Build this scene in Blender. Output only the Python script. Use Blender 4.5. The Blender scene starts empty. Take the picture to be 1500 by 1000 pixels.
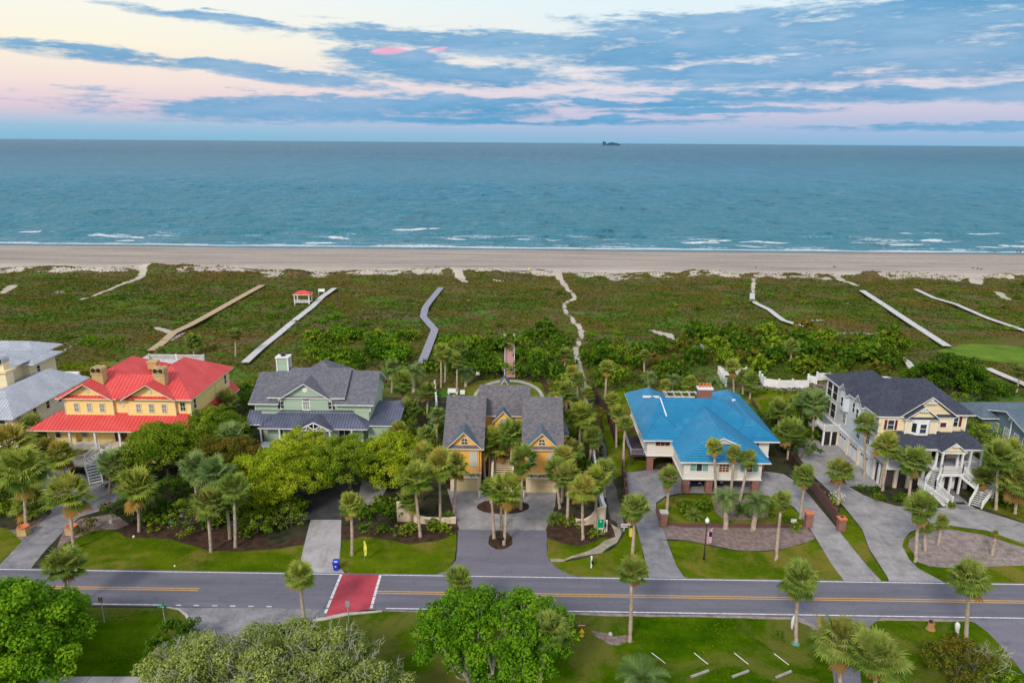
import bpy, math, random
import numpy as np
C = bpy.context.scene.collection
SC = bpy.context.scene
rnd = random.Random(7)
rng = np.random.default_rng(7)
rad = math.radians
# ---------------------------------------------------------------- camera
CAM_F, CAM_H, CAM_P, CAM_R, CAM_W = 1050.0, 46.0, math.atan(291.5/1050.0), rad(.42), rad(.74)
from mathutils import Vector, Matrix
cam_d = bpy.data.cameras.new("camera"); cam = bpy.data.objects.new("camera", cam_d); C.objects.link(cam)
SC.camera = cam
cam_d.sensor_fit = 'HORIZONTAL'; cam_d.sensor_width = 36.0; cam_d.lens = 36.0*CAM_F/1500.0
cam_d.clip_start = 0.5; cam_d.clip_end = 200000
cam.matrix_world = (Matrix.Translation((0, 0, CAM_H)) @ Matrix.Rotation(CAM_W, 4, 'Z') @
                    Matrix.Rotation(math.pi/2-CAM_P, 4, 'X') @ Matrix.Rotation(CAM_R, 4, 'Z'))
def ray(x, y):
    u = x-750; v = y-500; c, s = math.cos(CAM_R), math.sin(CAM_R)
    u, v = c*u+s*v, -s*u+c*v
    cp, sp = math.cos(CAM_P), math.sin(CAM_P)
    X, Y, Z = u, CAM_F*cp-v*sp, -CAM_F*sp-v*cp
    cw, sw = math.cos(CAM_W), math.sin(CAM_W)
    return (cw*X-sw*Y, sw*X+cw*Y, Z)
def G(x, y, z=0.0):
    d = ray(x, y); t = (z-CAM_H)/d[2]
    return (d[0]*t, d[1]*t, z)
def DY(x, y, Y):
    d = ray(x, y); t = Y/d[1]
    return (d[0]*t, Y, CAM_H+d[2]*t)
# ---------------------------------------------------------------- node helper
class S:
    """a shader value with arithmetic"""
    nt = None
    def __init__(s, sock): s.k = sock
    @staticmethod
    def m(op, a, b=None, c=None, clamp=False):
        n = S.nt.nodes.new('ShaderNodeMath'); n.operation = op; n.use_clamp = clamp
        for i, v in enumerate((a, b, c)):
            if v is None: continue
            if isinstance(v, S): S.nt.links.new(v.k, n.inputs[i])
            else: n.inputs[i].default_value = v
        return S(n.outputs[0])
    def __add__(a, b): return S.m('ADD', a, b)
    __radd__ = __add__
    def __sub__(a, b): return S.m('SUBTRACT', a, b)
    def __rsub__(a, b): return S.m('SUBTRACT', b, a)
    def __mul__(a, b): return S.m('MULTIPLY', a, b)
    __rmul__ = __mul__
    def __truediv__(a, b): return S.m('DIVIDE', a, b)
    def clamp(a): return S.m('ADD', a, 0.0, clamp=True)
    def ss(a, lo, hi):
        n = S.nt.nodes.new('ShaderNodeMapRange'); n.interpolation_type = 'SMOOTHSTEP'
        S.nt.links.new(a.k, n.inputs[0])
        n.inputs[1].default_value = lo; n.inputs[2].default_value = hi
        if lo > hi:
            n.inputs[1].default_value = hi; n.inputs[2].default_value = lo
            n.inputs[3].default_value = 1; n.inputs[4].default_value = 0
        return S(n.outputs[0])
def lin(c):
    if isinstance(c, S): return c
    return tuple(((v/255.0)/12.92 if v/255.0 <= .04045 else ((v/255.0+.055)/1.055)**2.4) for v in c[:3])+(1,)
def raw(*c): return tuple(c)+(1,)
def setin(n, i, v):
    if isinstance(v, S): S.nt.links.new(v.k, n.inputs[i])
    else: n.inputs[i].default_value = v
def mixc(f, a, b, mode='MIX'):
    n = S.nt.nodes.new('ShaderNodeMix'); n.data_type = 'RGBA'; n.blend_type = mode
    setin(n, 0, f); setin(n, 6, a); setin(n, 7, b)
    return S(n.outputs[2])
def xyz(x, y, z):
    n = S.nt.nodes.new('ShaderNodeCombineXYZ'); setin(n, 0, x); setin(n, 1, y); setin(n, 2, z); return S(n.outputs[0])
def sep(v):
    n = S.nt.nodes.new('ShaderNodeSeparateXYZ'); setin(n, 0, v); return S(n.outputs[0]), S(n.outputs[1]), S(n.outputs[2])
def coord(kind='Object'):
    n = S.nt.nodes.new('ShaderNodeTexCoord'); return S(n.outputs[kind])
def pos():
    n = S.nt.nodes.new('ShaderNodeNewGeometry'); return S(n.outputs['Position'])
def noise(v, scale, detail=4, rough=.55, dist=0, out=0):
    n = S.nt.nodes.new('ShaderNodeTexNoise'); setin(n, 'Vector', v)
    n.inputs['Scale'].default_value = scale; n.inputs['Detail'].default_value = detail
    n.inputs['Roughness'].default_value = rough; n.inputs['Distortion'].default_value = dist
    return S(n.outputs[out])
def ramp(f, stops):
    n = S.nt.nodes.new('ShaderNodeValToRGB'); setin(n, 0, f)
    e = n.color_ramp.elements
    while len(e) < len(stops): e.new(.5)
    for el, (p, c) in zip(e, stops): el.position = p; el.color = c
    return S(n.outputs[0])
def vscale(v, a, b, c):
    n = S.nt.nodes.new('ShaderNodeVectorMath'); n.operation = 'MULTIPLY'; setin(n, 0, v); n.inputs[1].default_value = (a, b, c)
    return S(n.outputs[0])
MATS = {}
def new_mat(name):
    m = bpy.data.materials.new(name); m.use_nodes = True; S.nt = m.node_tree
    m.node_tree.nodes.clear()
    return m
def finish(m, col, rough=.8, height=None, hs=.1, spec=.3, metal=0.0, trans=0.0, emis=None, es=0):
    nt = m.node_tree; S.nt = nt
    b = nt.nodes.new('ShaderNodeBsdfPrincipled'); o = nt.nodes.new('ShaderNodeOutputMaterial')
    setin(b, 'Base Color', col); setin(b, 'Roughness', rough)
    b.inputs['Specular IOR Level'].default_value = spec; b.inputs['Metallic'].default_value = metal
    if emis: b.inputs['Emission Color'].default_value = emis; b.inputs['Emission Strength'].default_value = es
    if height is not None:
        bm = nt.nodes.new('ShaderNodeBump'); setin(bm, 'Height', height); bm.inputs['Distance'].default_value = hs
        nt.links.new(bm.outputs[0], b.inputs['Normal'])
    if trans > 0:
        t = nt.nodes.new('ShaderNodeBsdfTranslucent'); setin(t, 'Color', col)
        mx = nt.nodes.new('ShaderNodeMixShader'); mx.inputs[0].default_value = trans
        nt.links.new(b.outputs[0], mx.inputs[1]); nt.links.new(t.outputs[0], mx.inputs[2]); nt.links.new(mx.outputs[0], o.inputs[0])
    else: nt.links.new(b.outputs[0], o.inputs[0])
    MATS[m.name] = m
    return m
# ---------------------------------------------------------------- world
W = bpy.data.worlds.new("World"); SC.world = W; W.use_nodes = True
nt = W.node_tree; nt.nodes.clear(); S.nt = nt
SUN_EL, SUN_AZ = rad(38), rad(205)     # azimuth from +Y clockwise: behind the camera, a little left
sky = nt.nodes.new('ShaderNodeTexSky'); sky.sky_type = 'NISHITA'; sky.sun_disc = False
sky.sun_elevation = SUN_EL; sky.sun_rotation = SUN_AZ; sky.air_density = 1.2; sky.dust_density = 1.5
vx, vy, vz = sep(coord('Generated'))
az = S.m('ARCTAN2', vx, vy); el = S.m('ARCSINE', vz)
px = az*1090.0 + 724.0
py = 202.0 - el*1200.0
nv = xyz(px*.0034, py*.021, 0.0)
n1 = noise(nv, 1.0, 6, .55, .25)
n2 = noise(xyz(px*.011, py*.055, 3.0), 1.0, 6, .6, .2)
n4 = noise(xyz(px*.03, py*.15, 11.0), 1.0, 5, .65)
n3 = noise(xyz(px*.0018, py*.008, 7.0), 1.0, 3, .5)
wx = px + (n1-.5)*150.0; wy = py + (n2-.5)*30.0 + (n1-.5)*22.0
def blob(cx, cy, rx, ry, slope=0.0):
    a = (wx-cx)/rx; b = (wy-cy-(wx-cx)*slope)/ry
    return 1.0-(a*a+b*b)
blobs = [(320, 34, 150, 9, .06), (640, 52, 270, 21, .03), (545, 80, 110, 26, .1), (215, 92, 190, 12, .05), (400, 108, 150, 14, .1),
         (380, 156, 260, 22, 0), (620, 150, 210, 20, 0), (660, 108, 90, 14, 0), (1150, 45, 480, 34, -.04), (1330, 85, 330, 42, 0), (1050, 100, 260, 22, 0),
         (880, 75, 190, 18, 0), (1180, 132, 330, 14, 0), (900, 143, 190, 7, 0), (985, 154, 180, 6, 0), (1000, 26, 260, 14, 0), (1350, 178, 260, 7, 0), (1300, 22, 300, 26, 0), (1250, 60, 300, 40, 0), (1420, 130, 160, 22, 0), (1000, 60, 200, 30, 0), (640, 100, 190, 20, .02), (850, 60, 240, 26, 0), (700, 168, 330, 8, 0)]
cov = None
for b_ in blobs:
    q = S.m('MAXIMUM', blob(*b_), -1.2)
    cov = q if cov is None else S.m('MAXIMUM', cov, q)
dens = (cov*.8 + (n2-.5)*2.6 + (n1-.5)*1.5 + (n4-.5)*1.5)
dens = (dens+.16).ss(-.10, .85)
warm = px.ss(1000, 100)
grad_l = ramp((py/208.0).clamp(), [(0, lin((247, 250, 244))), (.35, lin((253, 246, 224))), (.6, lin((246, 226, 220))), (.76, lin((224, 204, 218))), (.88, lin((156, 194, 220))), (1, lin((124, 184, 214)))])
grad_r = ramp((py/208.0).clamp(), [(0, lin((226, 244, 250))), (.3, lin((236, 238, 240))), (.55, lin((228, 222, 232))), (.76, lin((200, 200, 224))), (.9, lin((158, 188, 222))), (1, lin((130, 184, 216)))])
base = mixc(warm, grad_r, grad_l)
cl = ramp((n1*.55+n2*.45).ss(.3, .72), [(0, lin((78, 148, 196))), (.5, lin((108, 168, 210))), (1, lin((148, 184, 220)))])
cl = mixc((py/208.0).ss(.45, 1.0)*.6, cl, lin((104, 170, 212)))
pk = S.m('MAXIMUM', S.m('MAXIMUM', blob(545, 68, 34, 9), 0.0), S.m('MAXIMUM', blob(608, 66, 14, 6), 0.0))
cl = mixc((pk*1.4).clamp()*.8, cl, lin((250, 176, 206)))
cloud_op = dens*(n3*.6+.62).clamp()
vis = mixc(cloud_op*py.ss(206, 176), base, cl)
# above the band the picture shows, an unseen Nishita dome, brightened to light the ground
S.nt = nt
skyc = nt.nodes.new('ShaderNodeVectorMath'); skyc.operation = 'SCALE'
nt.links.new(sky.outputs[0], skyc.inputs[0]); skyc.inputs[3].default_value = .13
hi = mixc(.45, S(skyc.outputs[0]), raw(1.35, 1.4, 1.5))
tr = el.ss(.19, .42)
fin = mixc(tr, vis, hi)
bg = nt.nodes.new('ShaderNodeBackground'); setin(bg, 0, fin); bg.inputs[1].default_value = 1.0
wo = nt.nodes.new('ShaderNodeOutputWorld'); nt.links.new(bg.outputs[0], wo.inputs[0])
# ---------------------------------------------------------------- sun and exposure
sd = bpy.data.lights.new("sun", 'SUN'); sun = bpy.data.objects.new("sun", sd); C.objects.link(sun)
sd.energy = 2.3; sd.angle = rad(11); sd.color = (1.0, .90, .78)
sun.location = (0, -40, 80)
sdir = Vector((math.sin(SUN_AZ)*math.cos(SUN_EL), math.cos(SUN_AZ)*math.cos(SUN_EL), math.sin(SUN_EL)))
sun.rotation_euler = sdir.to_track_quat('Z', 'Y').to_euler()
SC.view_settings.view_transform = 'Standard'; SC.view_settings.look = 'None'
SC.view_settings.exposure = 0.0; SC.view_settings.gamma = 1
SC.cycles.use_denoising = True; SC.cycles.max_bounces = 5; SC.cycles.diffuse_bounces = 3; SC.cycles.transparent_max_bounces = 4
SC.cycles.use_adaptive_sampling = True
# ---------------------------------------------------------------- materials
def m_noise(name, a, b, scale=1.0, rough=.85, bump=0.0, c=None, detail=5, stretch=(1, 1, 1), spec=.25, metal=0.0, lo=.35, hi=.65, fine=None, space='Object'):
    m = new_mat(name)
    v = vscale(coord(space), *stretch)
    f = noise(v, scale, detail)
    col = ramp(f, [(lo, a), (hi, b)] if c is None else [(lo, a), ((lo+hi)/2, b), (hi, c)])
    if fine:
        g = noise(v, scale*fine, 3)
        col = mixc(g.ss(.3, .7)*.5, col, mixc(1.0, col, raw(.6, .6, .6), 'MULTIPLY'))
    return finish(m, col, rough, f if bump else None, bump, spec, metal)
def m_leaf(name, cols, rough=.6, trans=.3, spec=.08, bl=.42, up=1.12):
    cols = [(c[0]*up, c[1]*up, c[2]*bl, 1) for c in cols]
    m = new_mat(name)
    at = S.nt.nodes.new('ShaderNodeAttribute'); at.attribute_name = 'tint'
    oi = S.nt.nodes.new('ShaderNodeObjectInfo')
    f = (S(at.outputs['Fac'])*.8 + S(oi.outputs['Random'])*.2)
    col = ramp(f, [(i/(len(cols)-1)*.9+.02, c) for i, c in enumerate(cols)])
    return finish(m, col, rough, spec=spec, trans=trans)
def shingle(name, a, b):
    m = new_mat(name); v = coord('Object')
    br = S.nt.nodes.new('ShaderNodeTexVoronoi'); setin(br, 'Vector', vscale(v, 2.2, 3.6, 3.6)); br.inputs['Scale'].default_value = 1.6
    f = noise(v, 3.5, 4); g = noise(v, .35, 3)
    cx = S(br.outputs['Color'])
    r, _, _ = sep(cx)
    col = mixc((r*.55+f*.5).clamp(), a, b)
    col = mixc(g.ss(.3, .75)*.35, col, mixc(1.0, col, raw(.55, .6, .68), 'MULTIPLY'))
    return finish(m, col, .92, r, .02, .15)
M = {}
def D(k, m): M[k] = m; return m
def m_lawn(name, a_, b_, c_, dry):
    m = new_mat(name); v = coord('Object')
    f = noise(v, .16, 6, .6, .5); g = noise(v, 1.3, 5, .7); d = noise(v, .10, 5, .65, 1.0); h = noise(v, 7.0, 3, .7); st = noise(vscale(v, .15, 1.2, 1), .7, 3)
    col = ramp(f*.55+g*.25+st*.2, [(.36, a_), (.5, b_), (.63, c_)])
    col = mixc(d.ss(.46, .60)*.75, col, dry); col = mixc(h.ss(.45, .7)*.4, col, mixc(1.0, col, raw(.5, .52, .5), 'MULTIPLY'))
    col = mixc(noise(v, .23, 4, .7, .8).ss(.64, .72)*.6, col, raw(.08, .06, .03))
    return finish(m, col, 1.0, h, .05, spec=.0)
D('lawn', m_lawn('lawn_grass', raw(.034, .076, .003), raw(.078, .128, .004), raw(.135, .18, .007), raw(.20, .165, .035)))
D('lawn_s', m_lawn('park_grass', raw(.018, .058, .001), raw(.046, .100, .0015), raw(.09, .145, .004), raw(.14, .135, .03)))
D('lawn_far', m_noise('back_lawn_grass', raw(.07, .15, .004), raw(.14, .23, .006), .2, .95, .02, fine=10))
D('mulch', m_noise('mulch', raw(.032, .018, .012), raw(.088, .046, .028), 1.2, .95, .05, fine=8))
D('mulch_t', m_noise('taupe_mulch', raw(.17, .12, .105), raw(.29, .22, .20), 1.6, .95, .05, fine=6))
D('soil', m_noise('shaded_planting_soil', raw(.012, .017, .006), raw(.04, .045, .018), .5, .95, .1, c=raw(.07, .05, .028), fine=9))  # dark soil; shade under the planting is mixed into the colour
D('sandbed', m_noise('sandy_bed', raw(.22, .17, .16), raw(.36, .30, .28), 1.1, .95, .03, fine=7))
def m_asphalt(name, lo, hi, tracks):
    m = new_mat(name); v = pos(); x, y, z = sep(v)
    f = noise(vscale(v, .2, 1.2, 1), .35, 5, .65); g = noise(v, 9.0, 3); st = noise(v, .5, 5, .7, 1.2)
    col = mixc((f*.7+g*.3).ss(.3, .7), lo, hi)
    col = mixc(st.ss(.58, .70)*.4, col, mixc(1.0, col, raw(.55, .55, .58), 'MULTIPLY'))
    vo = S.nt.nodes.new('ShaderNodeTexVoronoi'); vo.feature = 'DISTANCE_TO_EDGE'; vo.inputs['Scale'].default_value = .16
    setin(vo, 'Vector', mixc(.06, v, noise(v, .8, 4, out=1)*1.0 if False else v)); nt_ = S.nt
    wv = S.nt.nodes.new('ShaderNodeVectorMath'); wv.operation = 'MULTIPLY_ADD'; setin(wv, 0, noise(v, .5, 5, .7, out=1)); wv.inputs[1].default_value = (3, 3, 3); setin(wv, 2, v); S.nt.links.new(wv.outputs[0], vo.inputs['Vector'])
    col = mixc(S(vo.outputs[0]).ss(.009, .003)*.3, col, raw(.06, .06, .065))
    if tracks:
        q = S.m('ABSOLUTE', S.m('ABSOLUTE', y-66.1)-1.55); q = S.m('ABSOLUTE', q-.72)
        col = mixc(q.ss(.38, .05)*.28*noise(vscale(v, .05, 1, 1), .8, 3).ss(.3, .6), col, raw(.09, .09, .10))
    return finish(m, col, .9, g, .004)
D('asphalt', m_asphalt('road_asphalt', raw(.115, .115, .145), raw(.17, .165, .20), True))
D('apron', m_asphalt('apron_asphalt', raw(.13, .125, .155), raw(.20, .19, .225), False))
D('dark_asphalt', m_noise('court_asphalt', raw(.035, .036, .04), raw(.085, .085, .09), .4, .9, .004, fine=12))
def concrete(name, a, b, c):
    m = new_mat(name); v = coord('Object')
    f = noise(v, .45, 6, .65, .4); g = noise(v, 3.0, 5, .6); s = noise(vscale(v, 1, .25, 1), .8, 4)
    col = ramp((f*.75+g*.25), [(.3, a), (.48, b), (.68, c)])
    col = mixc(s.ss(.55, .75)*.35, col, raw(.09, .085, .085))
    # expansion joints
    x, y, z = sep(v)
    jx = S.m('ABSOLUTE', S.m('FRACT', y*.27)-.5).ss(.492, .499)
    col = mixc(jx*.5, col, raw(.06, .055, .05))
    return finish(m, col, .88, g, .005)
D('conc', concrete('driveway_concrete', raw(.16, .15, .155), raw(.27, .26, .26), raw(.40, .38, .38)))
D('conc_l', concrete('light_concrete', raw(.26, .25, .25), raw(.36, .34, .34), raw(.46, .44, .43)))
D('conc_d', concrete('weathered_concrete', raw(.10, .10, .11), raw(.21, .205, .22), raw(.33, .32, .33)))
D('path', m_noise('gravel_path', raw(.10, .09, .08), raw(.18, .165, .15), .8, .95, .02, fine=8))
D('sandpath', m_noise('sand_path', raw(.27, .25, .17), raw(.46, .41, .32), .8, .95, .02, fine=8))
D('paint_w', m_noise('white_road_paint', raw(.50, .50, .52), raw(.80, .80, .82), 3.0, .7))
D('paint_y', m_noise('yellow_road_paint', raw(.50, .28, .06), raw(.66, .38, .09), 3.0, .7))
D('paint_r', m_noise('red_crosswalk_paint', raw(.42, .05, .075), raw(.52, .08, .10), .5, .8, fine=10))
D('curb', m_noise('kerb_concrete', raw(.36, .34, .31), raw(.50, .48, .44), 1.5, .85))
D('white', m_noise('white_painted_wood', raw(.66, .66, .66), raw(.80, .80, .80), .8, .6))
D('cream', m_noise('cream_trim', raw(.66, .58, .42), raw(.76, .68, .52), .8, .6))
D('yellow', m_noise('yellow_siding', raw(.84, .62, .22), raw(.92, .70, .29), .5, .75, stretch=(.3, .3, 6)))
D('orange', m_noise('orange_stucco', raw(.84, .42, .09), raw(.92, .50, .13), .5, .85))
D('teal', m_noise('sage_siding', raw(.32, .43, .32), raw(.39, .50, .38), .5, .75, stretch=(.3, .3, 6)))
D('creamwall', m_noise('cream_siding', raw(.74, .61, .38), raw(.82, .70, .46), .5, .75, stretch=(.3, .3, 6)))
D('palewall', m_noise('pale_siding', raw(.66, .63, .57), raw(.78, .75, .69), .5, .75, stretch=(.3, .3, 6)))
D('skylit_wall', m_noise('skylit_cream_siding', raw(.50, .54, .58), raw(.60, .64, .68), .5, .75, stretch=(.3, .3, 6)))  # side walls of the cream house: bluish skylight put into the colour
D('bluewall', m_noise('slate_blue_siding', raw(.13, .20, .25), raw(.18, .26, .32), .5, .75, stretch=(.3, .3, 6)))
D('buff', m_noise('buff_stucco', raw(.62, .48, .33), raw(.74, .60, .44), .6, .85))
D('beige_door', m_noise('beige_garage_door', raw(.50, .40, .22), raw(.60, .48, .28), .6, .6, stretch=(.2, .2, 8)))
def m_roof(name, a_, b_, rough=.5, spec=.35, metal=0.0):
    m = new_mat(name); v = coord('Object'); f = noise(v, .3, 5, .6, .4); g = noise(v, 2.5, 5, .7); st = noise(vscale(v, 2.5, .25, .25), 1.4, 5, .7); w = noise(v, .6, 6, .7, .6)
    col = mixc((f*.6+g*.4).ss(.32, .68), a_, b_)
    col = mixc(st.ss(.52, .72)*.35, col, mixc(1.0, col, raw(.52, .56, .60), 'MULTIPLY')); col = mixc(w.ss(.55, .75)*.22, col, raw(.42, .42, .42))
    return finish(m, col, (g*.25+(rough-.12)), None, 0, spec, metal)
D('redroof', m_roof('red_metal_roof', raw(.60, .060, .055), raw(.72, .095, .085), .55, .3))
D('redrib', m_noise('red_metal_seam', raw(.36, .05, .065), raw(.44, .07, .085), .6, .5, spec=.4))
D('blueroof', m_roof('blue_metal_roof', raw(.006, .17, .34), raw(.018, .23, .43), .45, .4))
D('bluerib', m_noise('blue_metal_course', raw(.008, .14, .28), raw(.014, .18, .34), .6, .45, spec=.4))
D('tealroof', m_noise('blue_grey_metal_roof', raw(.085, .095, .15), raw(.14, .15, .22), .5, .4, metal=.25, spec=.5))
D('tealrib', m_noise('dark_metal_seam', raw(.04, .045, .075), raw(.06, .065, .1), .6, .5))
D('silver', m_noise('silver_metal_roof', raw(.40, .43, .48), raw(.52, .55, .60), .4, .45, metal=.15, spec=.5, fine=6))
D('silverrib', m_noise('silver_seam', raw(.30, .33, .38), raw(.36, .39, .44), .6, .5))
D('shin_g', shingle('grey_shingles', raw(.075, .08, .10), raw(.20, .20, .225)))
D('shin_y', shingle('brown_grey_shingles', raw(.075, .072, .085), raw(.21, .195, .21)))
D('shin_n', shingle('charcoal_shingles', raw(.028, .034, .055), raw(.085, .09, .12)))
D('shin_b', shingle('blue_grey_shingles', raw(.07, .11, .15), raw(.15, .19, .23)))
def brick(name, a, b, mo):
    m = new_mat(name); v = coord('Object')
    x, y, z = sep(v)
    n = S.nt.nodes.new('ShaderNodeTexBrick'); setin(n, 'Vector', xyz(x+y, z, 0.0)); n.inputs['Scale'].default_value = 1.0
    n.inputs['Brick Width'].default_value = .4; n.inputs['Row Height'].default_value = .14; n.inputs['Mortar Size'].default_value = .018
    setin(n, 'Color1', a); setin(n, 'Color2', b); setin(n, 'Mortar', mo)
    return finish(m, mixc(noise(v, 1.5, 4).ss(.3, .7)*.35, S(n.outputs[0]), raw(.12, .05, .04)), .9)
D('brick', brick('red_brick', raw(.30, .09, .06), raw(.22, .07, .05), raw(.30, .25, .22)))
D('dbrick', brick('dark_brick', raw(.14, .05, .045), raw(.09, .04, .04), raw(.14, .11, .10)))
D('wood_d', m_noise('dark_fence_wood', raw(.035, .018, .016), raw(.075, .04, .035), 2.0, .85, stretch=(4, 4, .6)))
D('deck_t', m_noise('tan_decking', raw(.40, .29, .17), raw(.54, .41, .26), 2.0, .85))
D('deck_w', m_noise('bleached_decking', raw(.42, .42, .41), raw(.62, .62, .61), 2.0, .85))
D('deck_g', m_noise('grey_decking', raw(.22, .22, .27), raw(.36, .36, .42), 2.0, .85))
D('deck_p', m_noise('pinkish_brick_walk', raw(.42, .22, .17), raw(.54, .32, .26), 2.0, .85))
D('gap', m_noise('dark_gap', raw(.02, .02, .02), raw(.04, .04, .04), 2.0, .9))
D('metal_w', m_noise('galvanised_metal', raw(.42, .46, .48), raw(.54, .58, .60), 2.0, .45, metal=.4))
D('black', m_noise('black_metal', raw(.008, .008, .009), raw(.02, .02, .022), 2.0, .45, spec=.5))
D('maroon', m_noise('maroon_shutter', raw(.09, .018, .02), raw(.14, .03, .03), 1.0, .6))
D('dkgreen', m_noise('dark_shutter', raw(.010, .018, .020), raw(.02, .03, .034), 1.0, .6))
D('palesh', m_noise('pale_shutter', raw(.50, .50, .42), raw(.58, .58, .50), 1.0, .6, stretch=(.3, .3, 20)))
D('greenbl', m_noise('green_blind', raw(.16, .32, .24), raw(.22, .40, .30), 1.0, .5, stretch=(.3, .3, 12)))
D('red', m_noise('red_paint', raw(.42, .02, .02), raw(.52, .03, .03), 1.0, .45, spec=.5))
D('lattice', m_noise('dark_lattice', raw(.035, .026, .03), raw(.075, .055, .06), 6.0, .85))
D('ochre', m_noise('ochre_stucco', raw(.42, .30, .13), raw(.52, .39, .19), 1.0, .85))
D('terra', m_noise('terracotta', raw(.50, .15, .06), raw(.62, .22, .10), 1.0, .8))
D('void', m_noise('shaded_interior', raw(.015, .014, .014), raw(.035, .03, .03), 1.0, .9))  # near-black colour stands in for shade inside openings and understoreys
D('signgreen', m_noise('green_sign_paint', raw(.0, .24, .11), raw(.0, .30, .14), 1.0, .5))
D('hyd_y', m_noise('yellow_hydrant_paint', raw(.80, .55, .01), raw(.90, .65, .02), 2.0, .4, spec=.5))
D('binblue', m_noise('blue_plastic', raw(.004, .025, .42), raw(.008, .04, .52), 2.0, .45, spec=.5))
D('carblue', m_noise('dark_blue_car_paint', raw(.004, .012, .07), raw(.008, .02, .10), 2.0, .18, spec=.6))
D('rubber', m_noise('tyre_rubber', raw(.012, .012, .012), raw(.02, .02, .02), 3.0, .8))
D('flagyel', m_noise('yellow_cloth', raw(.66, .66, .06), raw(.76, .74, .10), 2.0, .8))
D('skin', m_noise('skin', raw(.44, .26, .18), raw(.50, .30, .22), 2.0, .6))
D('cloth_d', m_noise('dark_cloth', raw(.02, .02, .035), raw(.035, .035, .05), 2.0, .9))
D('cloth_w', m_noise('pale_cloth', raw(.55, .53, .55), raw(.66, .64, .66), 2.0, .9))
D('cloth_r', m_noise('rose_cloth', raw(.45, .12, .14), raw(.52, .16, .18), 2.0, .9))
D('ship', m_noise('hazed_ship_paint', raw(.03, .09, .15), raw(.05, .12, .19), .02, .7))  # distance haze is put into the ship's blue colour
D('lampglow', m_noise('white_lamp_globe', raw(.72, .74, .78), raw(.82, .84, .88), 1.0, .3))
D('stump', m_noise('stump_wood', raw(.34, .17, .07), raw(.46, .25, .12), 3.0, .85))
D('tealhose', m_noise('teal_hose', raw(.08, .30, .26), raw(.14, .40, .34), 3.0, .6))
D('rock', m_noise('pale_rock', raw(.36, .34, .32), raw(.52, .50, .47), 3.0, .85))
def glass(name, a, b, rough=.12):
    m = new_mat(name); f = noise(coord('Object'), .8, 3)
    return finish(m, ramp(f, [(.35, a), (.65, b)]), rough, spec=.7)
D('glass', glass('window_glass', raw(.012, .016, .022), raw(.045, .055, .07)))
D('glass_p', glass('pale_blind_glass', raw(.22, .25, .22), raw(.33, .36, .32), .25))
D('trunk', m_noise('palm_trunk', raw(.34, .26, .19), raw(.58, .48, .38), 2.2, .9, .04, stretch=(1, 1, 5), fine=4))
D('boots', m_noise('palm_boots', raw(.20, .10, .04), raw(.40, .21, .09), 5.0, .9, .05))
D('bark', m_noise('oak_bark', raw(.10, .08, .06), raw(.22, .18, .14), 2.0, .9, .05, stretch=(1, 1, .4), fine=4))
D('greybark', m_noise('silvery_twigs', raw(.22, .22, .16), raw(.42, .41, .32), 2.0, .9))
D('palm', m_leaf('palmetto_leaf', [raw(.032, .075, .014), raw(.085, .150, .028), raw(.155, .225, .050), raw(.26, .32, .09), raw(.26, .16, .07)], .6, bl=.8))
D('palm_y', m_leaf('yellow_palmetto_leaf', [raw(.040, .088, .014), raw(.115, .18, .028), raw(.21, .28, .05), raw(.34, .37, .09), raw(.32, .18, .06)], .6, bl=.8))  # yellower, paler leaf for some of the palmettos
D('palm_b', m_leaf('blue_green_frond', [raw(.045, .095, .045), raw(.095, .165, .08), raw(.17, .25, .13), raw(.27, .33, .20)], .6, bl=.6))
D('leaf_d', m_leaf('dark_leaf', [raw(.014, .045, .007), raw(.032, .085, .012), raw(.060, .135, .016), raw(.12, .20, .028)]))
D('leaf_m', m_leaf('mid_leaf', [raw(.022, .064, .008), raw(.065, .140, .014), raw(.135, .23, .026), raw(.25, .32, .06)]))
D('leaf_l', m_leaf('light_leaf', [raw(.045, .10, .008), raw(.14, .22, .016), raw(.28, .37, .03), raw(.44, .48, .07)]))
D('leaf_b', m_leaf('bright_leaf', [raw(.022, .075, .006), raw(.055, .155, .010), raw(.105, .25, .018), raw(.19, .34, .03)]))
D('leaf_g', m_leaf('grey_green_leaf', [raw(.045, .08, .025), raw(.13, .18, .055), raw(.23, .30, .10), raw(.38, .43, .19)], bl=.7))
D('leaf_o', m_leaf('olive_leaf', [raw(.035, .055, .012), raw(.075, .10, .022), raw(.13, .14, .035), raw(.20, .13, .05)]))
D('tuft', m_leaf('lawn_blade', [raw(.03, .07, .006), raw(.07, .12, .008), raw(.13, .17, .012), raw(.20, .19, .05)], 1.0, .2, spec=0.0))
D('dunegrass', m_leaf('dune_grass_blade', [raw(.036, .080, .008), raw(.074, .100, .018), raw(.122, .112, .042), raw(.16, .098, .055)], .8, .2))
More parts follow.
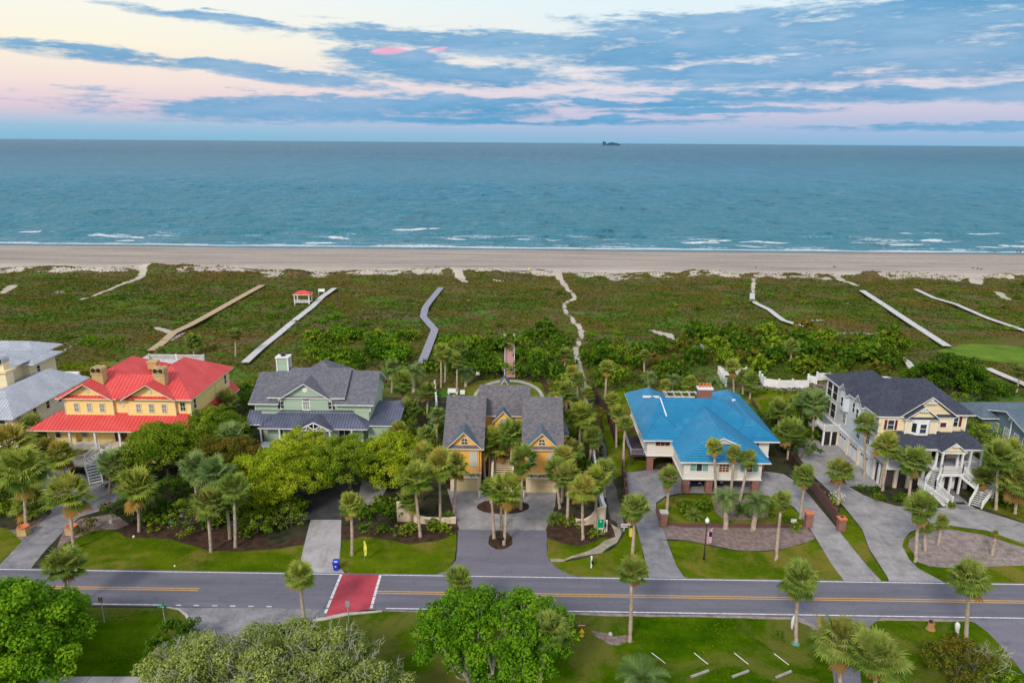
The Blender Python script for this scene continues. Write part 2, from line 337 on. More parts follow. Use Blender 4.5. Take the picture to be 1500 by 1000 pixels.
# ---------------------------------------------------------------- geometry helpers
def newell(p):
    n = Vector((0, 0, 0))
    for i in range(len(p)):
        a, b = p[i], p[(i+1) % len(p)]
        n += Vector(((a[1]-b[1])*(a[2]+b[2]), (a[2]-b[2])*(a[0]+b[0]), (a[0]-b[0])*(a[1]+b[1])))
    return n.normalized() if n.length > 0 else Vector((0, 0, 1))
class MB:
    def __init__(s): s.v = []; s.f = []; s.m = []; s.t = []
    def face(s, pts, mi=0, t=None):
        k = len(s.v); s.v += [tuple(p) for p in pts]; s.f.append(tuple(range(k, k+len(pts)))); s.m.append(mi); s.t.append(t)
    def box(s, x0, x1, y0, y1, z0, z1, mi=0):
        if x0 > x1: x0, x1 = x1, x0
        if y0 > y1: y0, y1 = y1, y0
        s.prism([(x0, y0), (x1, y0), (x1, y1), (x0, y1)], z0, z1, mi); return s
    def prism(s, poly, z0, z1, mi=0):
        """vertical walls on a plan outline; z1 may be a list (one height per corner)"""
        n = len(poly); k = len(s.v)
        zt = z1 if isinstance(z1, (list, tuple)) else [z1]*n
        zb = z0 if isinstance(z0, (list, tuple)) else [z0]*n
        a = sum(poly[i][0]*poly[(i+1) % n][1]-poly[(i+1) % n][0]*poly[i][1] for i in range(n))
        if a < 0: poly = poly[::-1]; zt = zt[::-1]; zb = zb[::-1]
        s.v += [(p[0], p[1], zb[i]) for i, p in enumerate(poly)]+[(p[0], p[1], zt[i]) for i, p in enumerate(poly)]
        s.f.append(tuple(range(k+n-1, k-1, -1))); s.f.append(tuple(range(k+n, k+2*n)))
        for i in range(n):
            j = (i+1) % n; s.f.append((k+i, k+j, k+n+j, k+n+i))
        s.m += [mi]*(n+2); s.t += [None]*(n+2); return s
    def slab(s, poly, vec, mi=0):
        """a planar polygon pushed along vec"""
        p = [Vector(q) for q in poly]; d = Vector(vec); n = len(p); k = len(s.v)
        if newell(p).dot(d) > 0: p = p[::-1]
        s.v += [tuple(q) for q in p]+[tuple(q+d) for q in p]
        s.f.append(tuple(range(k, k+n))); s.f.append(tuple(range(k+2*n-1, k+n-1, -1)))
        for i in range(n):
            j = (i+1) % n; s.f.append((k+j, k+i, k+n+i, k+n+j))
        s.m += [mi]*(n+2); s.t += [None]*(n+2); return s
    def beam(s, p0, p1, w, h=None, mi=0, up=(0, 0, 1)):
        h = h or w; a, b = Vector(p0), Vector(p1); d = (b-a)
        if d.length < 1e-6: return s
        d.normalize(); u = Vector(up)
        if abs(d.dot(u)) > .98: u = Vector((0, 1, 0))
        r = d.cross(u).normalized(); u = r.cross(d)
        r *= w/2; u *= h/2; k = len(s.v)
        for q in (a, b): s.v += [tuple(q-r-u), tuple(q+r-u), tuple(q+r+u), tuple(q-r+u)]
        for f in ((3, 2, 1, 0), (4, 5, 6, 7), (0, 1, 5, 4), (1, 2, 6, 5), (2, 3, 7, 6), (3, 0, 4, 7)): s.f.append(tuple(k+i for i in f))
        s.m += [mi]*6; s.t += [None]*6; return s
    def tube(s, pts, radii, n=8, mi=0, cap=True):
        """a tapering tube through pts"""
        P = [Vector(p) for p in pts]; k0 = len(s.v)
        ref = Vector((0, 0, 1)) if abs((P[-1]-P[0]).normalized().z) < .9 else Vector((1, 0, 0))
        for i, p in enumerate(P):
            d = (P[min(i+1, len(P)-1)]-P[max(i-1, 0)]).normalized(); r = d.cross(ref).normalized(); u = r.cross(d)
            for j in range(n):
                a = 2*math.pi*j/n; s.v.append(tuple(p+(r*math.cos(a)+u*math.sin(a))*radii[i]))
        for i in range(len(P)-1):
            for j in range(n):
                a = k0+i*n+j; b = k0+i*n+(j+1) % n
                s.f.append((a, b, b+n, a+n)); s.m.append(mi); s.t.append(None)
        if cap:
            s.f.append(tuple(k0+j for j in range(n-1, -1, -1))); s.f.append(tuple(k0+(len(P)-1)*n+j for j in range(n)))
            s.m += [mi]*2; s.t += [None]*2
        return s
    def lathe(s, x, y, prof, n=12, mi=0):
        k0 = len(s.v)
        for z, r in prof:
            for j in range(n):
                a = 2*math.pi*j/n; s.v.append((x+r*math.cos(a), y+r*math.sin(a), z))
        for i in range(len(prof)-1):
            for j in range(n):
                a = k0+i*n+j; b = k0+i*n+(j+1) % n; s.f.append((a, b, b+n, a+n)); s.m.append(mi); s.t.append(None)
        s.f.append(tuple(k0+j for j in range(n-1, -1, -1))); s.f.append(tuple(k0+(len(prof)-1)*n+j for j in range(n)))
        s.m += [mi]*2; s.t += [None]*2
        return s
    def mesh(s, name, mats, off=(0, 0, 0), smooth=False):
        me = bpy.data.meshes.new(name)
        v = np.array(s.v, dtype=float)-np.array(off)
        me.from_pydata(v.tolist(), [], s.f)
        for m in (mats if isinstance(mats, (list, tuple)) else [mats]): me.materials.append(M[m] if isinstance(m, str) else m)
        if any(s.m): me.polygons.foreach_set('material_index', s.m)
        if smooth: me.polygons.foreach_set('use_smooth', [True]*len(s.f))
        if any(t is not None for t in s.t):
            at = me.attributes.new('tint', 'FLOAT', 'FACE'); at.data.foreach_set('value', [t or 0.0 for t in s.t])
        me.update(); return me
    def build(s, name, mats, parent=None, smooth=False, label=None):
        """link as one object; coordinates were given in the world"""
        off = Vector((0, 0, 0)); p = parent
        while p: off = off+p.location; p = p.parent
        o = bpy.data.objects.new(name, s.mesh(name, mats, off, smooth)); C.objects.link(o)
        if parent: o.parent = parent
        if label: o['label'] = label
        return o
def tag(o, label=None, cat=None, group=None, kind=None):
    if label: o['label'] = label
    if cat: o['category'] = cat
    if group: o['group'] = group
    if kind: o['kind'] = kind
    return o
def thing(name, label, cat, loc=(0, 0, 0), group=None, rz=0):
    o = bpy.data.objects.new(name, None); C.objects.link(o); o.empty_display_size = .3
    o.location = loc; o.rotation_euler = (0, 0, rz); return tag(o, label, cat, group)
def solo(mb, name, mat, label, cat, loc, group=None, smooth=False):
    """a thing that is one mesh, its origin at loc"""
    o = bpy.data.objects.new(name, mb.mesh(name, mat, loc, smooth)); C.objects.link(o); o.location = loc
    return tag(o, label, cat, group)
def struct(mb, name, mat, smooth=False):
    o = mb.build(name, mat, None, smooth); o['kind'] = 'structure'; return o
def copy_tree(o, parent=None):
    c = o.copy(); C.objects.link(c); c.parent = parent
    for ch in list(KIDS.get(o.name, [])) or [k for k in o.children]: copy_tree(ch, c)
    return c
KIDS = {}
def npmesh(name, V, F, mats, tint=None, smooth=False, midx=None):
    me = bpy.data.meshes.new(name); nV = len(V); nF, k = F.shape
    me.vertices.add(nV); me.vertices.foreach_set('co', np.ascontiguousarray(V, dtype=np.float32).ravel())
    me.loops.add(nF*k); me.loops.foreach_set('vertex_index', F.astype(np.int32).ravel())
    me.polygons.add(nF); me.polygons.foreach_set('loop_start', np.arange(0, nF*k, k, dtype=np.int32))
    for m in (mats if isinstance(mats, (list, tuple)) else [mats]): me.materials.append(M[m] if isinstance(m, str) else m)
    if midx is not None: me.polygons.foreach_set('material_index', midx.astype(np.int32))
    if smooth: me.polygons.foreach_set('use_smooth', np.ones(nF, dtype=bool))
    if tint is not None:
        at = me.attributes.new('tint', 'FLOAT', 'FACE'); at.data.foreach_set('value', tint.astype(np.float32))
    me.update(calc_edges=True); return me
# ---------------------------------------------------------------- value noise on numpy arrays
def _h(i, j, s):
    n = (i*374761393 + j*668265263 + s*1442695041) & 0xffffffff
    n = ((n ^ (n >> 13))*1274126177) & 0xffffffff
    return ((n ^ (n >> 16)) & 0xffff)/65535.0
def vnoise(x, y, s=0):
    x = np.asarray(x, float); y = np.asarray(y, float)
    i = np.floor(x).astype(np.int64); j = np.floor(y).astype(np.int64); fx = x-i; fy = y-j
    fx = fx*fx*(3-2*fx); fy = fy*fy*(3-2*fy)
    return ((_h(i, j, s)*(1-fx)+_h(i+1, j, s)*fx)*(1-fy)+(_h(i, j+1, s)*(1-fx)+_h(i+1, j+1, s)*fx)*fy)
def fbm(x, y, s=0, o=4):
    t = 0; a = .5; n = 0
    for k in range(o): t = t+a*vnoise(x*2**k, y*2**k, s+k*17); n += a; a *= .5
    return t/n
def sst(x, a, b):
    t = np.clip((x-a)/(b-a), 0, 1); return t*t*(3-2*t)
SHORE, SEA_Z = 329.0, -1.0
def terrain(X, Y):
    X = np.asarray(X, float); Y = np.asarray(Y, float)
    d = sst(Y, 140, 165)*(1-sst(Y, 262, 268))
    h = d*((fbm(X/26, Y/16, 3)-.42)*2.2 + (fbm(X/6, Y/4, 9)-.5)*.7)
    edge = 259+ (fbm(X/30, X*0, 21)-.5)*9
    ridge = np.exp(-((Y-edge+6)/5.0)**2)*(1.5+3.2*(fbm(X/11, Y/9, 31)-.35))
    h = h*(1-np.exp(-((Y-edge)/7.0)**2)*.6)+np.maximum(ridge, 0)*sst(fbm(X/9, Y/40, 51), .30, .55)
    h = h*sst(np.hypot((X-97)/34, (Y-156)/14), .85, 1.3)
    b = sst(Y, 262, 270)
    beach = .75-(Y-262)*(1.85/(SHORE-262)) + (fbm(X/60, Y/9, 41)-.5)*.16
    return h*(1-b)+b*np.maximum(beach, -3.2) + 0.0
def tz(x, y): return float(terrain(x, y))
# ---------------------------------------------------------------- the ground
LAWNS = []
def patch(name, outline, z, mat, jitter=0.0, world=False, kind='structure', thick=0.0):
    pts = [(p[0], p[1]) if world else G(p[0], p[1])[:2] for p in outline]
    if jitter:
        q = []
        for i in range(len(pts)):
            a, b = Vector(pts[i]), Vector(pts[(i+1) % len(pts)])
            n = max(1, int((b-a).length/1.2)); nd = Vector((-(b-a).y, (b-a).x)).normalized() if (b-a).length > 0 else Vector((0, 0))
            for k in range(n):
                p = a.lerp(b, k/n)+nd*(rnd.random()-.5)*jitter; q.append((p.x, p.y))
        pts = q
    mb = MB()
    if thick: mb.prism(pts, z-thick, z)
    else:
        a = sum(pts[i][0]*pts[(i+1) % len(pts)][1]-pts[(i+1) % len(pts)][0]*pts[i][1] for i in range(len(pts)))
        mb.face([(p[0], p[1], z) for p in (pts if a > 0 else pts[::-1])])
    if 'lawn' in name: LAWNS.append((pts, z))
    o = mb.build(name, mat); o['kind'] = kind; return o
# dune and beach sheet (reaches from behind the houses into the sea), with true relief
def m_terrain():
    m = new_mat('dune_and_beach_ground'); v = pos(); x, y, z = sep(v)
    at = S.nt.nodes.new('ShaderNodeAttribute'); at.attribute_name = 'sand'; sand = S(at.outputs['Fac'])
    f1 = noise(vscale(v, 1, 2.0, 0), .035, 5, .6, .6); f2 = noise(vscale(v, 1, 1.8, 0), .16, 5, .65); f3 = noise(v, .9, 4, .7)
    f4 = noise(vscale(v, 1, 2.4, 0), .06, 5, .65, .8)
    g = ramp((f1*.45+f2*.35+f3*.2), [(.38, raw(.038, .066, .006)), (.45, raw(.070, .095, .010)), (.52, raw(.098, .088, .030)), (.60, raw(.125, .088, .052))])
    g = mixc(f4.ss(.52, .62)*.75, g, raw(.06, .165, .018))
    g = mixc(y.ss(205, 252)*.55*noise(v, .05, 4).ss(.35, .6), g, raw(.12, .085, .045))
    f5 = noise(vscale(v, 1, 2.2, 0), .11, 5, .6, .4)
    g = mixc(f5.ss(.56, .66)*.6, g, raw(.20, .10, .055))
    g = mixc(f3.ss(.60, .72)*.35, g, raw(.22, .20, .15))
    sd = ramp(noise(vscale(v, .5, 1, 1), .12, 5, .6), [(.3, raw(.36, .315, .275)), (.7, raw(.52, .47, .40))])
    bs = ramp((noise(vscale(v, .10, 1, 1), .16, 5, .6)*.7+noise(v, .5, 4)*.3), [(.32, raw(.225, .195, .175)), (.5, raw(.34, .295, .26)), (.68, raw(.43, .375, .325))])
    wet = y.ss(SHORE-9, SHORE-3.5); bs = mixc(wet*.75, bs, raw(.15, .14, .15))
    tr = noise(vscale(v, .05, .9, 1), .5, 3, .6, 1.5).ss(.60, .66)
    bs = mixc(tr*.25, bs, raw(.2, .175, .165))
    sd = mixc(y.ss(262, 270), sd, bs)
    col = mixc((sand + (f3-.5)*.9).ss(.42, .62), g, sd)
    return finish(m, col, .97, f3, .25, spec=.05)
M['terrain'] = m_terrain()
def build_terrain():
    xs = np.concatenate([np.linspace(-900, -300, 40)[:-1], np.arange(-300, 300.1, 1.25), np.linspace(300, 900, 40)[1:]])
    ys = np.concatenate([np.arange(126, 272, .9), np.arange(272, 345, 1.6)])
    X, Y = np.meshgrid(xs, ys); Z = terrain(X, Y); Z[0, :] = 0
    nx, ny = len(xs), len(ys)
    V = np.stack([X.ravel(), Y.ravel(), Z.ravel()], 1)
    i, j = np.meshgrid(np.arange(nx-1), np.arange(ny-1)); a = (j*nx+i).ravel()
    F = np.stack([a, a+1, a+1+nx, a+nx], 1)
    me = npmesh('dunes_and_beach', V, F, 'terrain', smooth=True)
    edge = 259+(fbm(X/30, X*0, 21)-.5)*9
    s = sst(Y, edge-1, edge+3)
    band = sst(Y, edge-15, edge-6)*sst(fbm(X/8, Y/4, 77)+.06*sst(X, -60, 60), .44, .56)
    s = np.maximum(s, band*1.0)
    for pth, w in SANDPATHS:
        P = [G(*p)[:2] for p in pth]
        for k in range(len(P)-1):
            ax, ay = P[k]; bx, by = P[k+1]; dx, dy = bx-ax, by-ay; L = dx*dx+dy*dy
            t = np.clip(((X-ax)*dx+(Y-ay)*dy)/L, 0, 1); d = np.hypot(X-ax-t*dx, Y-ay-t*dy)+(fbm(X/2.5, Y/2.5, 5)-.5)*1.2
            ww = w[k]*(1-t)+w[k+1]*t
            s = np.maximum(s, 1-sst(d, ww*.6, ww*1.1+.5))
    s = np.maximum(s, (1-sst(fbm(X/16, Y/7, 88), .15, .20))*sst(Y, 150, 175)*.55)
    at = me.attributes.new('sand', 'FLOAT', 'POINT'); at.data.foreach_set('value', s.ravel().astype(np.float32))
    o = bpy.data.objects.new('dunes_and_beach', me); C.objects.link(o); o['kind'] = 'structure'
SANDPATHS = [([(216, 396), (207, 406), (187, 415), (160, 427), (133, 435), (100, 446)], [2.2, 1.1, .7, .5, .4, .2]),
             ([(812, 396), (815, 404), (833, 425), (843, 437), (828, 447), (825, 455), (838, 470), (852, 485), (850, 500), (843, 512), (848, 530), (850, 545), (856, 572)], [4, 1.2, .55, .4, .4, .5, .45, .55, .5, .45, .45, .6, .6]),
             ([(1104, 412), (1103, 430)], [.4, .3]), ([(1222, 405), (1240, 415), (1256, 421)], [2, 1, .5]),
             ([(1420, 405), (1430, 415)], [4, 2]), ([(1460, 425), (1475, 437)], [1, 1]), ([(958, 485), (975, 490), (995, 497)], [1.2, 1.6, .8]),
             ([(668, 403), (680, 414)], [2, 1]), ([(18, 420), (5, 428)], [1.5, 1]), ([(230, 480), (262, 488), (250, 500)], [.8, 1.2, .5])]
build_terrain()
# near ground: one sheet of soil and painted understorey shade under everything, from behind the camera to the dunes
mb = MB(); mb.face([(-900, -300, 0), (900, -300, 0), (900, 126, 0), (-900, 126, 0)]); struct(mb, 'ground', 'soil')
mb = MB(); mb.face([(-900, -300, .010), (900, -300, .010), (900, 62.6, .010), (-900, 62.6, .010)]); struct(mb, 'park_lawn', 'lawn_s')
# ---------------------------------------------------------------- sea
def m_sea():
    m = new_mat('sea_water'); v = pos(); x, y, z = sep(v)
    at = S.nt.nodes.new('ShaderNodeAttribute'); at.attribute_name = 'foam'; fo = S(at.outputs['Fac'])
    a = noise(vscale(v, .9, 1, 1), .40, 5, .75); b = noise(vscale(v, 1.3, 1, 1), .10, 6, .8); c = noise(vscale(v, 3.0, 1, 1), .022, 6, .8); e = noise(vscale(v, 1, 1, 1), .0016, 4, .65); d = noise(vscale(v, 6, 1, 1), .0045, 6, .8)
    h = a*.3*y.ss(1600, 600)+b*1.8*y.ss(7000, 1200)+c*5.0
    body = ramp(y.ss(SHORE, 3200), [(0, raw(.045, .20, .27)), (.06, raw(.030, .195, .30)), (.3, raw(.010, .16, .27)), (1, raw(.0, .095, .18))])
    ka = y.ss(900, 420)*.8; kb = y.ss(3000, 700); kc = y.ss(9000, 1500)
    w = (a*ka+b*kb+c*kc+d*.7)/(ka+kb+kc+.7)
    body = mixc(w.ss(.48, .42)*.65, body, raw(.004, .050, .085))  # wave shading, dark faces and pale crests, is put into the colour
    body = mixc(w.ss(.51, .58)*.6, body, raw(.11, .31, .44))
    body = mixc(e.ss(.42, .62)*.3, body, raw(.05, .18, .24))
    lace = noise(vscale(v, .5, 1, 1), 1.0, 5, .75)
    f = (fo+(lace-.5)*1.3).ss(.45, .78)
    col = mixc(f, body, raw(.60, .66, .70))
    return finish(m, col, .42, h, 1.0, spec=.13)
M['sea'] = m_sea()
def build_sea():
    us = np.linspace(-1, 1, 620); ys = [320.0]
    while ys[-1] < 1150: ys.append(ys[-1]+(.42 if ys[-1] < 400 else .42+(ys[-1]-400)*.004))
    ys = np.array(ys); U, Y = np.meshgrid(us, ys); X = U*(Y*.74+95); Z = np.zeros_like(X); xs = us
    r = np.random.default_rng(3); fade = 1-sst(Y, 700, 1140)
    for k in range(60):
        L = 3.0*10**r.uniform(0, 1.15); th = r.normal(0, .33); A = .0062*L*r.uniform(.5, 1.2)
        kx, ky = math.sin(th)*2*math.pi/L, math.cos(th)*2*math.pi/L; phs = r.uniform(0, 6.28)
        Z += A*np.sin(kx*X+ky*Y+phs)
    Z *= fade*(.35+.65*sst(Y, SHORE, SHORE+60)); foam = np.zeros_like(X)
    # breakers: short crest segments parallel to the shore
    lines = [(SHORE+13, .45, 15), (SHORE+27, .7, 17), (SHORE+45, .8, 15), (SHORE+66, .7, 14), (SHORE+92, .5, 12), (SHORE+125, .4, 10)]
    for n_, (yc, A, cnt) in enumerate(lines):
        for q in range(cnt*2):
            cx = r.uniform(-300, 300); Lx = r.uniform(7, 26); c = yc+r.normal(0, 4.0); c2 = c+(X-cx)*r.uniform(-.04, .04)+(fbm(X/14, X*0+n_, 5+n_)-.5)*2.5
            env = np.exp(-((X-cx)/Lx)**2)
            d = (Y-c2); prof = np.where(d < 0, np.exp(-(d/.9)**2), np.exp(-(d/3.2)**2))
            Z += A*r.uniform(.35, 1)*env*prof
            if r.random() < (.40 if n_ < 2 else .20 if n_ < 4 else .04):
                brk = .45+.9*fbm(X/3.5, X*0+q, 300+n_*40+q); foam = np.maximum(foam, np.exp(-((X-cx-r.uniform(-.5, .5)*Lx)/(Lx*.62))**4)*np.exp(-((d+.9)/r.uniform(.7, 1.5))**2)*brk)
                foam = np.maximum(foam, .52*np.exp(-((X-cx)/(Lx*.8))**2)*np.where(d > 0, np.exp(-(d/6.)**2), np.exp(-(d/1.5)**2)))
    sh = SHORE+(fbm(X/45, X*0, 61)-.5)*4.0
    wash = np.exp(-((Y-sh-2.2)/2.0)**2)*1.0+.55*np.exp(-((Y-sh-6)/4)**2)*sst(fbm(X/13, Y/6, 12), .3, .6)
    foam = np.maximum(foam, wash)
    foam = np.maximum(foam, .60*np.exp(-((Y-SHORE-34)/26)**2)*sst(fbm(X/30, Y/5, 19), .54, .70)); foam = np.maximum(foam, .62*np.exp(-((Y-SHORE-11-5*(fbm(X/20, X*0, 91)-.5))/1.6)**2)*sst(fbm(X/18, X*0, 92), .35, .6)); foam = np.maximum(foam, .58*np.exp(-((Y-SHORE-20-8*(fbm(X/25, X*0, 93)-.5))/1.8)**2)*sst(fbm(X/16, X*0, 94), .42, .62))
    Z *= sst(Y, SHORE-2, SHORE+10); Z += SEA_Z
    nx, ny = len(xs), len(ys); V = np.stack([X.ravel(), Y.ravel(), Z.ravel()], 1)
    i, j = np.meshgrid(np.arange(nx-1), np.arange(ny-1)); a = (j*nx+i).ravel()
    F = np.stack([a, a+1, a+1+nx, a+nx], 1); me = npmesh('sea', V, F, 'sea', smooth=True)
    at = me.attributes.new('foam', 'FLOAT', 'POINT'); at.data.foreach_set('value', foam.ravel().astype(np.float32))
    o = bpy.data.objects.new('sea', me); C.objects.link(o); o['kind'] = 'structure'
    mb = MB(); B = 90000
    Ye = float(ys[-1]); w0, w1 = 320*.74+95, Ye*.74+95
    for q in ([(-B, Ye), (B, Ye), (B, B), (-B, B)], [(-B, 320), (-w0, 320), (-w1, Ye), (-B, Ye)], [(w0, 320), (B, 320), (B, Ye), (w1, Ye)]):
        mb.face([(p[0], p[1], SEA_Z) for p in q])
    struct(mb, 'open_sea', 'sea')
build_sea()
# ---------------------------------------------------------------- road, markings, drives
YN, YS = 69.0, 63.15
def edgeline(y, x0, x1, z=.036, w=.13, mat='paint_w', name='road_edge_line'):
    mb = MB(); mb.face([(x0, y-w/2, z), (x1, y-w/2, z), (x1, y+w/2, z), (x0, y+w/2, z)]); return struct(mb, name, mat)
patch('road', [(-900, YS-.25), (900, YS-.25), (900, YN+.25), (-900, YN+.25)], .030, 'asphalt', world=True)
xw = [G(499, 843)[0], G(557, 843)[0]]; xs_ = [G(475, 905)[0], G(543, 893)[0]]
edgeline(YN, -900, xw[0]-.2); edgeline(YN, xw[1]+.2, 900)
edgeline(YS, -900, G(236, 887)[0]); edgeline(YS, xs_[1]+1.5, 900)
mb = MB(); x = G(256, 888)[0]
for k in range(6): mb.face([(x+k*1.87, YS-.07, .036), (x+k*1.87+.55, YS-.07, .036), (x+k*1.87+.55, YS+.07, .036), (x+k*1.87, YS+.07, .036)])
struct(mb, 'dashed_edge_line', 'paint_w')
ym = G(1000, 874)[1]
for x0, x1 in ((-900, G(292, 862)[0]), (xw[1]-.55, 900)):
    for dy in (-.17, .17): edgeline(ym+dy, x0, x1, w=.13, mat='paint_y', name='yellow_centre_line')
patch('crosswalk', [(xw[0], YN), (xw[1], YN), (xs_[1], YS-.1), (G(475, 905)[0]+.1, G(475, 905)[1])], .046, 'paint_r', world=True)
for a, b in ((xw[0], G(475, 905)[0]-.1), (xw[1], xs_[1])):
    ya, yb = YN, (YS-1.0 if a == xw[0] else YS-.1); mb = MB(); n = 9
    for k in range(n):
        t0 = k/n; t1 = (k+.93)/n
        if k in (5, 7): t1 = (k+.8)/n
        f = lambda t, o: (a+(b-a)*t+o, ya+(yb-ya)*t, .052)
        mb.face([f(t1, -.14), f(t1, .14), f(t0, .14), f(t0, -.14)])
    struct(mb, 'crosswalk_border_line', 'paint_w')
# kerb-side sand verges
patch('south_verge', [(xs_[1]+.5, YS-.25), (110, YS-.25), (110, YS-.62), (60, YS-.55), (30, YS-.75), (8, YS-.6), (xs_[1]+.8, YS-.45)], .018, 'sandbed', .15, world=True)
patch('side_street', [(243, 889), (262, 893), (272, 901), (278, 914), (279, 930), (270, 960), (300, 1040), (470, 1010), (350, 945), (392, 925), (432, 913), (470, 906), (479, 900), (481, 891)], .022, 'conc_d')
patch('side_street_kerb', [(243, 888.6), (263, 891.6), (275, 900), (281, 914), (282, 930), (277, 942), (273, 942), (278, 930), (277, 914), (271, 902), (261, 893.5), (243, 890)], .10, 'curb', thick=.1)
patch('side_street_kerb', [(350, 946), (392, 924), (432, 911.5), (475, 904.5), (505, 898), (560, 894.5), (560, 896), (510, 901), (480, 907.5), (434, 915), (395, 928), (354, 950)], .10, 'curb', thick=.1)
patch('sidewalk', [(60, 991), (400, 991), (400, 1003), (55, 1003)], .06, 'conc_l', thick=.05)
mb = MB()
for k in range(9):
    p = G(95+k*38, 991); mb.box(p[0]-.02, p[0]+.02, G(95, 1003)[1], p[1], .060, .064)
struct(mb, 'sidewalk_joint', 'gap')
patch('park_drive', [(1168, 902.5), (1292, 905), (1279, 913), (1264, 928), (1258, 950), (1262, 1010), (1300, 1060), (1240, 1060), (1222, 1000), (1214, 950), (1206, 928), (1190, 912)], .022, 'apron')
patch('park_street', [(1412, 905.5), (1560, 907), (1560, 1060), (1510, 1000), (1475, 955), (1446, 925), (1428, 912)], .022, 'apron')
patch('park_drive_verge', [(1164, 903), (1190, 911), (1207, 927), (1212, 935), (1202, 930), (1184, 916), (1160, 907)], .020, 'sandbed', .1)
patch('bare_patch', [(868, 925), (876, 922), (890, 924), (900, 929), (914, 932), (926, 938), (921, 942), (906, 942), (895, 940), (884, 936), (874, 934), (871, 930)], .020, 'mulch_t', .9)
# north side lawns
patch('lawn', [(-60, 766), (0, 772), (12, 775), (22, 783), (32, 795), (10, 815), (-6, 830), (-80, 832)], .012, 'lawn', .25)
patch('lawn', [(60, 822), (86, 803), (108, 789), (130, 779), (150, 775), (168, 776), (184, 786), (215, 788), (250, 789), (277, 798), (305, 806), (345, 807), (380, 806), (412, 803), (447, 797), (441, 820), (434, 839.5), (60, 836)], .012, 'lawn', .3)
patch('lawn', [(500, 792), (530, 786), (560, 789), (600, 797), (640, 793), (668, 780), (669, 800), (667, 818), (656, 834), (636, 843.5), (510, 842), (497, 828)], .012, 'lawn', .3)
patch('lawn', [(800, 786), (825, 795), (850, 800), (872, 792), (885, 786), (900, 790), (890, 802), (866, 812), (840, 818), (806, 822), (801, 812)], .012, 'lawn', .3)
patch('lawn', [(806, 824), (830, 822), (866, 815), (895, 806), (913, 788), (914, 772), (932, 772), (944, 816), (951, 848), (860, 846), (832, 840), (818, 834)], .012, 'lawn', .3)
patch('lawn', [(978, 792), (1005, 792), (1040, 799), (1075, 806), (1115, 808), (1150, 804), (1195, 790), (1217, 824), (1236, 851), (1100, 850), (1020, 849), (1004, 845), (990, 826)], .012, 'lawn', .2)
patch('lawn', [(962, 738), (976, 728), (998, 724), (1108, 724), (1135, 728), (1160, 743), (1184, 766), (1178, 769), (1100, 768), (1002, 768), (972, 763), (963, 752)], .014, 'lawn', .1)
patch('planting_bed', [(1043, 727), (1075, 727), (1108, 730), (1122, 745), (1128, 757), (1100, 761), (1062, 762), (1048, 750)], .020, 'mulch_t', .2)
patch('taupe_bed', [(968, 764), (1002, 769.5), (1100, 770), (1180, 770.5), (1192, 783), (1195, 789), (1150, 803), (1115, 807), (1075, 805), (1040, 798), (1005, 791), (977, 789), (970, 775)], .016, 'mulch_t', .2)
patch('lawn', [(1229, 777), (1228, 768), (1232, 742), (1243, 752), (1262, 775), (1272, 804), (1297, 843), (1300, 852), (1292, 851), (1272, 829)], .012, 'lawn', .15)
patch('ring_lawn', [(1323, 800), (1324, 790), (1334, 780), (1352, 772), (1392, 770), (1447, 778), (1520, 798), (1560, 812), (1560, 856), (1384, 852), (1346, 833), (1332, 819)], .012, 'lawn', .15)
patch('ring_bed', [(1331, 800), (1333, 790), (1350, 779), (1392, 775), (1440, 783), (1500, 801), (1560, 820), (1560, 829), (1470, 828), (1400, 831), (1362, 829), (1343, 822)], .018, 'sandbed', .2)
patch('mulch_bed', [(400, 798), (447, 785), (447, 797), (412, 803), (380, 806), (345, 807), (305, 806), (277, 798), (250, 789), (215, 788), (184, 786), (170, 776), (190, 768), (300, 770), (370, 780)], .010, 'mulch', .3)
patch('mulch_bed', [(500, 770), (560, 765), (640, 760), (673, 760), (671, 778), (640, 793), (600, 797), (560, 789), (530, 786), (500, 792)], .010, 'mulch', .3)
patch('mulch_bed', [(799, 750), (830, 752), (885, 755), (905, 765), (905, 785), (885, 787), (850, 801), (800, 787)], .010, 'mulch', .3)
patch('bed', [(20, 775), (60, 752), (85, 757), (30, 800), (12, 776)], .010, 'mulch_t', .3)
patch('bed', [(96, 776), (117, 760), (165, 752), (190, 768), (170, 776), (150, 775), (108, 789), (82, 803)], .010, 'mulch_t', .3)
# drives
patch('driveway', [(-20, 834), (0, 826), (40, 785), (76, 750), (66, 732), (50, 706), (96, 690), (150, 700), (190, 722), (165, 742), (117, 757), (96, 775), (70, 802), (53, 822), (44, 834.5), (-18, 834.4)], .020, 'conc_d')
patch('driveway', [(455, 761), (500, 761), (499, 800), (496, 828), (508, 842.5), (436, 840), (445, 800)], .020, 'conc_l')
patch('dark_court', [(330, 770), (340, 735), (400, 715), (470, 690), (515, 690), (528, 715), (508, 745), (500, 760.5), (455, 760.5), (400, 765)], .016, 'dark_asphalt')
patch('patio', [(524, 728), (531, 702), (560, 706), (566, 716), (555, 735), (538, 740)], .020, 'conc')
patch('entrance_court', [(655, 716), (815, 717), (813, 740), (806, 760), (799, 777), (673, 776), (667, 758), (662, 740)], .022, 'conc')
patch('island_bed', [(737+39*math.cos(a*.3927), 742+11*math.sin(a*.3927)) for a in range(16)], .030, 'mulch', .1)
patch('drive_apron', [(671, 776.5), (801, 777.5), (801, 812), (805, 822), (816, 832), (832, 840), (858, 846.8), (630, 843.8), (654, 836), (668, 820), (670, 800)], .024, 'apron')
patch('island_bed', [(733+18*math.cos(a*.3927), 791+14*math.sin(a*.3927)) for a in range(16)], .032, 'mulch', .2)
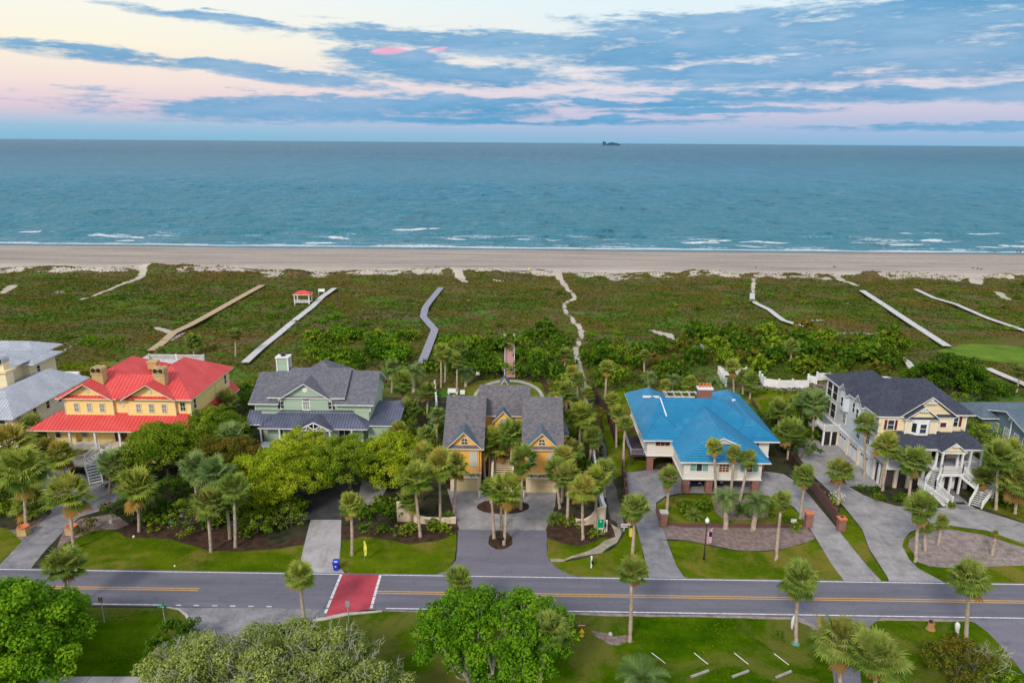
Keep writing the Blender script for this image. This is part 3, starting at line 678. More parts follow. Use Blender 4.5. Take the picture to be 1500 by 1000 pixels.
patch('beach_path', [(846, 536), (852, 536), (858, 575), (870, 610), (886, 650), (895, 690), (903, 720), (912, 755), (914, 775), (905, 790), (893, 786), (897, 765), (890, 740), (880, 705), (876, 680), (866, 650), (858, 610), (852, 575)], .008, 'path', .25)
patch('beach_path_sand', [(897, 766), (905, 775), (909, 783), (905, 795), (890, 803), (866, 812), (840, 818), (808, 823), (808, 820), (840, 813), (864, 808), (880, 800), (897, 786)], .018, 'sandpath', .8)
patch('driveway', [(917, 692), (950, 688), (1000, 686), (1108, 690), (1108, 722.5), (998, 722), (975, 726), (961, 736), (961, 748), (970, 772), (980, 800), (991, 829), (1002, 844), (1016, 849.7), (951, 848.7), (944, 816), (933, 774), (922, 735)], .020, 'conc_d')
patch('driveway', [(1104, 693), (1120, 690), (1148, 694), (1172, 709), (1188, 728), (1228, 776), (1271, 829), (1292, 851.5), (1237, 851.5), (1217, 824), (1188, 776), (1164, 743), (1140, 729), (1106, 723)], .020, 'conc')
patch('driveway', [(1160, 644), (1180, 642), (1226, 650), (1278, 694), (1290, 712), (1243, 712), (1265, 725), (1313, 741), (1360, 745), (1393, 742), (1423, 743), (1470, 757), (1560, 785), (1560, 815), (1500, 796), (1447, 777), (1392, 769.5), (1352, 771.5), (1333, 779), (1324, 790), (1322, 800), (1332, 819), (1345, 832), (1383, 852.5), (1303, 852), (1299, 843), (1273, 803), (1263, 775), (1244, 751), (1233, 738), (1215, 719), (1195, 700), (1172, 672)], .021, 'conc')
# back lawns
patch('back_lawn', [(70, 540), (90, 531), (150, 529), (215, 535), (205, 550), (120, 575), (90, 570)], .010, 'lawn', .5)
patch('back_lawn', [(672, 572), (700, 557), (750, 553), (792, 560), (800, 578), (780, 596), (660, 600)], .012, 'lawn', .1)
cpx, cpy = 745, 580
mb = MB(); ring = []
for k in range(25):
    a = math.pi*k/24
    ring.append((G(cpx+52*math.cos(a), 583-27*math.sin(a)), G(cpx+47*math.cos(a), 583-24*math.sin(a))))
for k in range(24):
    (a, b), (c, d) = ring[k], ring[k+1]; mb.prism([a[:2], c[:2], d[:2], b[:2]], 0, .05)
struct(mb, 'curved_walk', 'conc_l')
patch('back_mulch', [(685, 568), (700, 545), (745, 540), (795, 545), (805, 570), (798, 583), (790, 562), (745, 552), (702, 558), (690, 572)], .008, 'mulch', .3)
patch('back_lawn', [(880, 590), (905, 570), (925, 566), (1050, 566), (1090, 575), (1120, 620), (900, 700), (885, 640)], .010, 'lawn', .3)
patch('back_lawn', [(1090, 566), (1130, 570), (1165, 573), (1205, 570), (1225, 580), (1215, 640), (1160, 650), (1120, 610)], .010, 'lawn', .3)
patch('gravel_bed', [(1105, 562), (1160, 563), (1220, 558), (1228, 576), (1180, 571), (1150, 573), (1110, 568)], .012, 'mulch_t', .3)
patch('far_lawn', [(1372, 514), (1420, 503), (1480, 499), (1560, 502), (1590, 525), (1500, 533), (1440, 528), (1390, 527)], .04, 'lawn_far', .8)
patch('back_lawn', [(1340, 596), (1440, 588), (1560, 600), (1560, 640), (1440, 640)], .010, 'lawn', .3)
patch('side_lawn', [(1420, 720), (1470, 690), (1560, 700), (1560, 790), (1500, 765), (1440, 742)], .009, 'lawn', .3)
# ---------------------------------------------------------------- building kit
def hip(x0, x1, y0, y1, z, zr, axis='x', i0=0, i1=0, rc=None):
    """top faces of a hip (i>0) or gable (i=0) roof; ridge along axis"""
    if axis == 'x':
        yc = rc if rc is not None else (y0+y1)/2; A, B = (x0+i0, yc, zr), (x1-i1, yc, zr)
        f = [[(x0, y0, z), (x1, y0, z), B, A], [(x1, y1, z), (x0, y1, z), A, B]]
        if i0 > 0: f.append([(x0, y1, z), (x0, y0, z), A])
        if i1 > 0: f.append([(x1, y0, z), (x1, y1, z), B])
    else:
        xc = rc if rc is not None else (x0+x1)/2; A, B = (xc, y0+i0, zr), (xc, y1-i1, zr)
        f = [[(x0, y1, z), (x0, y0, z), A, B], [(x1, y0, z), (x1, y1, z), B, A]]
        if i0 > 0: f.append([(x0, y0, z), (x1, y0, z), A])
        if i1 > 0: f.append([(x1, y1, z), (x0, y1, z), B])
    return f
def skirt(x0, x1, y0, y1, z, X0, X1, zt, yt):
    """a porch roof leaning on a wall at y=yt, hipped at both ends"""
    return [[(x0, y0, z), (x1, y0, z), (X1, yt, zt), (X0, yt, zt)], [(x0, yt, z), (x0, y0, z), (X0, yt, zt)], [(x1, y0, z), (x1, yt, z), (X1, yt, zt)]]
def roof_mb(faces, th=.16, rib=None, level=False, rw=.045, rh=.05):
    mb = MB(); key = lambda p: tuple(round(c, 3) for c in p); edges = {}
    for f in faces:
        mb.face(f, 0); mb.face([(p[0], p[1], p[2]-th) for p in f][::-1], 1)
        for i in range(len(f)):
            a, b = key(f[i]), key(f[(i+1) % len(f)])
            if (b, a) in edges: edges.pop((b, a))
            else: edges[(a, b)] = 1
    for a, b in edges: mb.face([(a[0], a[1], a[2]-th), (b[0], b[1], b[2]-th), b, a], 1)
    if rib:
        for f in faces:
            P = [Vector(p) for p in f]; n = newell(P)
            if n.z < 0: n = -n
            hz = Vector((-n.y, n.x, 0))
            if hz.length < 1e-3: continue
            hz.normalize(); sl = n.cross(hz)
            u, w = (sl, hz) if level else (hz, sl)      # step along u, run along w
            us = [p.dot(u) for p in P]; o = n.dot(P[0]); k = math.ceil(min(us)/rib)*rib+ (0.013)
            while k < max(us):
                hits = []
                for i in range(len(P)):
                    a, b = P[i], P[(i+1) % len(P)]; ua, ub = a.dot(u)-k, b.dot(u)-k
                    if ua*ub < 0: hits.append(a.lerp(b, ua/(ua-ub)))
                if len(hits) >= 2:
                    hits.sort(key=lambda q: q.dot(w)); a, b = hits[0], hits[-1]
                    if (b-a).length > .25:
                        d = (b-a).normalized(); mb.beam(a+n*rh*.3+d*.03, b+n*rh*.3-d*.03, rw, rh, 2, up=n)
                k += rib
    return mb
def roof(H, faces, mats, name='roof', th=.16, rib=None, level=False, rw=.045, rh=.05, label=None):
    return roof_mb(faces, th, rib, level, rw, rh).build(name, mats, H, label=label)
def face_frame(face, plane):
    """returns P(u, z, d): a point at u along the wall, height z, d proud of it"""
    if face == 'S': return lambda u, z, d: (u, plane-d, z)
    if face == 'N': return lambda u, z, d: (u, plane+d, z)
    if face == 'W': return lambda u, z, d: (plane-d, u, z)
    if face == 'E': return lambda u, z, d: (plane+d, u, z)
def wbox(mb, P, u0, u1, z0, z1, d0, d1, mi=0):
    a = P(u0, z0, d0); b = P(u1, z1, d1)
    mb.box(min(a[0], b[0]), max(a[0], b[0]), min(a[1], b[1]), max(a[1], b[1]), min(a[2], b[2]), max(a[2], b[2]), mi)
def window(H, face, plane, u, z, w, h, fr='white', gl='glass', nx=1, ny=2, sh=None, t=.09, arch=False, name='window', shw=.32, label=None):
    """a window centred at u with its sill at z"""
    P = face_frame(face, plane); mb = MB()
    wbox(mb, P, u-w/2-t, u-w/2, z-t, z+h+t, 0, .07); wbox(mb, P, u+w/2, u+w/2+t, z-t, z+h+t, 0, .07)
    wbox(mb, P, u-w/2, u+w/2, z-t, z, 0, .09); wbox(mb, P, u-w/2, u+w/2, z+h, z+h+t, 0, .07)
    for i in range(1, nx): c = u-w/2+w*i/nx; wbox(mb, P, c-.025, c+.025, z, z+h, 0, .06)
    for i in range(1, ny): c = z+h*i/ny; wbox(mb, P, u-w/2, u+w/2, c-.03, c+.03, 0, .055)
    if arch:
        n = 10; zc = z+h+t
        for i in range(n):
            a0, a1 = math.pi*i/n, math.pi*(i+1)/n; r0, r1 = w/2, w/2+t
            q = [P(u+r0*math.cos(a0), zc+r0*math.sin(a0), 0), P(u+r1*math.cos(a0), zc+r1*math.sin(a0), 0), P(u+r1*math.cos(a1), zc+r1*math.sin(a1), 0), P(u+r0*math.cos(a1), zc+r0*math.sin(a1), 0)]
            o = Vector(P(0, 0, .07))-Vector(P(0, 0, 0)); mb.slab(q, o)
        wbox(mb, P, u-.03, u+.03, zc, zc+w/2, 0, .055)
    f = mb.build(name, fr, H, label=label); g = MB(); wbox(g, P, u-w/2+.001, u+w/2-.001, z+.001, z+h-.001, -.02, .03)
    if arch: g.slab([P(u+w/2*.99*math.cos(math.pi*i/10), z+h+t+w/2*.99*math.sin(math.pi*i/10), -.02) for i in range(11)], Vector(P(0, 0, .05))-Vector(P(0, 0, 0)))
    g.build('pane', gl, f)
    if sh:
        for s in (-1, 1):
            m2 = MB(); c = u+s*(w/2+t+shw/2+.02); wbox(m2, P, c-shw/2, c+shw/2, z-.03, z+h+.03, 0, .05)
            for i in range(int(h/.16)): wbox(m2, P, c-shw/2+.04, c+shw/2-.04, z+.06+i*.16, z+.10+i*.16, .05, .065)
            m2.build('shutter', sh, H)
    return f
def door(H, face, plane, u, z, w, h, mat='white', fr='white', name='door', panels=0, glassy=False):
    P = face_frame(face, plane); mb = MB(); wbox(mb, P, u-w/2, u+w/2, z, z+h, 0, .04)
    for i in range(panels):
        c = z+h*(i+.5)/panels; wbox(mb, P, u-w/2+.12, u+w/2-.12, c-h/panels*.36, c+h/panels*.36, .04, .055)
    d = mb.build(name, mat, H)
    f = MB()
    for s in (-1, 1): wbox(f, P, u+s*(w/2+.06)-.06, u+s*(w/2+.06)+.06, z, z+h+.12, 0, .08)
    wbox(f, P, u-w/2, u+w/2, z+h, z+h+.12, 0, .08); f.build('door_frame', fr, d)
    k = MB(); wbox(k, P, u+w/2-.16, u+w/2-.09, z+h*.45, z+h*.45+.07, .04, .11); k.build('handle', 'black', d)
    if glassy: g = MB(); wbox(g, P, u-w/2+.14, u+w/2-.14, z+.3, z+h-.15, .03, .05); g.build('pane', 'glass', d)
    return d
def louvre(H, face, plane, u, z, r, mat='white'):
    P = face_frame(face, plane); mb = MB(); o = Vector(P(0, 0, .07))-Vector(P(0, 0, 0))
    mb.slab([P(u+r*math.cos(a*.3927), z+r*math.sin(a*.3927), 0) for a in range(16)], o)
    for k in range(-2, 3): wbox(mb, P, u-r*.7, u+r*.7, z+k*r*.3-.02, z+k*r*.3+.02, .07, .09)
    return mb.build('gable_vent', mat, H)
def gable_wall(mb, face, plane, u0, u1, z0, ze, zr, depth, uc=None):
    """pentagon wall: goes depth metres back from the plane"""
    P = face_frame(face, plane); uc = uc if uc is not None else (u0+u1)/2
    q = [P(u0, z0, 0), P(u1, z0, 0), P(u1, ze, 0), P(uc, zr, 0), P(u0, ze, 0)]
    o = Vector(P(0, 0, -depth))-Vector(P(0, 0, 0)); mb.slab(q, o)
def gable_roof(H, face, y0, y1, x0, x1, z, zr, mats, rib=None, th=.14, name='gable_roof'):
    """small gable roof whose ridge runs into the main roof"""
    if face in 'SN': return roof(H, hip(x0, x1, y0, y1, z, zr, 'y'), mats, name, th, rib)
    return roof(H, hip(y0, y1, x0, x1, z, zr, 'x'), mats, name, th, rib)
def railing(H, pts, mat='white', h=1.0, gap=.16, posts=True, name='railing', pw=.13):
    """handrail following 3D points (at deck height)"""
    mb = MB()
    for a, b in zip(pts[:-1], pts[1:]):
        A, B = Vector(a), Vector(b); L = (B-A).length
        up = Vector((0, 0, 1))
        mb.beam(A+up*h, B+up*h, .08, .07); mb.beam(A+up*.13, B+up*.13, .05, .06)
        n = max(1, int(L/gap))
        for k in range(1, n): q = A.lerp(B, k/n); mb.beam(q+up*.13, q+up*h, .045)
    for p in pts: mb.box(p[0]-pw/2, p[0]+pw/2, p[1]-pw/2, p[1]+pw/2, p[2]-.05, p[2]+h+.18); 
    return mb.build(name, mat, H)
def stairs(H, a, b, width, mat='white', n=None, tread='white'):
    """straight flight from a (low) to b (high); a, b are middles of the ends"""
    A, B = Vector(a), Vector(b); d = Vector((B.x-A.x, B.y-A.y, 0)); run = d.length; d.normalize(); r = Vector((d.y, -d.x, 0))*width/2
    n = n or max(2, int((B.z-A.z)/.18)); mb = MB(); m2 = MB()
    for k in range(n):
        z = A.z+(B.z-A.z)*(k+1)/n; p0 = A+d*run*k/n; p1 = A+d*run*(k+1)/n
        q = [p0-r, p0+r, p1+r, p1-r]; m2.prism([(v.x, v.y) for v in q], z-.05, z)
        q2 = [p1-d*.03-r*.96, p1-d*.03+r*.96, p1+r*.96, p1-r*.96]; m2.prism([(v.x, v.y) for v in q2], z-(B.z-A.z)/n, z-.051)
    for s in (-1, 1): mb.beam(A+r*s*1.03+Vector((0, 0, .02)), B+r*s*1.03-Vector((0, 0, .18)), .06, .32)
    mb.build('stringer', mat, H); return m2.build('stair_treads', tread, H)
def column(H, x, y, z0, z1, w=.26, mat='white', name='column'):
    mb = MB(); mb.box(x-w/2, x+w/2, y-w/2, y+w/2, z0, z1); mb.box(x-w*.7, x+w*.7, y-w*.7, y+w*.7, z0, z0+.14); mb.box(x-w*.7, x+w*.7, y-w*.7, y+w*.7, z1-.16, z1-.002)
    return mb.build(name, mat, H)
def corner_trim(H, pts, z0, z1, mat='white', w=.14):
    for x, y in pts: part(H, 'corner_board', mat, (x-w/2, x+w/2, y-w/2, y+w/2, z0, z1))
def part(H, name, mat, *boxes, label=None, smooth=False):
    mb = MB()
    for b in boxes: mb.box(*b)
    return mb.build(name, mat, H, smooth, label)
# ---------------------------------------------------------------- yellow house with the red metal roof
H = thing('red_roofed_house', 'big pale yellow house with red metal roofs and two ochre chimneys', 'house', (-58, 100, 0))
RR = ['redroof', 'cream', 'redrib']
mb = MB(); mb.box(-68.9, -49.2, 98.3, 115.0, 0, 5.9); mb.box(-69.9, -65.7, 97.4, 104, 0, 5.3)
mb.build('lower_wall', 'yellow', H)
mb = MB(); mb.box(-67.0, -48.6, 98.6, 112.9, 5.9, 9.5); gable_wall(mb, 'S', 98.15, -66.9, -59.9, 6.0, 9.45, 11.55, 3.6); gable_wall(mb, 'S', 98.15, -57.7, -50.7, 6.0, 9.45, 11.55, 3.6)
mb.build('upper_wall', 'yellow', H)
roof(H, hip(-68.0, -56.2, 97.6, 113.6, 9.55, 12.65, 'y', 5.6, 4.6), RR, rib=.55)
roof(H, hip(-59.0, -47.9, 97.6, 113.6, 9.56, 12.75, 'y', 6.5, 5.2), RR, rib=.55)
roof(H, hip(-66.5, -50, 97.7, 106, 9.5, 11.95, 'x', 4, 4), RR, rib=.55)
for c in (-63.4, -54.2): gable_roof(H, 'S', 97.25, 103.5, c-4.0, c+4.0, 9.5, 11.85, RR, .55)
roof(H, skirt(-71.3, -47.6, 95.3, 100, 5.45, -68.4, -49.2, 7.05, 98.6)[:1]+[[(-71.3, 104.5, 5.45), (-71.3, 95.3, 5.45), (-68.4, 98.6, 7.05), (-68.4, 104.5, 7.05)],
     [(-47.6, 95.3, 5.45), (-47.6, 114.3, 5.45), (-49.2, 114.3, 7.05), (-49.2, 98.6, 7.05)]], RR, 'porch_roof', rib=.55)
gable = gable_wall
for c in (-63.4, -54.2):
    louvre(H, 'S', 98.15, c, 10.55, .36, 'cream')
    for d in (-1.9, 0, 1.9): window(H, 'S', 98.15, c+d, 7.35, .62, 1.25, 'cream', 'glass_p', 2, 2, t=.12)
louvre(H, 'S', 98.6, -58.8, 8.3, .40, 'cream')
window(H, 'S', 98.6, -49.75, 7.5, .7, 1.25, 'cream', 'glass', 2, 2, t=.12)
for y in (99.9, 111.2): window(H, 'E', -48.6, y, 7.4, .75, 1.5, 'white', 'glass', 1, 2)
window(H, 'E', -48.6, 104.5, 8.9, .5, .35, 'white', 'glass', 1, 1)
corner_trim(H, [(-67, 98.2), (-59.9, 98.2), (-57.7, 98.2), (-50.7, 98.2), (-48.6, 98.6), (-48.6, 107.4)], 6.0, 9.4, 'cream')
window(H, 'S', 97.4, -68.2, 3.5, .7, 1.25, 'cream', 'glass', 1, 2, t=.12)
window(H, 'S', 98.3, -64.8, 3.3, .8, 1.4, 'cream', 'glass_p', 1, 2, t=.12)
louvre(H, 'S', 98.3, -62.6, 4.55, .33, 'cream')
door(H, 'S', 98.3, -59.4, 2.62, 1.9, 2.3, 'maroon', 'cream', panels=2, glassy=True)
for u in (-56.3, -53.9, -51.0): window(H, 'S', 98.3, u, 3.2, .8, 1.4, 'cream', 'glass', 1, 2, t=.12)
part(H, 'porch_deck', 'cream', (-65.6, -47.3, 95.6, 98.28, 2.35, 2.6)); part(H, 'porch_base', 'ochre', (-65.4, -47.5, 95.9, 98.28, 0, 2.34))
for x in (-65.4, -61.7, -58.1, -54.6, -51.0, -47.5): column(H, x, 95.75, 2.6, 5.28, .26, 'white')
railing(H, [(-65.4, 95.72, 2.6), (-61.7, 95.72, 2.6)], 'white', .9); railing(H, [(-58.1, 95.72, 2.6), (-54.6, 95.72, 2.6), (-51, 95.72, 2.6), (-47.5, 95.72, 2.6)], 'white', .9)
# the double-turn front stair
part(H, 'stair_landing', 'cream', (-64.6, -61.2, 92.4, 94.2, 1.2, 1.36)); column(H, -64.4, 92.6, 0, 1.2, .3, 'ochre', 'landing_post'); column(H, -61.4, 92.6, 0, 1.2, .3, 'ochre', 'landing_post')
stairs(H, (-61.9, 93.6, 1.36), (-60.2, 95.6, 2.6), 1.5, tread='deck_w'); stairs(H, (-58.6, 89.6, 0), (-61.2, 92.9, 1.36), 1.5, tread='deck_w'); stairs(H, (-65.6, 90.6, 0), (-64.2, 92.9, 1.36), 1.5, tread='deck_w')
railing(H, [(-58.0, 90.1, 0), (-60.6, 93.4, 1.36), (-59.3, 95.1, 2.6)], 'white', .9); railing(H, [(-59.3, 89.2, 0), (-61.7, 92.3, 1.36), (-64.0, 92.3, 1.36), (-65.1, 90.2, 0)], 'white', .9)
railing(H, [(-66.2, 91.0, 0), (-64.8, 93.4, 1.36), (-62.6, 94.1, 1.36), (-61.2, 95.6, 2.6)], 'white', .9)
for x, y in ((-62.6, 100.4), (-53.4, 100.4)):
    mb = MB(); mb.box(x-.8, x+.8, y-.6, y+.6, 11.0, 12.7); mb.box(x-.9, x+.9, y-.7, y+.7, 12.5, 12.72)
    c = mb.build('chimney', 'ochre', H); mb = MB()
    for s in (-.4, .4): mb.tube([(x+s, y-.75, 13.2), (x+s, y+.75, 13.2)], [.46, .46], 12)
    mb.box(x-.82, x+.82, y-.62, y+.62, 12.72, 13.15); mb.build('chimney_cap', 'ochre', c)
    mb = MB()
    for s in (-.4, .4): mb.tube([(x+s, y-.78, 13.2), (x+s, y-.7, 13.2)], [.34, .34], 12)
    mb.build('flue', 'void', c)
mb = MB(); mb.box(-59.0, -57.6, 107.3, 108.3, 11.0, 12.15); mb.box(-59.1, -57.5, 107.2, 108.4, 12.0, 12.25); mb.build('chimney', 'ochre', H)
part(H, 'roof_deck', 'deck_w', (-64, -54.5, 113.2, 117.4, 9.3, 9.5)); part(H, 'roof_deck_wall', 'yellow', (-63.8, -54.7, 113.0, 117.2, 5.8, 9.3))
railing(H, [(-64, 113.3, 9.5), (-64, 117.3, 9.5), (-59.3, 117.3, 9.5), (-54.5, 117.3, 9.5), (-54.5, 113.3, 9.5)], 'white', .9, .12)
# ---------------------------------------------------------------- sage house
H = thing('sage_house', 'sage green house with grey shingle gables over a blue-grey metal porch roof', 'house', (-31, 104, 0))
TR = ['shin_g', 'white']; MR = ['tealroof', 'white', 'tealrib']
mb = MB(); mb.box(-39.2, -22.9, 101.3, 111.8, 0, 6.39); mb.box(-38.0, -23.6, 99.9, 101.3, 0, 4.9); mb.build('lower_wall', 'teal', H)
mb = MB(); mb.box(-40.3, -22.8, 101.9, 111.5, 6.4, 7.75); mb.box(-37.6, -27.2, 101.9, 111.4, 7.75, 8.6)
gable_wall(mb, 'S', 101.75, -35.9, -29.1, 6.4, 8.6, 10.75, 5.0); gable_wall(mb, 'E', -22.79, 101.93, 112.4, 6.41, 7.95, 11.0, 4.0, 107.15); gable_wall(mb, 'W', -40.31, 101.93, 112.4, 6.41, 7.95, 10.6, 3.0, 107.15)
mb.build('upper_wall', 'teal', H)
roof(H, hip(-41.1, -36.5, 101.1, 113.2, 7.75, 10.85, 'x'), TR); roof(H, hip(-28.2, -22.1, 101.1, 113.2, 7.75, 11.25, 'x'), TR)
roof(H, hip(-38.3, -26.5, 101.5, 112.2, 8.65, 11.75, 'x'), TR)
gable_roof(H, 'S', 101.1, 106.9, -36.5, -28.5, 8.45, 11.0, TR)
roof(H, hip(-35.4, -27.0, 104.2, 112.5, 9.6, 12.55, 'y', 3.6, 3.6), TR)
louvre(H, 'S', 101.75, -32.5, 9.85, .42, 'white')
for u, s in ((-36.0, 0), (-29.0, 0)): window(H, 'S', 101.75 if u > -35.9 and u < -29.1 else 101.9, u, 6.75, .75, 1.15, 'white', 'glass', 1, 2, 'dkgreen', t=.11)
window(H, 'S', 101.75, -32.45, 6.7, .95, 1.3, 'white', 'glass_p', 3, 2, t=.14); part(H, 'transom', 'black', (-32.9, -32.0, 101.68, 101.74, 8.2, 8.4))
window(H, 'E', -22.8, 105.3, 8.0, .7, 1.5, 'white', 'glass_p', 1, 2)
corner_trim(H, [(-40.3, 101.9), (-22.8, 101.9), (-22.8, 112.3)], 6.4, 7.6)
roof(H, skirt(-38.9, -22.6, 98.4, 101.9, 4.95, -36.2, -25.6, 6.62, 101.85), MR, 'porch_roof', rib=.45)
roof(H, [[(-41.2, 99.8, 4.95), (-36.5, 99.8, 4.95), (-36.5, 101.8, 6.5), (-41.2, 101.8, 6.5)]], MR, 'porch_roof', rib=.45)
roof(H, [[(-25.6, 99.9, 4.95), (-18.3, 99.9, 4.95), (-18.3, 108.2, 5.9), (-22.7, 108.2, 5.9), (-22.7, 101.8, 5.17)], [(-25.6, 99.9, 4.95), (-22.7, 101.8, 5.17), (-25.6, 101.9, 6.3)]], MR, 'porch_roof', rib=.45)
part(H, 'side_wing_wall', 'teal', (-22.9, -18.7, 100.3, 108.0, 0, 4.75))
# porch gable with open truss
roof(H, hip(-33.0, -27.6, 97.5, 101.0, 4.98, 6.35, 'y'), MR, 'porch_gable', rib=.45, th=.1)
mb = MB()
for a, b in (((-32.7, 5.0), (-27.9, 5.0)), ((-32.6, 5.05), (-30.3, 6.2)), ((-28.0, 5.05), (-30.3, 6.2)), ((-30.3, 5.05), (-30.3, 6.2)), ((-31.5, 5.05), (-31.2, 5.72)), ((-29.1, 5.05), (-29.4, 5.72)), ((-30.3, 5.1), (-31.2, 5.7)), ((-30.3, 5.1), (-29.4, 5.7))):
    mb.beam((a[0], 97.55, a[1]), (b[0], 97.55, b[1]), .13)
mb.build('truss', 'white', H)
for x, y in ((-32.6, 97.7), (-28.0, 97.7), (-38.6, 98.7), (-35.8, 98.7), (-25, 98.7)): column(H, x, y, 2.2, 4.85, .2)
part(H, 'porch_deck', 'white', (-38.7, -23, 97.6, 99.9, 2.0, 2.2)); part(H, 'porch_base', 'lattice', (-38.5, -23.2, 97.8, 99.9, 0, 1.99))
window(H, 'S', 99.9, -34.6, 2.9, 1.9, 1.4, 'white', 'glass_p', 3, 1, 'dkgreen', t=.13); door(H, 'S', 99.9, -30.3, 2.2, 1.5, 2.2, 'maroon', 'white', glassy=True); window(H, 'S', 99.9, -26.4, 2.9, 1.6, 1.4, 'white', 'glass', 2, 1, t=.13)
mb = MB(); mb.box(-38.0, -36.3, 106.2, 107.6, 10.2, 13.4); c = mb.build('chimney', 'teal', H)
mb = MB()
for x in (-38.0, -36.3):
    for y in (106.2, 107.6): part(c, 'corner_board', 'white', (x-.1, x+.1, y-.1, y+.1, 10.3, 13.4))
mb.box(-38.2, -36.1, 106.0, 107.8, 13.4, 13.6); mb.build('chimney_top', 'white', c)
mb = MB(); mb.lathe(-37.15, 106.9, [(13.6, .35), (13.9, .35), (13.92, .48), (14.05, .48)]); mb.build('chimney_cap', 'black', c)
# ---------------------------------------------------------------- orange house with three shingle roofs
H = thing('orange_house', 'symmetrical orange stucco house with brown-grey shingle roofs and twin garages', 'house', (-2, 92, 0))
YR = ['shin_y', 'cream']; GR = ['shin_b', 'cream']  # gables take blue-grey shingles: blue sky reflection put into their colour
mb = MB(); mb.box(-9.4, -5.3, 88.9, 104.5, 0, 2.75); mb.box(.9, 5.1, 88.9, 104.5, 0, 2.75); mb.build('garage_wall', 'buff', H)
mb = MB(); mb.box(-9.7, -5.2, 89.1, 104.3, 2.76, 6.6); mb.box(.7, 5.3, 89.1, 104.3, 2.76, 6.6); mb.box(-5.2, .7, 95.0, 105.5, 0, 6.6); mb.box(-5.2, .7, 95.7, 105.5, 6.6, 8.5)
gable_wall(mb, 'S', 88.75, -9.4, -5.5, 2.76, 6.75, 8.65, 2.8); gable_wall(mb, 'S', 88.75, .95, 4.95, 2.76, 6.75, 8.65, 2.8); gable_wall(mb, 'S', 94.6, -3.6, -1.1, 5.9, 8.15, 9.3, 3.0)
for a, b in ((-9.7, -5.2), (.7, 5.3)): gable_wall(mb, 'W' if a < -5 else 'E', a if a < -5 else b, 89.1, 104.3, 6.0, 6.5, 11.1, .4)
mb.build('wall', 'orange', H)
part(H, 'belt_course', 'cream', (-9.75, -5.15, 88.68, 88.95, 2.72, 2.95), (.65, 5.35, 88.68, 88.95, 2.72, 2.95))
roof(H, hip(-10.35, -4.75, 88.3, 105.0, 6.55, 11.5, 'x', 0, 0, 95.4), YR); roof(H, hip(.25, 5.95, 88.3, 105.0, 6.55, 11.5, 'x', 0, 0, 95.4), YR)
roof(H, hip(-5.95, 1.45, 95.2, 106.4, 8.6, 12.1, 'x', 0, 0, 98.6), YR)
gable_roof(H, 'S', 88.15, 93.0, -9.95, -4.95, 6.5, 8.95, GR); gable_roof(H, 'S', 88.15, 93.0, .4, 5.5, 6.5, 8.95, GR); gable_roof(H, 'S', 94.15, 98.2, -3.95, -.75, 8.0, 9.7, GR)
roof(H, hip(-3.1, -1.6, 100.2, 103.0, 11.3, 12.45, 'y', 0, .7), GR, 'rear_dormer_roof')
roof(H, hip(5.3, 7.0, 94.5, 98.5, 6.0, 6.9, 'y', 1, 0), ['shin_g', 'cream'], 'side_bay_roof'); part(H, 'side_bay', 'orange', (5.3, 6.7, 94.9, 98.4, 0, 5.85)); window(H, 'S', 94.9, 6.0, 4.0, .6, 1.0, 'cream', 'glass')
window(H, 'S', 88.75, -7.4, 7.05, .82, .32, 'cream', 'glass', 2, 1, arch=True, t=.1); window(H, 'S', 88.75, 2.95, 7.05, .82, .32, 'cream', 'glass', 2, 1, arch=True, t=.1)
window(H, 'S', 94.6, -2.35, 6.75, 1.15, 1.0, 'cream', 'glass_p', 3, 1, arch=True, t=.1)
for u in (-8.75, -6.2, 1.6, 4.3):
    P = face_frame('S', 88.75); mb = MB(); wbox(mb, P, u-.5, u+.5, 3.75, 5.95, 0, .07)
    for k in range(16): wbox(mb, P, u-.42, u+.42, 3.84+k*.13, 3.90+k*.13, .07, .09)
    mb.build('storm_shutter', 'palesh', H)
for u in (-7.3, 3.0):
    P = face_frame('S', 88.9); mb = MB(); wbox(mb, P, u-1.5, u+1.5, .02, 1.95, 0, .05)
    for k in range(4): wbox(mb, P, u-1.46, u+1.46, .1+k*.47, .5+k*.47, .05, .075)
    mb.build('garage_door', 'beige_door', H)
part(H, 'hedge_shelf', 'cream', (-9.2, -5.5, 88.5, 88.9, 2.15, 2.35)); part(H, 'hedge_shelf', 'cream', (1.0, 4.9, 88.5, 88.9, 2.15, 2.35))
door(H, 'S', 95.0, -2.35, 3.1, 1.3, 2.2, 'white', 'cream', panels=2, glassy=True); part(H, 'stoop', 'terra', (-4.4, -.3, 93.2, 94.99, 2.75, 3.1)); part(H, 'stoop_base', 'buff', (-4.3, -.4, 93.3, 94.9, 0, 2.74))
part(H, 'porch_ceiling', 'cream', (-5.2, .7, 93.4, 95.0, 6.6, 6.8))
for x in (-4.6, -.1): column(H, x, 93.6, 2.9, 6.6, .28, 'cream')
stairs(H, (-2.35, 89.4, .6), (-2.35, 93.2, 3.1), 2.6, 'buff', tread='buff')
mb = MB(); mb.prism([(-3.9, 85.6), (-3.6, 85.6), (-3.6, 93.2), (-3.9, 93.2)], 0, [1.1, 1.1, 3.7, 3.7]); mb.prism([(-1.1, 85.6), (-.8, 85.6), (-.8, 93.2), (-1.1, 93.2)], 0, [1.1, 1.1, 3.7, 3.7]); mb.build('stair_wall', 'cream', H)
part(H, 'stair_base', 'buff', (-3.59, -1.11, 87.5, 89.4, 0, .6))
railing(H, [(-3.6, 86, 1.0), (-5.4, 87.2, .1)], 'cream', .9); railing(H, [(-1.1, 86, 1.0), (.6, 87.2, .1)], 'cream', .9)
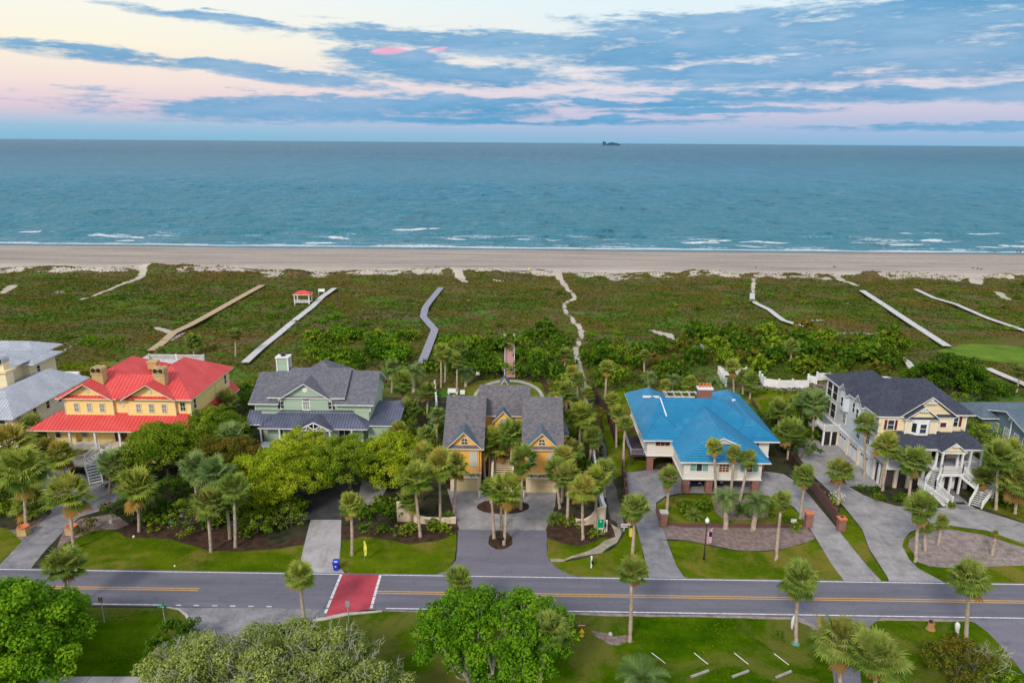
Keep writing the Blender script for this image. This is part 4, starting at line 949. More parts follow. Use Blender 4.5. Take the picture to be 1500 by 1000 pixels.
# ---------------------------------------------------------------- blue-roofed house on brick piers
H = thing('blue_roofed_house', 'cream house with a bright blue metal roof raised on red brick piers', 'house', (28, 96, 0))
BR = ['blueroof', 'white', 'bluerib']; kw = dict(rib=.42, level=True, rw=.05, rh=.06, th=.2)
mb = MB(); mb.box(22.2, 32.7, 89.1, 100, 2.25, 5.05); mb.box(18.4, 35.9, 96.0, 112, 2.55, 5.3); mb.build('wall', 'palewall', H)
MATS['pale'] = M['palewall']
part(H, 'floor_slab', 'white', (22.1, 32.8, 89.0, 96, 2.1, 2.249), (18.3, 36.0, 95.9, 112.1, 2.35, 2.549))
roof(H, hip(17.6, 37.0, 94.9, 111.2, 5.3, 8.75, 'x', 3.6, 7.0), BR, **kw)
roof(H, hip(17.62, 24.2, 94.92, 114.9, 5.29, 7.5, 'y', 4.0, 3.4), BR, **kw); roof(H, hip(30.4, 36.98, 94.93, 114.9, 5.28, 7.3, 'y', 4.0, 3.4), BR, **kw)
roof(H, hip(21.5, 33.6, 88.3, 104.5, 5.05, 8.15, 'y', 4.4, 0), BR, **kw)
# gablet on the front hip, dutch gable on the left
roof(H, hip(25.2, 29.9, 90.2, 94.0, 6.72, 7.75, 'y'), ['blueroof', 'white', 'bluerib'], 'gablet_roof', th=.2)
part(H, 'gablet_louvre', 'lattice', (26.2, 28.9, 90.5, 90.7, 6.5, 6.9)); mb = MB(); mb.slab([(25.9, 90.45, 6.75), (29.2, 90.45, 6.75), (27.55, 90.45, 7.4)], (0, .2, 0)); mb.build('gablet_face', 'palesh', H)
mb = MB(); mb.beam((21.6, 99.3, 7.2), (21.25, 103.0, 8.75), .14, .2); mb.beam((21.25, 103.0, 8.75), (21.5, 104.6, 8.1), .14, .2); mb.build('rake_board', 'white', H)
part(H, 'roof_vent', 'white', (19.4, 22.0, 107.3, 107.6, 7.2, 7.45)); part(H, 'roof_vent', 'white', (33.3, 33.8, 106.4, 106.9, 7.0, 7.3))
for u, g in ((24.25, 'greenbl'), (31.0, 'greenbl')):
    window(H, 'S', 89.1, u, 3.4, 2.4, 1.4, 'white', g, 3, 1, t=.1); part(H, 'blind_gap', 'glass', (u-.35, u+.35, 89.045, 89.08, 3.42, 4.78))
window(H, 'S', 89.1, 27.6, 3.35, 1.3, 1.4, 'cream', 'maroon', 3, 4, t=.1)
window(H, 'S', 96.0, 20.6, 4.0, 2.0, .95, 'cream', 'maroon', 3, 1); window(H, 'S', 96.0, 34.0, 3.8, .8, 1.2, 'white', 'maroon', 1, 1)
window(H, 'W', 22.2, 92.5, 3.4, 1.2, 1.2, 'white', 'glass', 2, 1)
for y in (99, 103, 107): window(H, 'W', 18.4, y, 3.5, 1.4, 1.4, 'cream', 'glass', 2, 2)
for x, y in ((22.7, 89.6), (25.85, 89.6), (32.1, 89.6), (22.9, 96.6), (19.0, 96.6), (35.2, 96.6), (28.9, 95.5), (19.0, 104), (35.2, 104), (27, 104), (19, 111), (35.2, 111)):
    zt = 2.1 if y < 96 else 2.35; part(H, 'pier', 'brick', (x-.45, x+.45, y-.4, y+.4, 0, zt))
part(H, 'pier_lintel', 'brick', (22.3, 32.6, 89.25, 89.6, 1.85, 2.099)); mb = MB()
for k in range(8):
    a0, a1 = math.pi*k/8, math.pi*(k+1)/8; f = lambda a: (20.95+1.6*math.cos(a), 96.3, 1.35+.8*math.sin(a)); p, q = f(a0), f(a1)
    mb.slab([p, (p[0], 96.3, 2.349), (q[0], 96.3, 2.349), q], (0, .4, 0))
mb.build('brick_arch', 'brick', H); part(H, 'back_wall', 'void', (19.5, 34.8, 111.2, 111.5, 0, 2.35)); part(H, 'store_room_wall', 'void', (23, 30, 101, 110, 0, 2.1))  # walls below the floor carry its shade in their near-black colour
mb = MB(); mb.box(27.9, 30.1, 106.6, 107.7, 7.2, 8.9); c = mb.build('chimney', 'brick', H)
part(c, 'chimney_cap', 'white', (27.8, 30.2, 106.5, 107.8, 8.9, 9.15)); part(c, 'flashing', 'black', (27.75, 30.25, 106.3, 107.9, 7.0, 7.35))
mb = MB()
for k in range(4): mb.lathe(28.2+k*.53, 107.1, [(9.15, .2), (9.7, .17), (9.72, .21), (9.8, .21)], 10)
mb.build('chimney_pots', 'terra', c)
mb = MB()
for k in range(5): mb.beam((24.4+k*1.25, 110.8, 5.7), (24.4+k*1.25, 115.0, 5.7), .1, .18)
mb.beam((24, 114.8, 5.6), (30.4, 114.8, 5.6), .12, .2); mb.beam((24, 112.4, 5.6), (30.4, 112.4, 5.6), .12, .2); mb.build('pergola', 'deck_w', H)
part(H, 'side_deck', 'lattice', (16.3, 18.4, 97.5, 105, 1.6, 1.8), (16.4, 16.6, 97.7, 97.9, 0, 1.6), (16.4, 16.6, 104.6, 104.8, 0, 1.6))
railing(H, [(18.3, 97.6, 1.8), (16.4, 97.6, 1.8), (16.4, 101, 1.8), (16.4, 104.9, 1.8)], 'deck_g', .9)
# ---------------------------------------------------------------- cream house with charcoal roof
H = thing('cream_house', 'three storey cream house with charcoal shingle roof and white twin front stairs', 'house', (57, 98, 0))
NR = ['shin_n', 'white']
mb = MB(); mb.prism([(50.45, 94.9), (60.6, 94.9), (60.6, 96.2), (63.2, 96.2), (63.2, 108), (60.0, 112.6), (50.45, 112.6)], 0, 9.5); mb.build('side_wall', 'skylit_wall', H)
mb = MB(); mb.box(50.44, 53.9, 94.75, 95.0, 3.3, 9.45); mb.box(53.9, 58.2, 94.2, 95.0, 3.3, 9.4); mb.box(58.2, 60.6, 94.6, 95.0, 3.3, 9.4); mb.box(60.6, 63.3, 96.0, 108, 0, 9.4)
gable_wall(mb, 'S', 94.2, 53.9, 58.1, 9.3, 9.3, 10.95, 2.5, 55.95); gable_wall(mb, 'S', 94.9, 53.6, 60.6, 9.3, 9.6, 12.2, 3.0, 57.1); mb.build('front_wall', 'creamwall', H)
roof(H, [[(50.0, 94.4, 9.5), (58.4, 94.4, 9.5), (54.15, 102.3, 12.6)], [(50.0, 113.1, 9.5), (50.0, 94.4, 9.5), (54.15, 102.3, 12.6), (54.15, 106.2, 12.6)], [(58.4, 113.1, 9.5), (50.0, 113.1, 9.5), (54.15, 106.2, 12.6)], [(58.4, 94.4, 9.5), (58.4, 113.1, 9.5), (54.15, 106.2, 12.6), (54.15, 102.3, 12.6)]], NR)
roof(H, [[(54.15, 95.3, 9.52), (64.1, 95.3, 9.52), (60.4, 102.4, 12.58), (54.2, 102.4, 12.58)], [(64.1, 109.5, 9.52), (54.15, 109.5, 9.52), (54.2, 102.4, 12.58), (60.4, 102.4, 12.58)], [(64.1, 95.3, 9.52), (64.1, 109.5, 9.52), (60.4, 102.4, 12.58)]], NR)
gable_roof(H, 'S', 94.3, 101.5, 53.1, 61.1, 9.6, 12.5, NR); gable_roof(H, 'S', 93.7, 98, 53.5, 58.4, 9.35, 11.25, NR)
roof(H, [[(53.7, 93.8, 9.3), (58.3, 93.8, 9.3), (58.3, 94.19, 9.55), (53.7, 94.19, 9.55)]], NR, 'pent_roof', th=.08); roof(H, [[(58.3, 94.4, 9.45), (60.9, 94.4, 9.45), (60.9, 94.89, 9.75), (58.3, 94.89, 9.75)]], NR, 'pent_roof', th=.08)
for cx, cz, y, s in ((55.95, 11.15, 93.68, .9), (57.1, 12.35, 94.28, 1.2), (58.8, 7.35, 90.05, .7)):
    mb = MB(); mb.beam((cx-s*.62, y, cz-s*.62), (cx+s*.62, y, cz-s*.62), .09, .12); mb.beam((cx, y, cz-.1), (cx, y, cz-s*.62), .09, .1)
    for q in (-1, 1): mb.beam((cx, y, cz-s*.15), (cx+q*s*.4, y, cz-s*.6), .07)
    mb.build('gable_bracket', 'white', H)
window(H, 'S', 94.75, 52.1, 7.45, .85, 1.4, 'white', 'glass', 1, 2, 'maroon', shw=.34, t=.11); window(H, 'S', 96.0, 61.75, 7.55, .8, 1.4, 'white', 'glass', 1, 2, t=.11)
P = face_frame('S', 96.0); mb = MB(); wbox(mb, P, 62.35, 62.7, 7.5, 9.0, 0, .05); mb.build('shutter', 'maroon', H)
window(H, 'S', 94.6, 59.3, 7.95, .85, .7, 'white', 'maroon', 1, 1, t=.13)
mb = MB(); mb.prism([(54.5, 94.2), (55.2, 93.5), (56.7, 93.5), (57.3, 94.2)], 7.1, 9.25); mb.build('bay', 'white', H); window(H, 'S', 93.5, 55.95, 7.45, .85, 1.3, 'white', 'glass', 1, 2, t=.1)
mb = MB(); mb.slab([(54.68, 93.97, 7.5), (55.08, 93.57, 7.5), (55.08, 93.57, 8.8), (54.68, 93.97, 8.8)], (-.02, -.02, 0)); mb.build('bay_side_pane', 'glass', H)
corner_trim(H, [(50.45, 94.75), (53.9, 94.75), (58.2, 94.2), (53.9, 94.2), (60.6, 94.6), (63.3, 96.0)], 6.9, 9.4)
part(H, 'downpipe', 'white', (58.35, 58.45, 94.5, 94.59, 7, 9.3))
# porch roof
roof(H, [[(50.3, 91.2, 6.1), (63.9, 91.2, 6.1), (62.7, 94.8, 7.3), (52.2, 94.8, 7.3)], [(50.0, 96.6, 6.1), (50.3, 91.2, 6.1), (52.2, 94.8, 7.3), (50.4, 96.6, 6.9)], [(63.9, 91.2, 6.1), (64.5, 96.2, 6.1), (62.7, 96.2, 7.3), (62.7, 94.8, 7.3)]], NR, 'porch_roof')
gable_roof(H, 'S', 90.1, 94.5, 57.0, 60.5, 6.1, 7.45, NR); mb = MB(); mb.slab([(57.5, 90.35, 6.15), (60.0, 90.35, 6.15), (58.75, 90.35, 7.1)], (0, .1, 0)); mb.build('gable_face', 'creamwall', H); part(H, 'gable_beam', 'white', (57.2, 60.3, 90.2, 90.4, 5.85, 6.05))
part(H, 'porch_floor', 'deck_g', (50.5, 63.6, 91.5, 94.9, 3.0, 3.2), (50.6, 51.2, 94.9, 96.5, 3.0, 3.19)); part(H, 'porch_beam', 'white', (50.6, 63.6, 91.4, 91.6, 5.7, 5.94), (50.5, 63.6, 91.35, 91.49, 2.85, 3.21))
part(H, 'porch_back_wall', 'creamwall', (51.6, 62.4, 94.6, 94.88, 3.21, 6.9))
door(H, 'S', 94.6, 57.2, 3.2, 1.0, 2.1, 'red', 'white', panels=3); window(H, 'S', 94.6, 55.6, 3.8, 1.0, 1.4, 'white', 'glass_p', 2, 2); window(H, 'S', 94.6, 60.4, 3.8, 1.6, 1.4, 'white', 'glass', 2, 2); window(H, 'S', 94.6, 53.2, 3.8, 1.0, 1.4, 'white', 'glass', 2, 2)
part(H, 'hanging_basket', 'cloth_w', (61.2, 61.5, 92.0, 92.3, 5.0, 5.4))
for x in (50.7, 52.9, 55.2, 57.3, 60.2, 61.9, 63.4): column(H, x, 91.55, 3.2, 5.7, .24)
column(H, 57.4, 90.4, 3.2, 5.85, .22); column(H, 60.1, 90.4, 3.2, 5.85, .22)
railing(H, [(50.7, 91.5, 3.2), (52.9, 91.5, 3.2), (55.2, 91.5, 3.2), (57.3, 91.5, 3.2)]); railing(H, [(60.2, 91.5, 3.2), (61.9, 91.5, 3.2), (63.4, 91.5, 3.2), (63.5, 95, 3.2)]); railing(H, [(50.6, 96.4, 3.2), (50.6, 91.6, 3.2)])
for i, x in enumerate((50.6, 52.3, 54.0, 55.9, 57.4, 58.8, 60.2, 62.0, 63.4)): part(H, 'understorey_post', 'cream' if i < 3 else 'white', (x-.22, x+.22, 91.6, 92.1, 0, 2.99))
for a, b in ((50.9, 52.05), (52.55, 53.75), (54.25, 55.65), (56.15, 57.15), (62.25, 63.15)): part(H, 'lattice_panel', 'lattice', (a, b, 91.9, 92.0, .1, 2.7))
part(H, 'lattice_panel', 'lattice', (57.65, 58.55, 91.9, 92.0, .1, 2.6)); part(H, 'lattice_panel', 'lattice', (59.05, 59.95, 91.9, 92, .1, 2.6)); part(H, 'lattice_panel', 'lattice', (60.45, 61.75, 91.9, 92, .1, 2.7)); part(H, 'understorey_shade_box', 'void', (50.8, 63.4, 92.3, 94.7, 0, 2.98))  # near-black box behind the lattice stands in for the shade under the porch
for y in (92.9, 94.4, 95.6): part(H, 'understorey_post', 'white', (50.4, 50.75, y-.2, y+.2, 0, 2.99))
for y in (92.4, 93.7): part(H, 'lattice_panel', 'lattice', (50.6, 50.7, y-.3, y+.35, .1, 2.7))
# west side: garages, bays, dormers, screened porches
for y in (97.3, 100.8, 104.6):
    P = face_frame('W', 50.45); mb = MB(); wbox(mb, P, y-1.35, y+1.35, .05, 2.5, 0, .05)
    for k in range(4): wbox(mb, P, y-1.3, y+1.3, .12+k*.6, .62+k*.6, .05, .08)
    d = mb.build('garage_door', 'white', H); mb = MB()
    for k in range(3): wbox(mb, P, y-1.1+k*.78, y-.5+k*.78, 2.0, 2.3, .08, .1)
    mb.build('pane', 'glass', d)
[part(H, 'side_pilaster', 'cream', (50.2, 50.44, a, a+.4, 0, 2.79)) for a in (98.75, 102.4, 106.1)]; part(H, 'side_belt', 'white', (50.25, 50.44, 95, 112.6, 2.8, 3.1))
for y0, y1 in ((98.8, 101.0), (104.0, 106.2)):
    mb = MB(); mb.prism([(50.44, y0), (50.44, y1), (49.8, y1-.4), (49.8, y0+.4)], 6.4, 9.35); gable_wall(mb, 'W', 50.0, y0, y1, 9.3, 9.3, 10.5, .4); mb.build('side_bay', 'skylit_wall', H)
    roof(H, hip(49.55, 53.0, y0-.4, y1+.4, 9.25, 10.75, 'x'), NR, 'dormer_roof'); window(H, 'W', 49.8, (y0+y1)/2, 7.0, .8, 1.5, 'white', 'glass', 1, 2)
for y, z in ((97.0, 4.2), (100.0, 3.9), (105.0, 4.2)): window(H, 'W', 50.45, y, z, .9, 1.5, 'white', 'glass', 2, 2)
window(H, 'W', 50.45, 96.6, 8.3, .7, .5, 'white', 'glass', 1, 1); window(H, 'W', 50.45, 102.5, 7.0, .7, 1.5, 'white', 'glass', 1, 2)
for z in (3.6, 6.6):
    for y in (109.1, 111.2): window(H, 'W', 50.45, y, z, 1.6, 2.3, 'white', 'void', 1, 2, t=.14, name='screened_opening')
part(H, 'side_landing', 'deck_w', (47.9, 50.4, 105.9, 108.6, 2.4, 2.6)); railing(H, [(50.3, 105.9, 2.6), (47.9, 105.9, 2.6), (47.9, 108.6, 2.6)]); part(H, 'landing_post', 'white', (47.9, 48.15, 105.9, 106.15, 0, 2.4), (49.1, 49.3, 105.9, 106.1, 0, 2.4)); part(H, 'landing_shade_box', 'void', (48.2, 50.2, 106.2, 108.4, 0, 2.35))  # dark box under the landing is painted as its shade
stairs(H, (48.6, 112.0, .4), (48.6, 108.6, 2.6), 1.2, tread='deck_w'); railing(H, [(48.0, 108.6, 2.6), (48.0, 112, .4)])
# twin stairs
part(H, 'stair_landing', 'deck_w', (57.3, 60.3, 89.9, 91.5, 2.9, 3.1)); railing(H, [(57.4, 90.0, 3.1), (60.2, 90.0, 3.1)], gap=.13); part(H, 'landing_fascia', 'white', (57.3, 60.3, 89.82, 89.89, 2.7, 3.12))
for x in (57.5, 58.8, 60.1): part(H, 'landing_post', 'white', (x-.12, x+.12, 89.95, 90.2, 0, 2.9))
for s, (lx, ly, fx, fy) in ((-1, (55.2, 88.9, 56.9, 87.0)), (1, (62.6, 88.6, 60.4, 86.6))):
    ex = 57.4 if s < 0 else 60.2
    mb = MB(); mb.prism([(lx-.9, ly-.8), (lx+.9, ly-.8), (lx+.9, ly+.8), (lx-.9, ly+.8)], 1.35, 1.5); mb.build('stair_landing', 'deck_w', H)
    stairs(H, (lx+(.6 if s < 0 else -.6), ly+.2, 1.5), (ex, 90.7, 3.1), 1.4, tread='deck_w'); stairs(H, (fx, fy-.1, 0), (lx+(.5 if s < 0 else -.5), ly-.4, 1.5), 1.5, tread='deck_w')
    railing(H, [(lx+(.9 if s < 0 else -.9), ly-.1, 1.5), (ex, 90.0, 3.1)], gap=.13); railing(H, [(lx, ly+.9, 1.5), (ex+s*.1, 91.4, 3.1)], gap=.13)
    railing(H, [(lx-s*-.9, ly+.8, 1.5), (lx-s*-.9, ly-.7, 1.5), (fx+s*.4, fy-.7, 0)], gap=.13); railing(H, [(lx-s*.9, ly-.1, 1.5), (fx-s*.75, fy+.1, 0)], gap=.13)
    for dx in (-.8, .8): part(H, 'landing_post', 'white', (lx+dx-.1, lx+dx+.1, ly-.75, ly-.55, 0, 1.35))
    part(H, 'lattice_panel', 'lattice', (lx-.6, lx+.6, ly-.6, ly-.5, .1, 1.2))
part(H, 'entry_path', 'conc_d', (57.8, 60.0, 85.6, 91.5, .03, .06)); part(H, 'door_mat', 'rubber', (58.3, 59.5, 87.0, 87.6, .06, .08))
# ---------------------------------------------------------------- partly seen houses left and right
H = thing('silver_roofed_house', 'pale house with silver metal roofs and a barrel-capped chimney at the left edge', 'house', (-82, 108, 0))
SR = ['silver', 'white', 'silverrib']
part(H, 'lower_wall', 'palewall', (-88, -77.4, 101.0, 118.5, 0, 5.3)); roof(H, hip(-88.6, -76.4, 99.8, 119.8, 5.35, 8.0, 'y', 5.4, 3.5, -81.0), SR, rib=.5)
for y in (102.3, 106.0, 109.2, 112.4, 116.2): window(H, 'E', -77.4, y, 3.5, .8, 1.3, 'white', 'glass', 1, 2)
window(H, 'S', 101.0, -79.0, 3.4, .8, 1.2, 'white', 'glass', 1, 2); window(H, 'S', 101.0, -82.0, 3.4, .8, 1.2, 'white', 'glass', 1, 2)
part(H, 'tower_wall', 'creamwall', (-100, -86.2, 110.5, 121.5, 0, 9.2), (-100, -85.0, 117, 124, 0, 8.6)); roof(H, hip(-101, -85.0, 109.4, 122.5, 9.2, 11.2, 'x', 6, 4.5), SR, rib=.5); roof(H, hip(-100, -83.8, 116.5, 124.8, 8.6, 10.2, 'x', 5, 3.5), SR, rib=.5)
roof(H, hip(-100, -86.5, 121, 129, 8.8, 10.4, 'x', 5, 3.5), SR, rib=.5)
for y in (112.2, 119.2): window(H, 'E', -86.2 if y < 115 else -85.0, y, 6.3, .8, 1.3, 'white', 'glass', 1, 2)
mb = MB(); mb.box(-85.9, -83.9, 109.8, 111.6, 4, 9.3); mb.prism([(-86.3, 109.4), (-83.5, 109.4), (-83.5, 112), (-86.3, 112)], 9.3, 9.6); mb.box(-85.6, -84.2, 110.1, 111.4, 9.6, 11.0); c = mb.build('chimney', 'creamwall', H)
mb = MB(); mb.tube([(-84.9, 110.0, 11.2), (-84.9, 111.6, 11.2)], [.8, .8], 16); mb.build('chimney_cap', 'silver', c); mb = MB(); mb.tube([(-84.9, 109.97, 11.2), (-84.9, 110.05, 11.2)], [.62, .62], 16); mb.build('flue', 'void', c)
part(H, 'porch_panel', 'white', (-80.8, -78.2, 119.5, 120.0, 3.5, 6.3))
H = thing('slate_blue_house', 'slate blue clapboard house with a shallow grey roof at the right edge', 'house', (80, 102, 0))
mb = MB(); mb.box(73.3, 96, 96.3, 106.5, 2.2, 6.2); gable_wall(mb, 'W', 73.29, 96.31, 106.49, 5.8, 6.1, 7.7, 1.5); mb.build('wall', 'bluewall', H)
roof(H, hip(72.5, 97, 95.6, 107.2, 6.05, 7.9, 'x'), ['shin_b', 'white']); roof(H, hip(70.6, 90, 103.5, 110.5, 5.9, 7.3, 'x', 2, 0), ['shin_b', 'white']); part(H, 'rear_wall', 'bluewall', (71.5, 89, 104.3, 109.8, 0, 5.75))
for y in (103.9, 101.6, 99.3, 97.4): window(H, 'W', 73.3, y, 3.4, .85, 1.6, 'white', 'glass_p', 2, 2)
louvre(H, 'W', 73.3, 101.4, 6.7, .25)
for y in (96.6, 99.4, 102.4, 105.6): part(H, 'pile', 'white', (73.35, 73.7, y-.15, y+.15, 0, 2.2))
part(H, 'understorey_shade_box', 'void', (74.2, 95, 96.9, 106, 0, 2.19)); mb = MB(); mb.tube([(73.15, 100.6, 2.2), (73.15, 100.6, 6.9)], [.1, .1], 8); mb.build('downpipe', 'white', H)  # near-black box between the piles is painted shade below the house
# ---------------------------------------------------------------- foliage kit
def leaves(P, N, size, tint, aspect=.55, jitter=.5, curl=.25, rg=None):
    """P centres, N outward directions; each leaf a bent pair of quads -> V, F, T"""
    rg = rg or rng; n = len(P)
    d = N+rg.normal(0, jitter, (n, 3)); d /= np.linalg.norm(d, axis=1, keepdims=True)+1e-9
    t = rg.normal(0, 1, (n, 3)); t -= d*(t*d).sum(1, keepdims=True); t /= np.linalg.norm(t, axis=1, keepdims=True)+1e-9
    b = np.cross(d, t); s = (size*rg.uniform(.65, 1.35, n))[:, None]
    t = t*s; b = b*s*aspect
    V = np.empty((n, 4, 3)); V[:, 0] = P-t; V[:, 1] = P-b*1.0+d*s*.1; V[:, 2] = P+t-d*s*curl; V[:, 3] = P+b+d*s*.1
    F = np.arange(n*4).reshape(n, 4)
    return V.reshape(-1, 3), F, tint
def clump_points(c, r, n, rg, shell=.55):
    """points in an ellipsoid shell, fewer below"""
    v = rg.normal(0, 1, (n*2, 3)); v /= np.linalg.norm(v, axis=1, keepdims=True)
    v = v[(v[:, 2] > -.35) | (rg.random(n*2) < .25)][:n]; k = len(v)
    rr = shell+(1-shell)*rg.random(k)**.6
    return c+v*r*rr[:, None], v
def join(parts):
    V = []; F = []; T = []; o = 0
    for v, f, t in parts: V.append(v); F.append(f+o); T.append(t); o += len(v)
    return np.concatenate(V), np.concatenate(F), np.concatenate(T)
def crown_mesh(name, clumps, per, size, mat, seed, tvar=.3, aspect=.6):
    """clumps: (x, y, z, rx, ry, rz); sub-clumps break up each one"""
    rg = np.random.default_rng(seed); out = []
    for (x, y, z, rx, ry, rz) in clumps:
        base_t = rg.uniform(.2, .8); c = np.array([x, y, z]); R = np.array([rx, ry, rz])
        ns = max(6, int(12*(rx*ry*rz)**(1/3)/1.4)); sp, sv = clump_points(c, R*.9, ns, rg, .55)
        for q, u in zip(sp, sv):
            rs = R*rg.uniform(.20, .44); bt = base_t*.35+rg.uniform(-.1, 1)*.65
            m = max(8, int(per*(rs[0]*rs[1]*rs[2])**(2/3)))
            P, Nn = clump_points(q, rs, m, rg, .45)
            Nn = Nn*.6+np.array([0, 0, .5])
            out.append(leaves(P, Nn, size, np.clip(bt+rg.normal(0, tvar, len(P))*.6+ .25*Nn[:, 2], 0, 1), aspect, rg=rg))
    V, F, T = join(out)
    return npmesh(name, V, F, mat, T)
def limb(mb, p0, p1, r0, r1, rg, bend=.15, n=5, sides=6):
    A, B = np.array(p0, float), np.array(p1, float); L = np.linalg.norm(B-A); pts = []; rr = []
    off = rg.normal(0, bend*L, 3)
    for k in range(n): t = k/(n-1); pts.append(tuple(A+(B-A)*t+off*math.sin(t*math.pi)*.5+rg.normal(0, .02*L, 3)*(0 < k < n-1))); rr.append(r0+(r1-r0)*t)
    mb.tube(pts, rr, sides, cap=False); return pts
def broad_tree(name, label, cat, loc, clumps, mat, seed, size=.105, per=300, trunk_r=.32, fork=1.6, bare=0, group=None, tw='greybark', bark='bark', trunks=None):
    """clumps relative to loc. trunk with limbs to every clump, crown of leaf clumps, optional bare twigs"""
    rg = np.random.default_rng(seed); root = thing(name, label, cat, loc, group)
    mb = MB(); tops = trunks or [(0, 0)]
    
    for (tx, ty) in tops: limb(mb, (tx, ty, -.2), (tx*1.3+rg.normal(0, .2), ty*1.3, fork), trunk_r, trunk_r*.75, rg, .05, 5, 9)
    for c in clumps:
        t = min(tops, key=lambda q: (q[0]-c[0])**2+(q[1]-c[1])**2); s = (t[0]*1.3, t[1]*1.3, fork)
        mid = (s[0]*.4+c[0]*.6, s[1]*.4+c[1]*.6, s[2]*.5+(c[2]-c[5]*.3)*.5)
        limb(mb, s, mid, trunk_r*.5, trunk_r*.3, rg, .12); limb(mb, mid, (c[0], c[1], c[2]+c[5]*.3), trunk_r*.3, .04, rg, .1)
        for _ in range(4): v = rg.normal(0, 1, 3); v[2] = abs(v[2])*.6; v /= np.linalg.norm(v); limb(mb, mid, (c[0]+v[0]*c[3]*.8, c[1]+v[1]*c[4]*.8, c[2]+v[2]*c[5]*.8), trunk_r*.16, .02, rg, .12, 4, 4)
    t = bpy.data.objects.new('trunk', mb.mesh('trunk', bark, (0, 0, 0), True)); C.objects.link(t); t.parent = root
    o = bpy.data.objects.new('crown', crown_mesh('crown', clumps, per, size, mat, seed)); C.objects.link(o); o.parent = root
    if bare:
        mb = MB()
        for c in clumps:
            R = np.array(c[3:6])
            for _ in range(int(bare*R[0]*R[1])):
                v = rg.normal(0, 1, 3); v[2] = abs(v[2])+.3; v /= np.linalg.norm(v); q = np.array(c[:3])+v*R*rg.uniform(.75, .98); d = v*.5+rg.normal(0, .5, 3)+np.array([0, 0, .5]); d /= np.linalg.norm(d)
                L = rg.uniform(.5, 1.15); e = q+d*L; mid = (q+e)/2+rg.normal(0, .08, 3); mb.tube([tuple(q-d*.3), tuple(mid), tuple(e)], [.035, .022, .01], 3, cap=False)
                for _k in range(4): d2 = d+rg.normal(0, .6, 3); d2 /= np.linalg.norm(d2); s0 = q+(e-q)*rg.uniform(.2, .8); mb.tube([tuple(s0), tuple(s0+d2*L*.5)], [.018, .008], 3, cap=False)
        w = bpy.data.objects.new('bare_twigs', mb.mesh('bare_twigs', tw)); C.objects.link(w); w.parent = root
    return root
# ---- palms: meshes shared by all copies
def fan_crown(seed, n=46, mat='palm', R=1.0, droop=.45, skirt=.2):
    """a palmetto crown of radius about 1: each leaf a stalk and a fan of drooping leaflets"""
    rg = np.random.default_rng(seed); V = []; F = []; T = []
    def quad(a, b, c, d, t): k = len(V); V.extend([a, b, c, d]); F.append((k, k+1, k+2, k+3)); T.append(t)
    for i in range(n):
        az = i*2.39996+rg.normal(0, .25); u = (i+.5)/n
        elv = math.radians(86-128*u**.85+rg.normal(0, 7)); tl = float(np.clip(.78-.62*u+rg.normal(0, .16), 0, 1))
        dead = u > .80 and rg.random() < .55
        if dead: tl = 1.05; elv = math.radians(-62+rg.normal(0, 8))
        tl = tl if dead else min(tl, .74)
        h = np.array([math.cos(az), math.sin(az), 0]); d = h*math.cos(elv)+np.array([0, 0, math.sin(elv)]); L = R*rg.uniform(.28, .64)
        side = np.cross(d, [0, 0, 1.0]); side /= np.linalg.norm(side)+1e-6; base = np.array([0, 0, .05]); tip = base+d*L+np.array([0, 0, -.06*L])
        w = .018; quad(base-side*w, base+side*w, tip+side*w*.6, tip-side*w*.6, .6)
        dn = d*.75+np.array([0, 0, -droop*.6]); dn /= np.linalg.norm(dn); up = np.cross(side, d); m = 19
        for j in range(m):
            a = (j/(m-1)-.5)*2*math.radians(105); l = R*rg.uniform(.36, .52)*(1-.25*abs(j/(m-1)-.5)*2)
            q = d*math.cos(a)+side*math.sin(a)+up*(.22-.3*abs(a)/1.8); q /= np.linalg.norm(q)
            p1 = tip+q*l*.55; q2 = q+np.array([0, 0, -droop*rg.uniform(.6, 1.3)]); q2 /= np.linalg.norm(q2); p2 = p1+q2*l*.5
            pw = np.cross(q, up); pw /= np.linalg.norm(pw)+1e-6; pw = pw*.034
            tt = float(np.clip(tl+rg.normal(0, .07), 0, 1.1 if dead else .78)); quad(tip-pw*.4, tip+pw*.4, p1+pw, p1-pw, tt); quad(p1-pw, p1+pw, p2+pw*.25, p2-pw*.25, tt+(.0 if dead else .07))
    return npmesh('crown', np.array(V), np.array(F), mat, np.array(T))
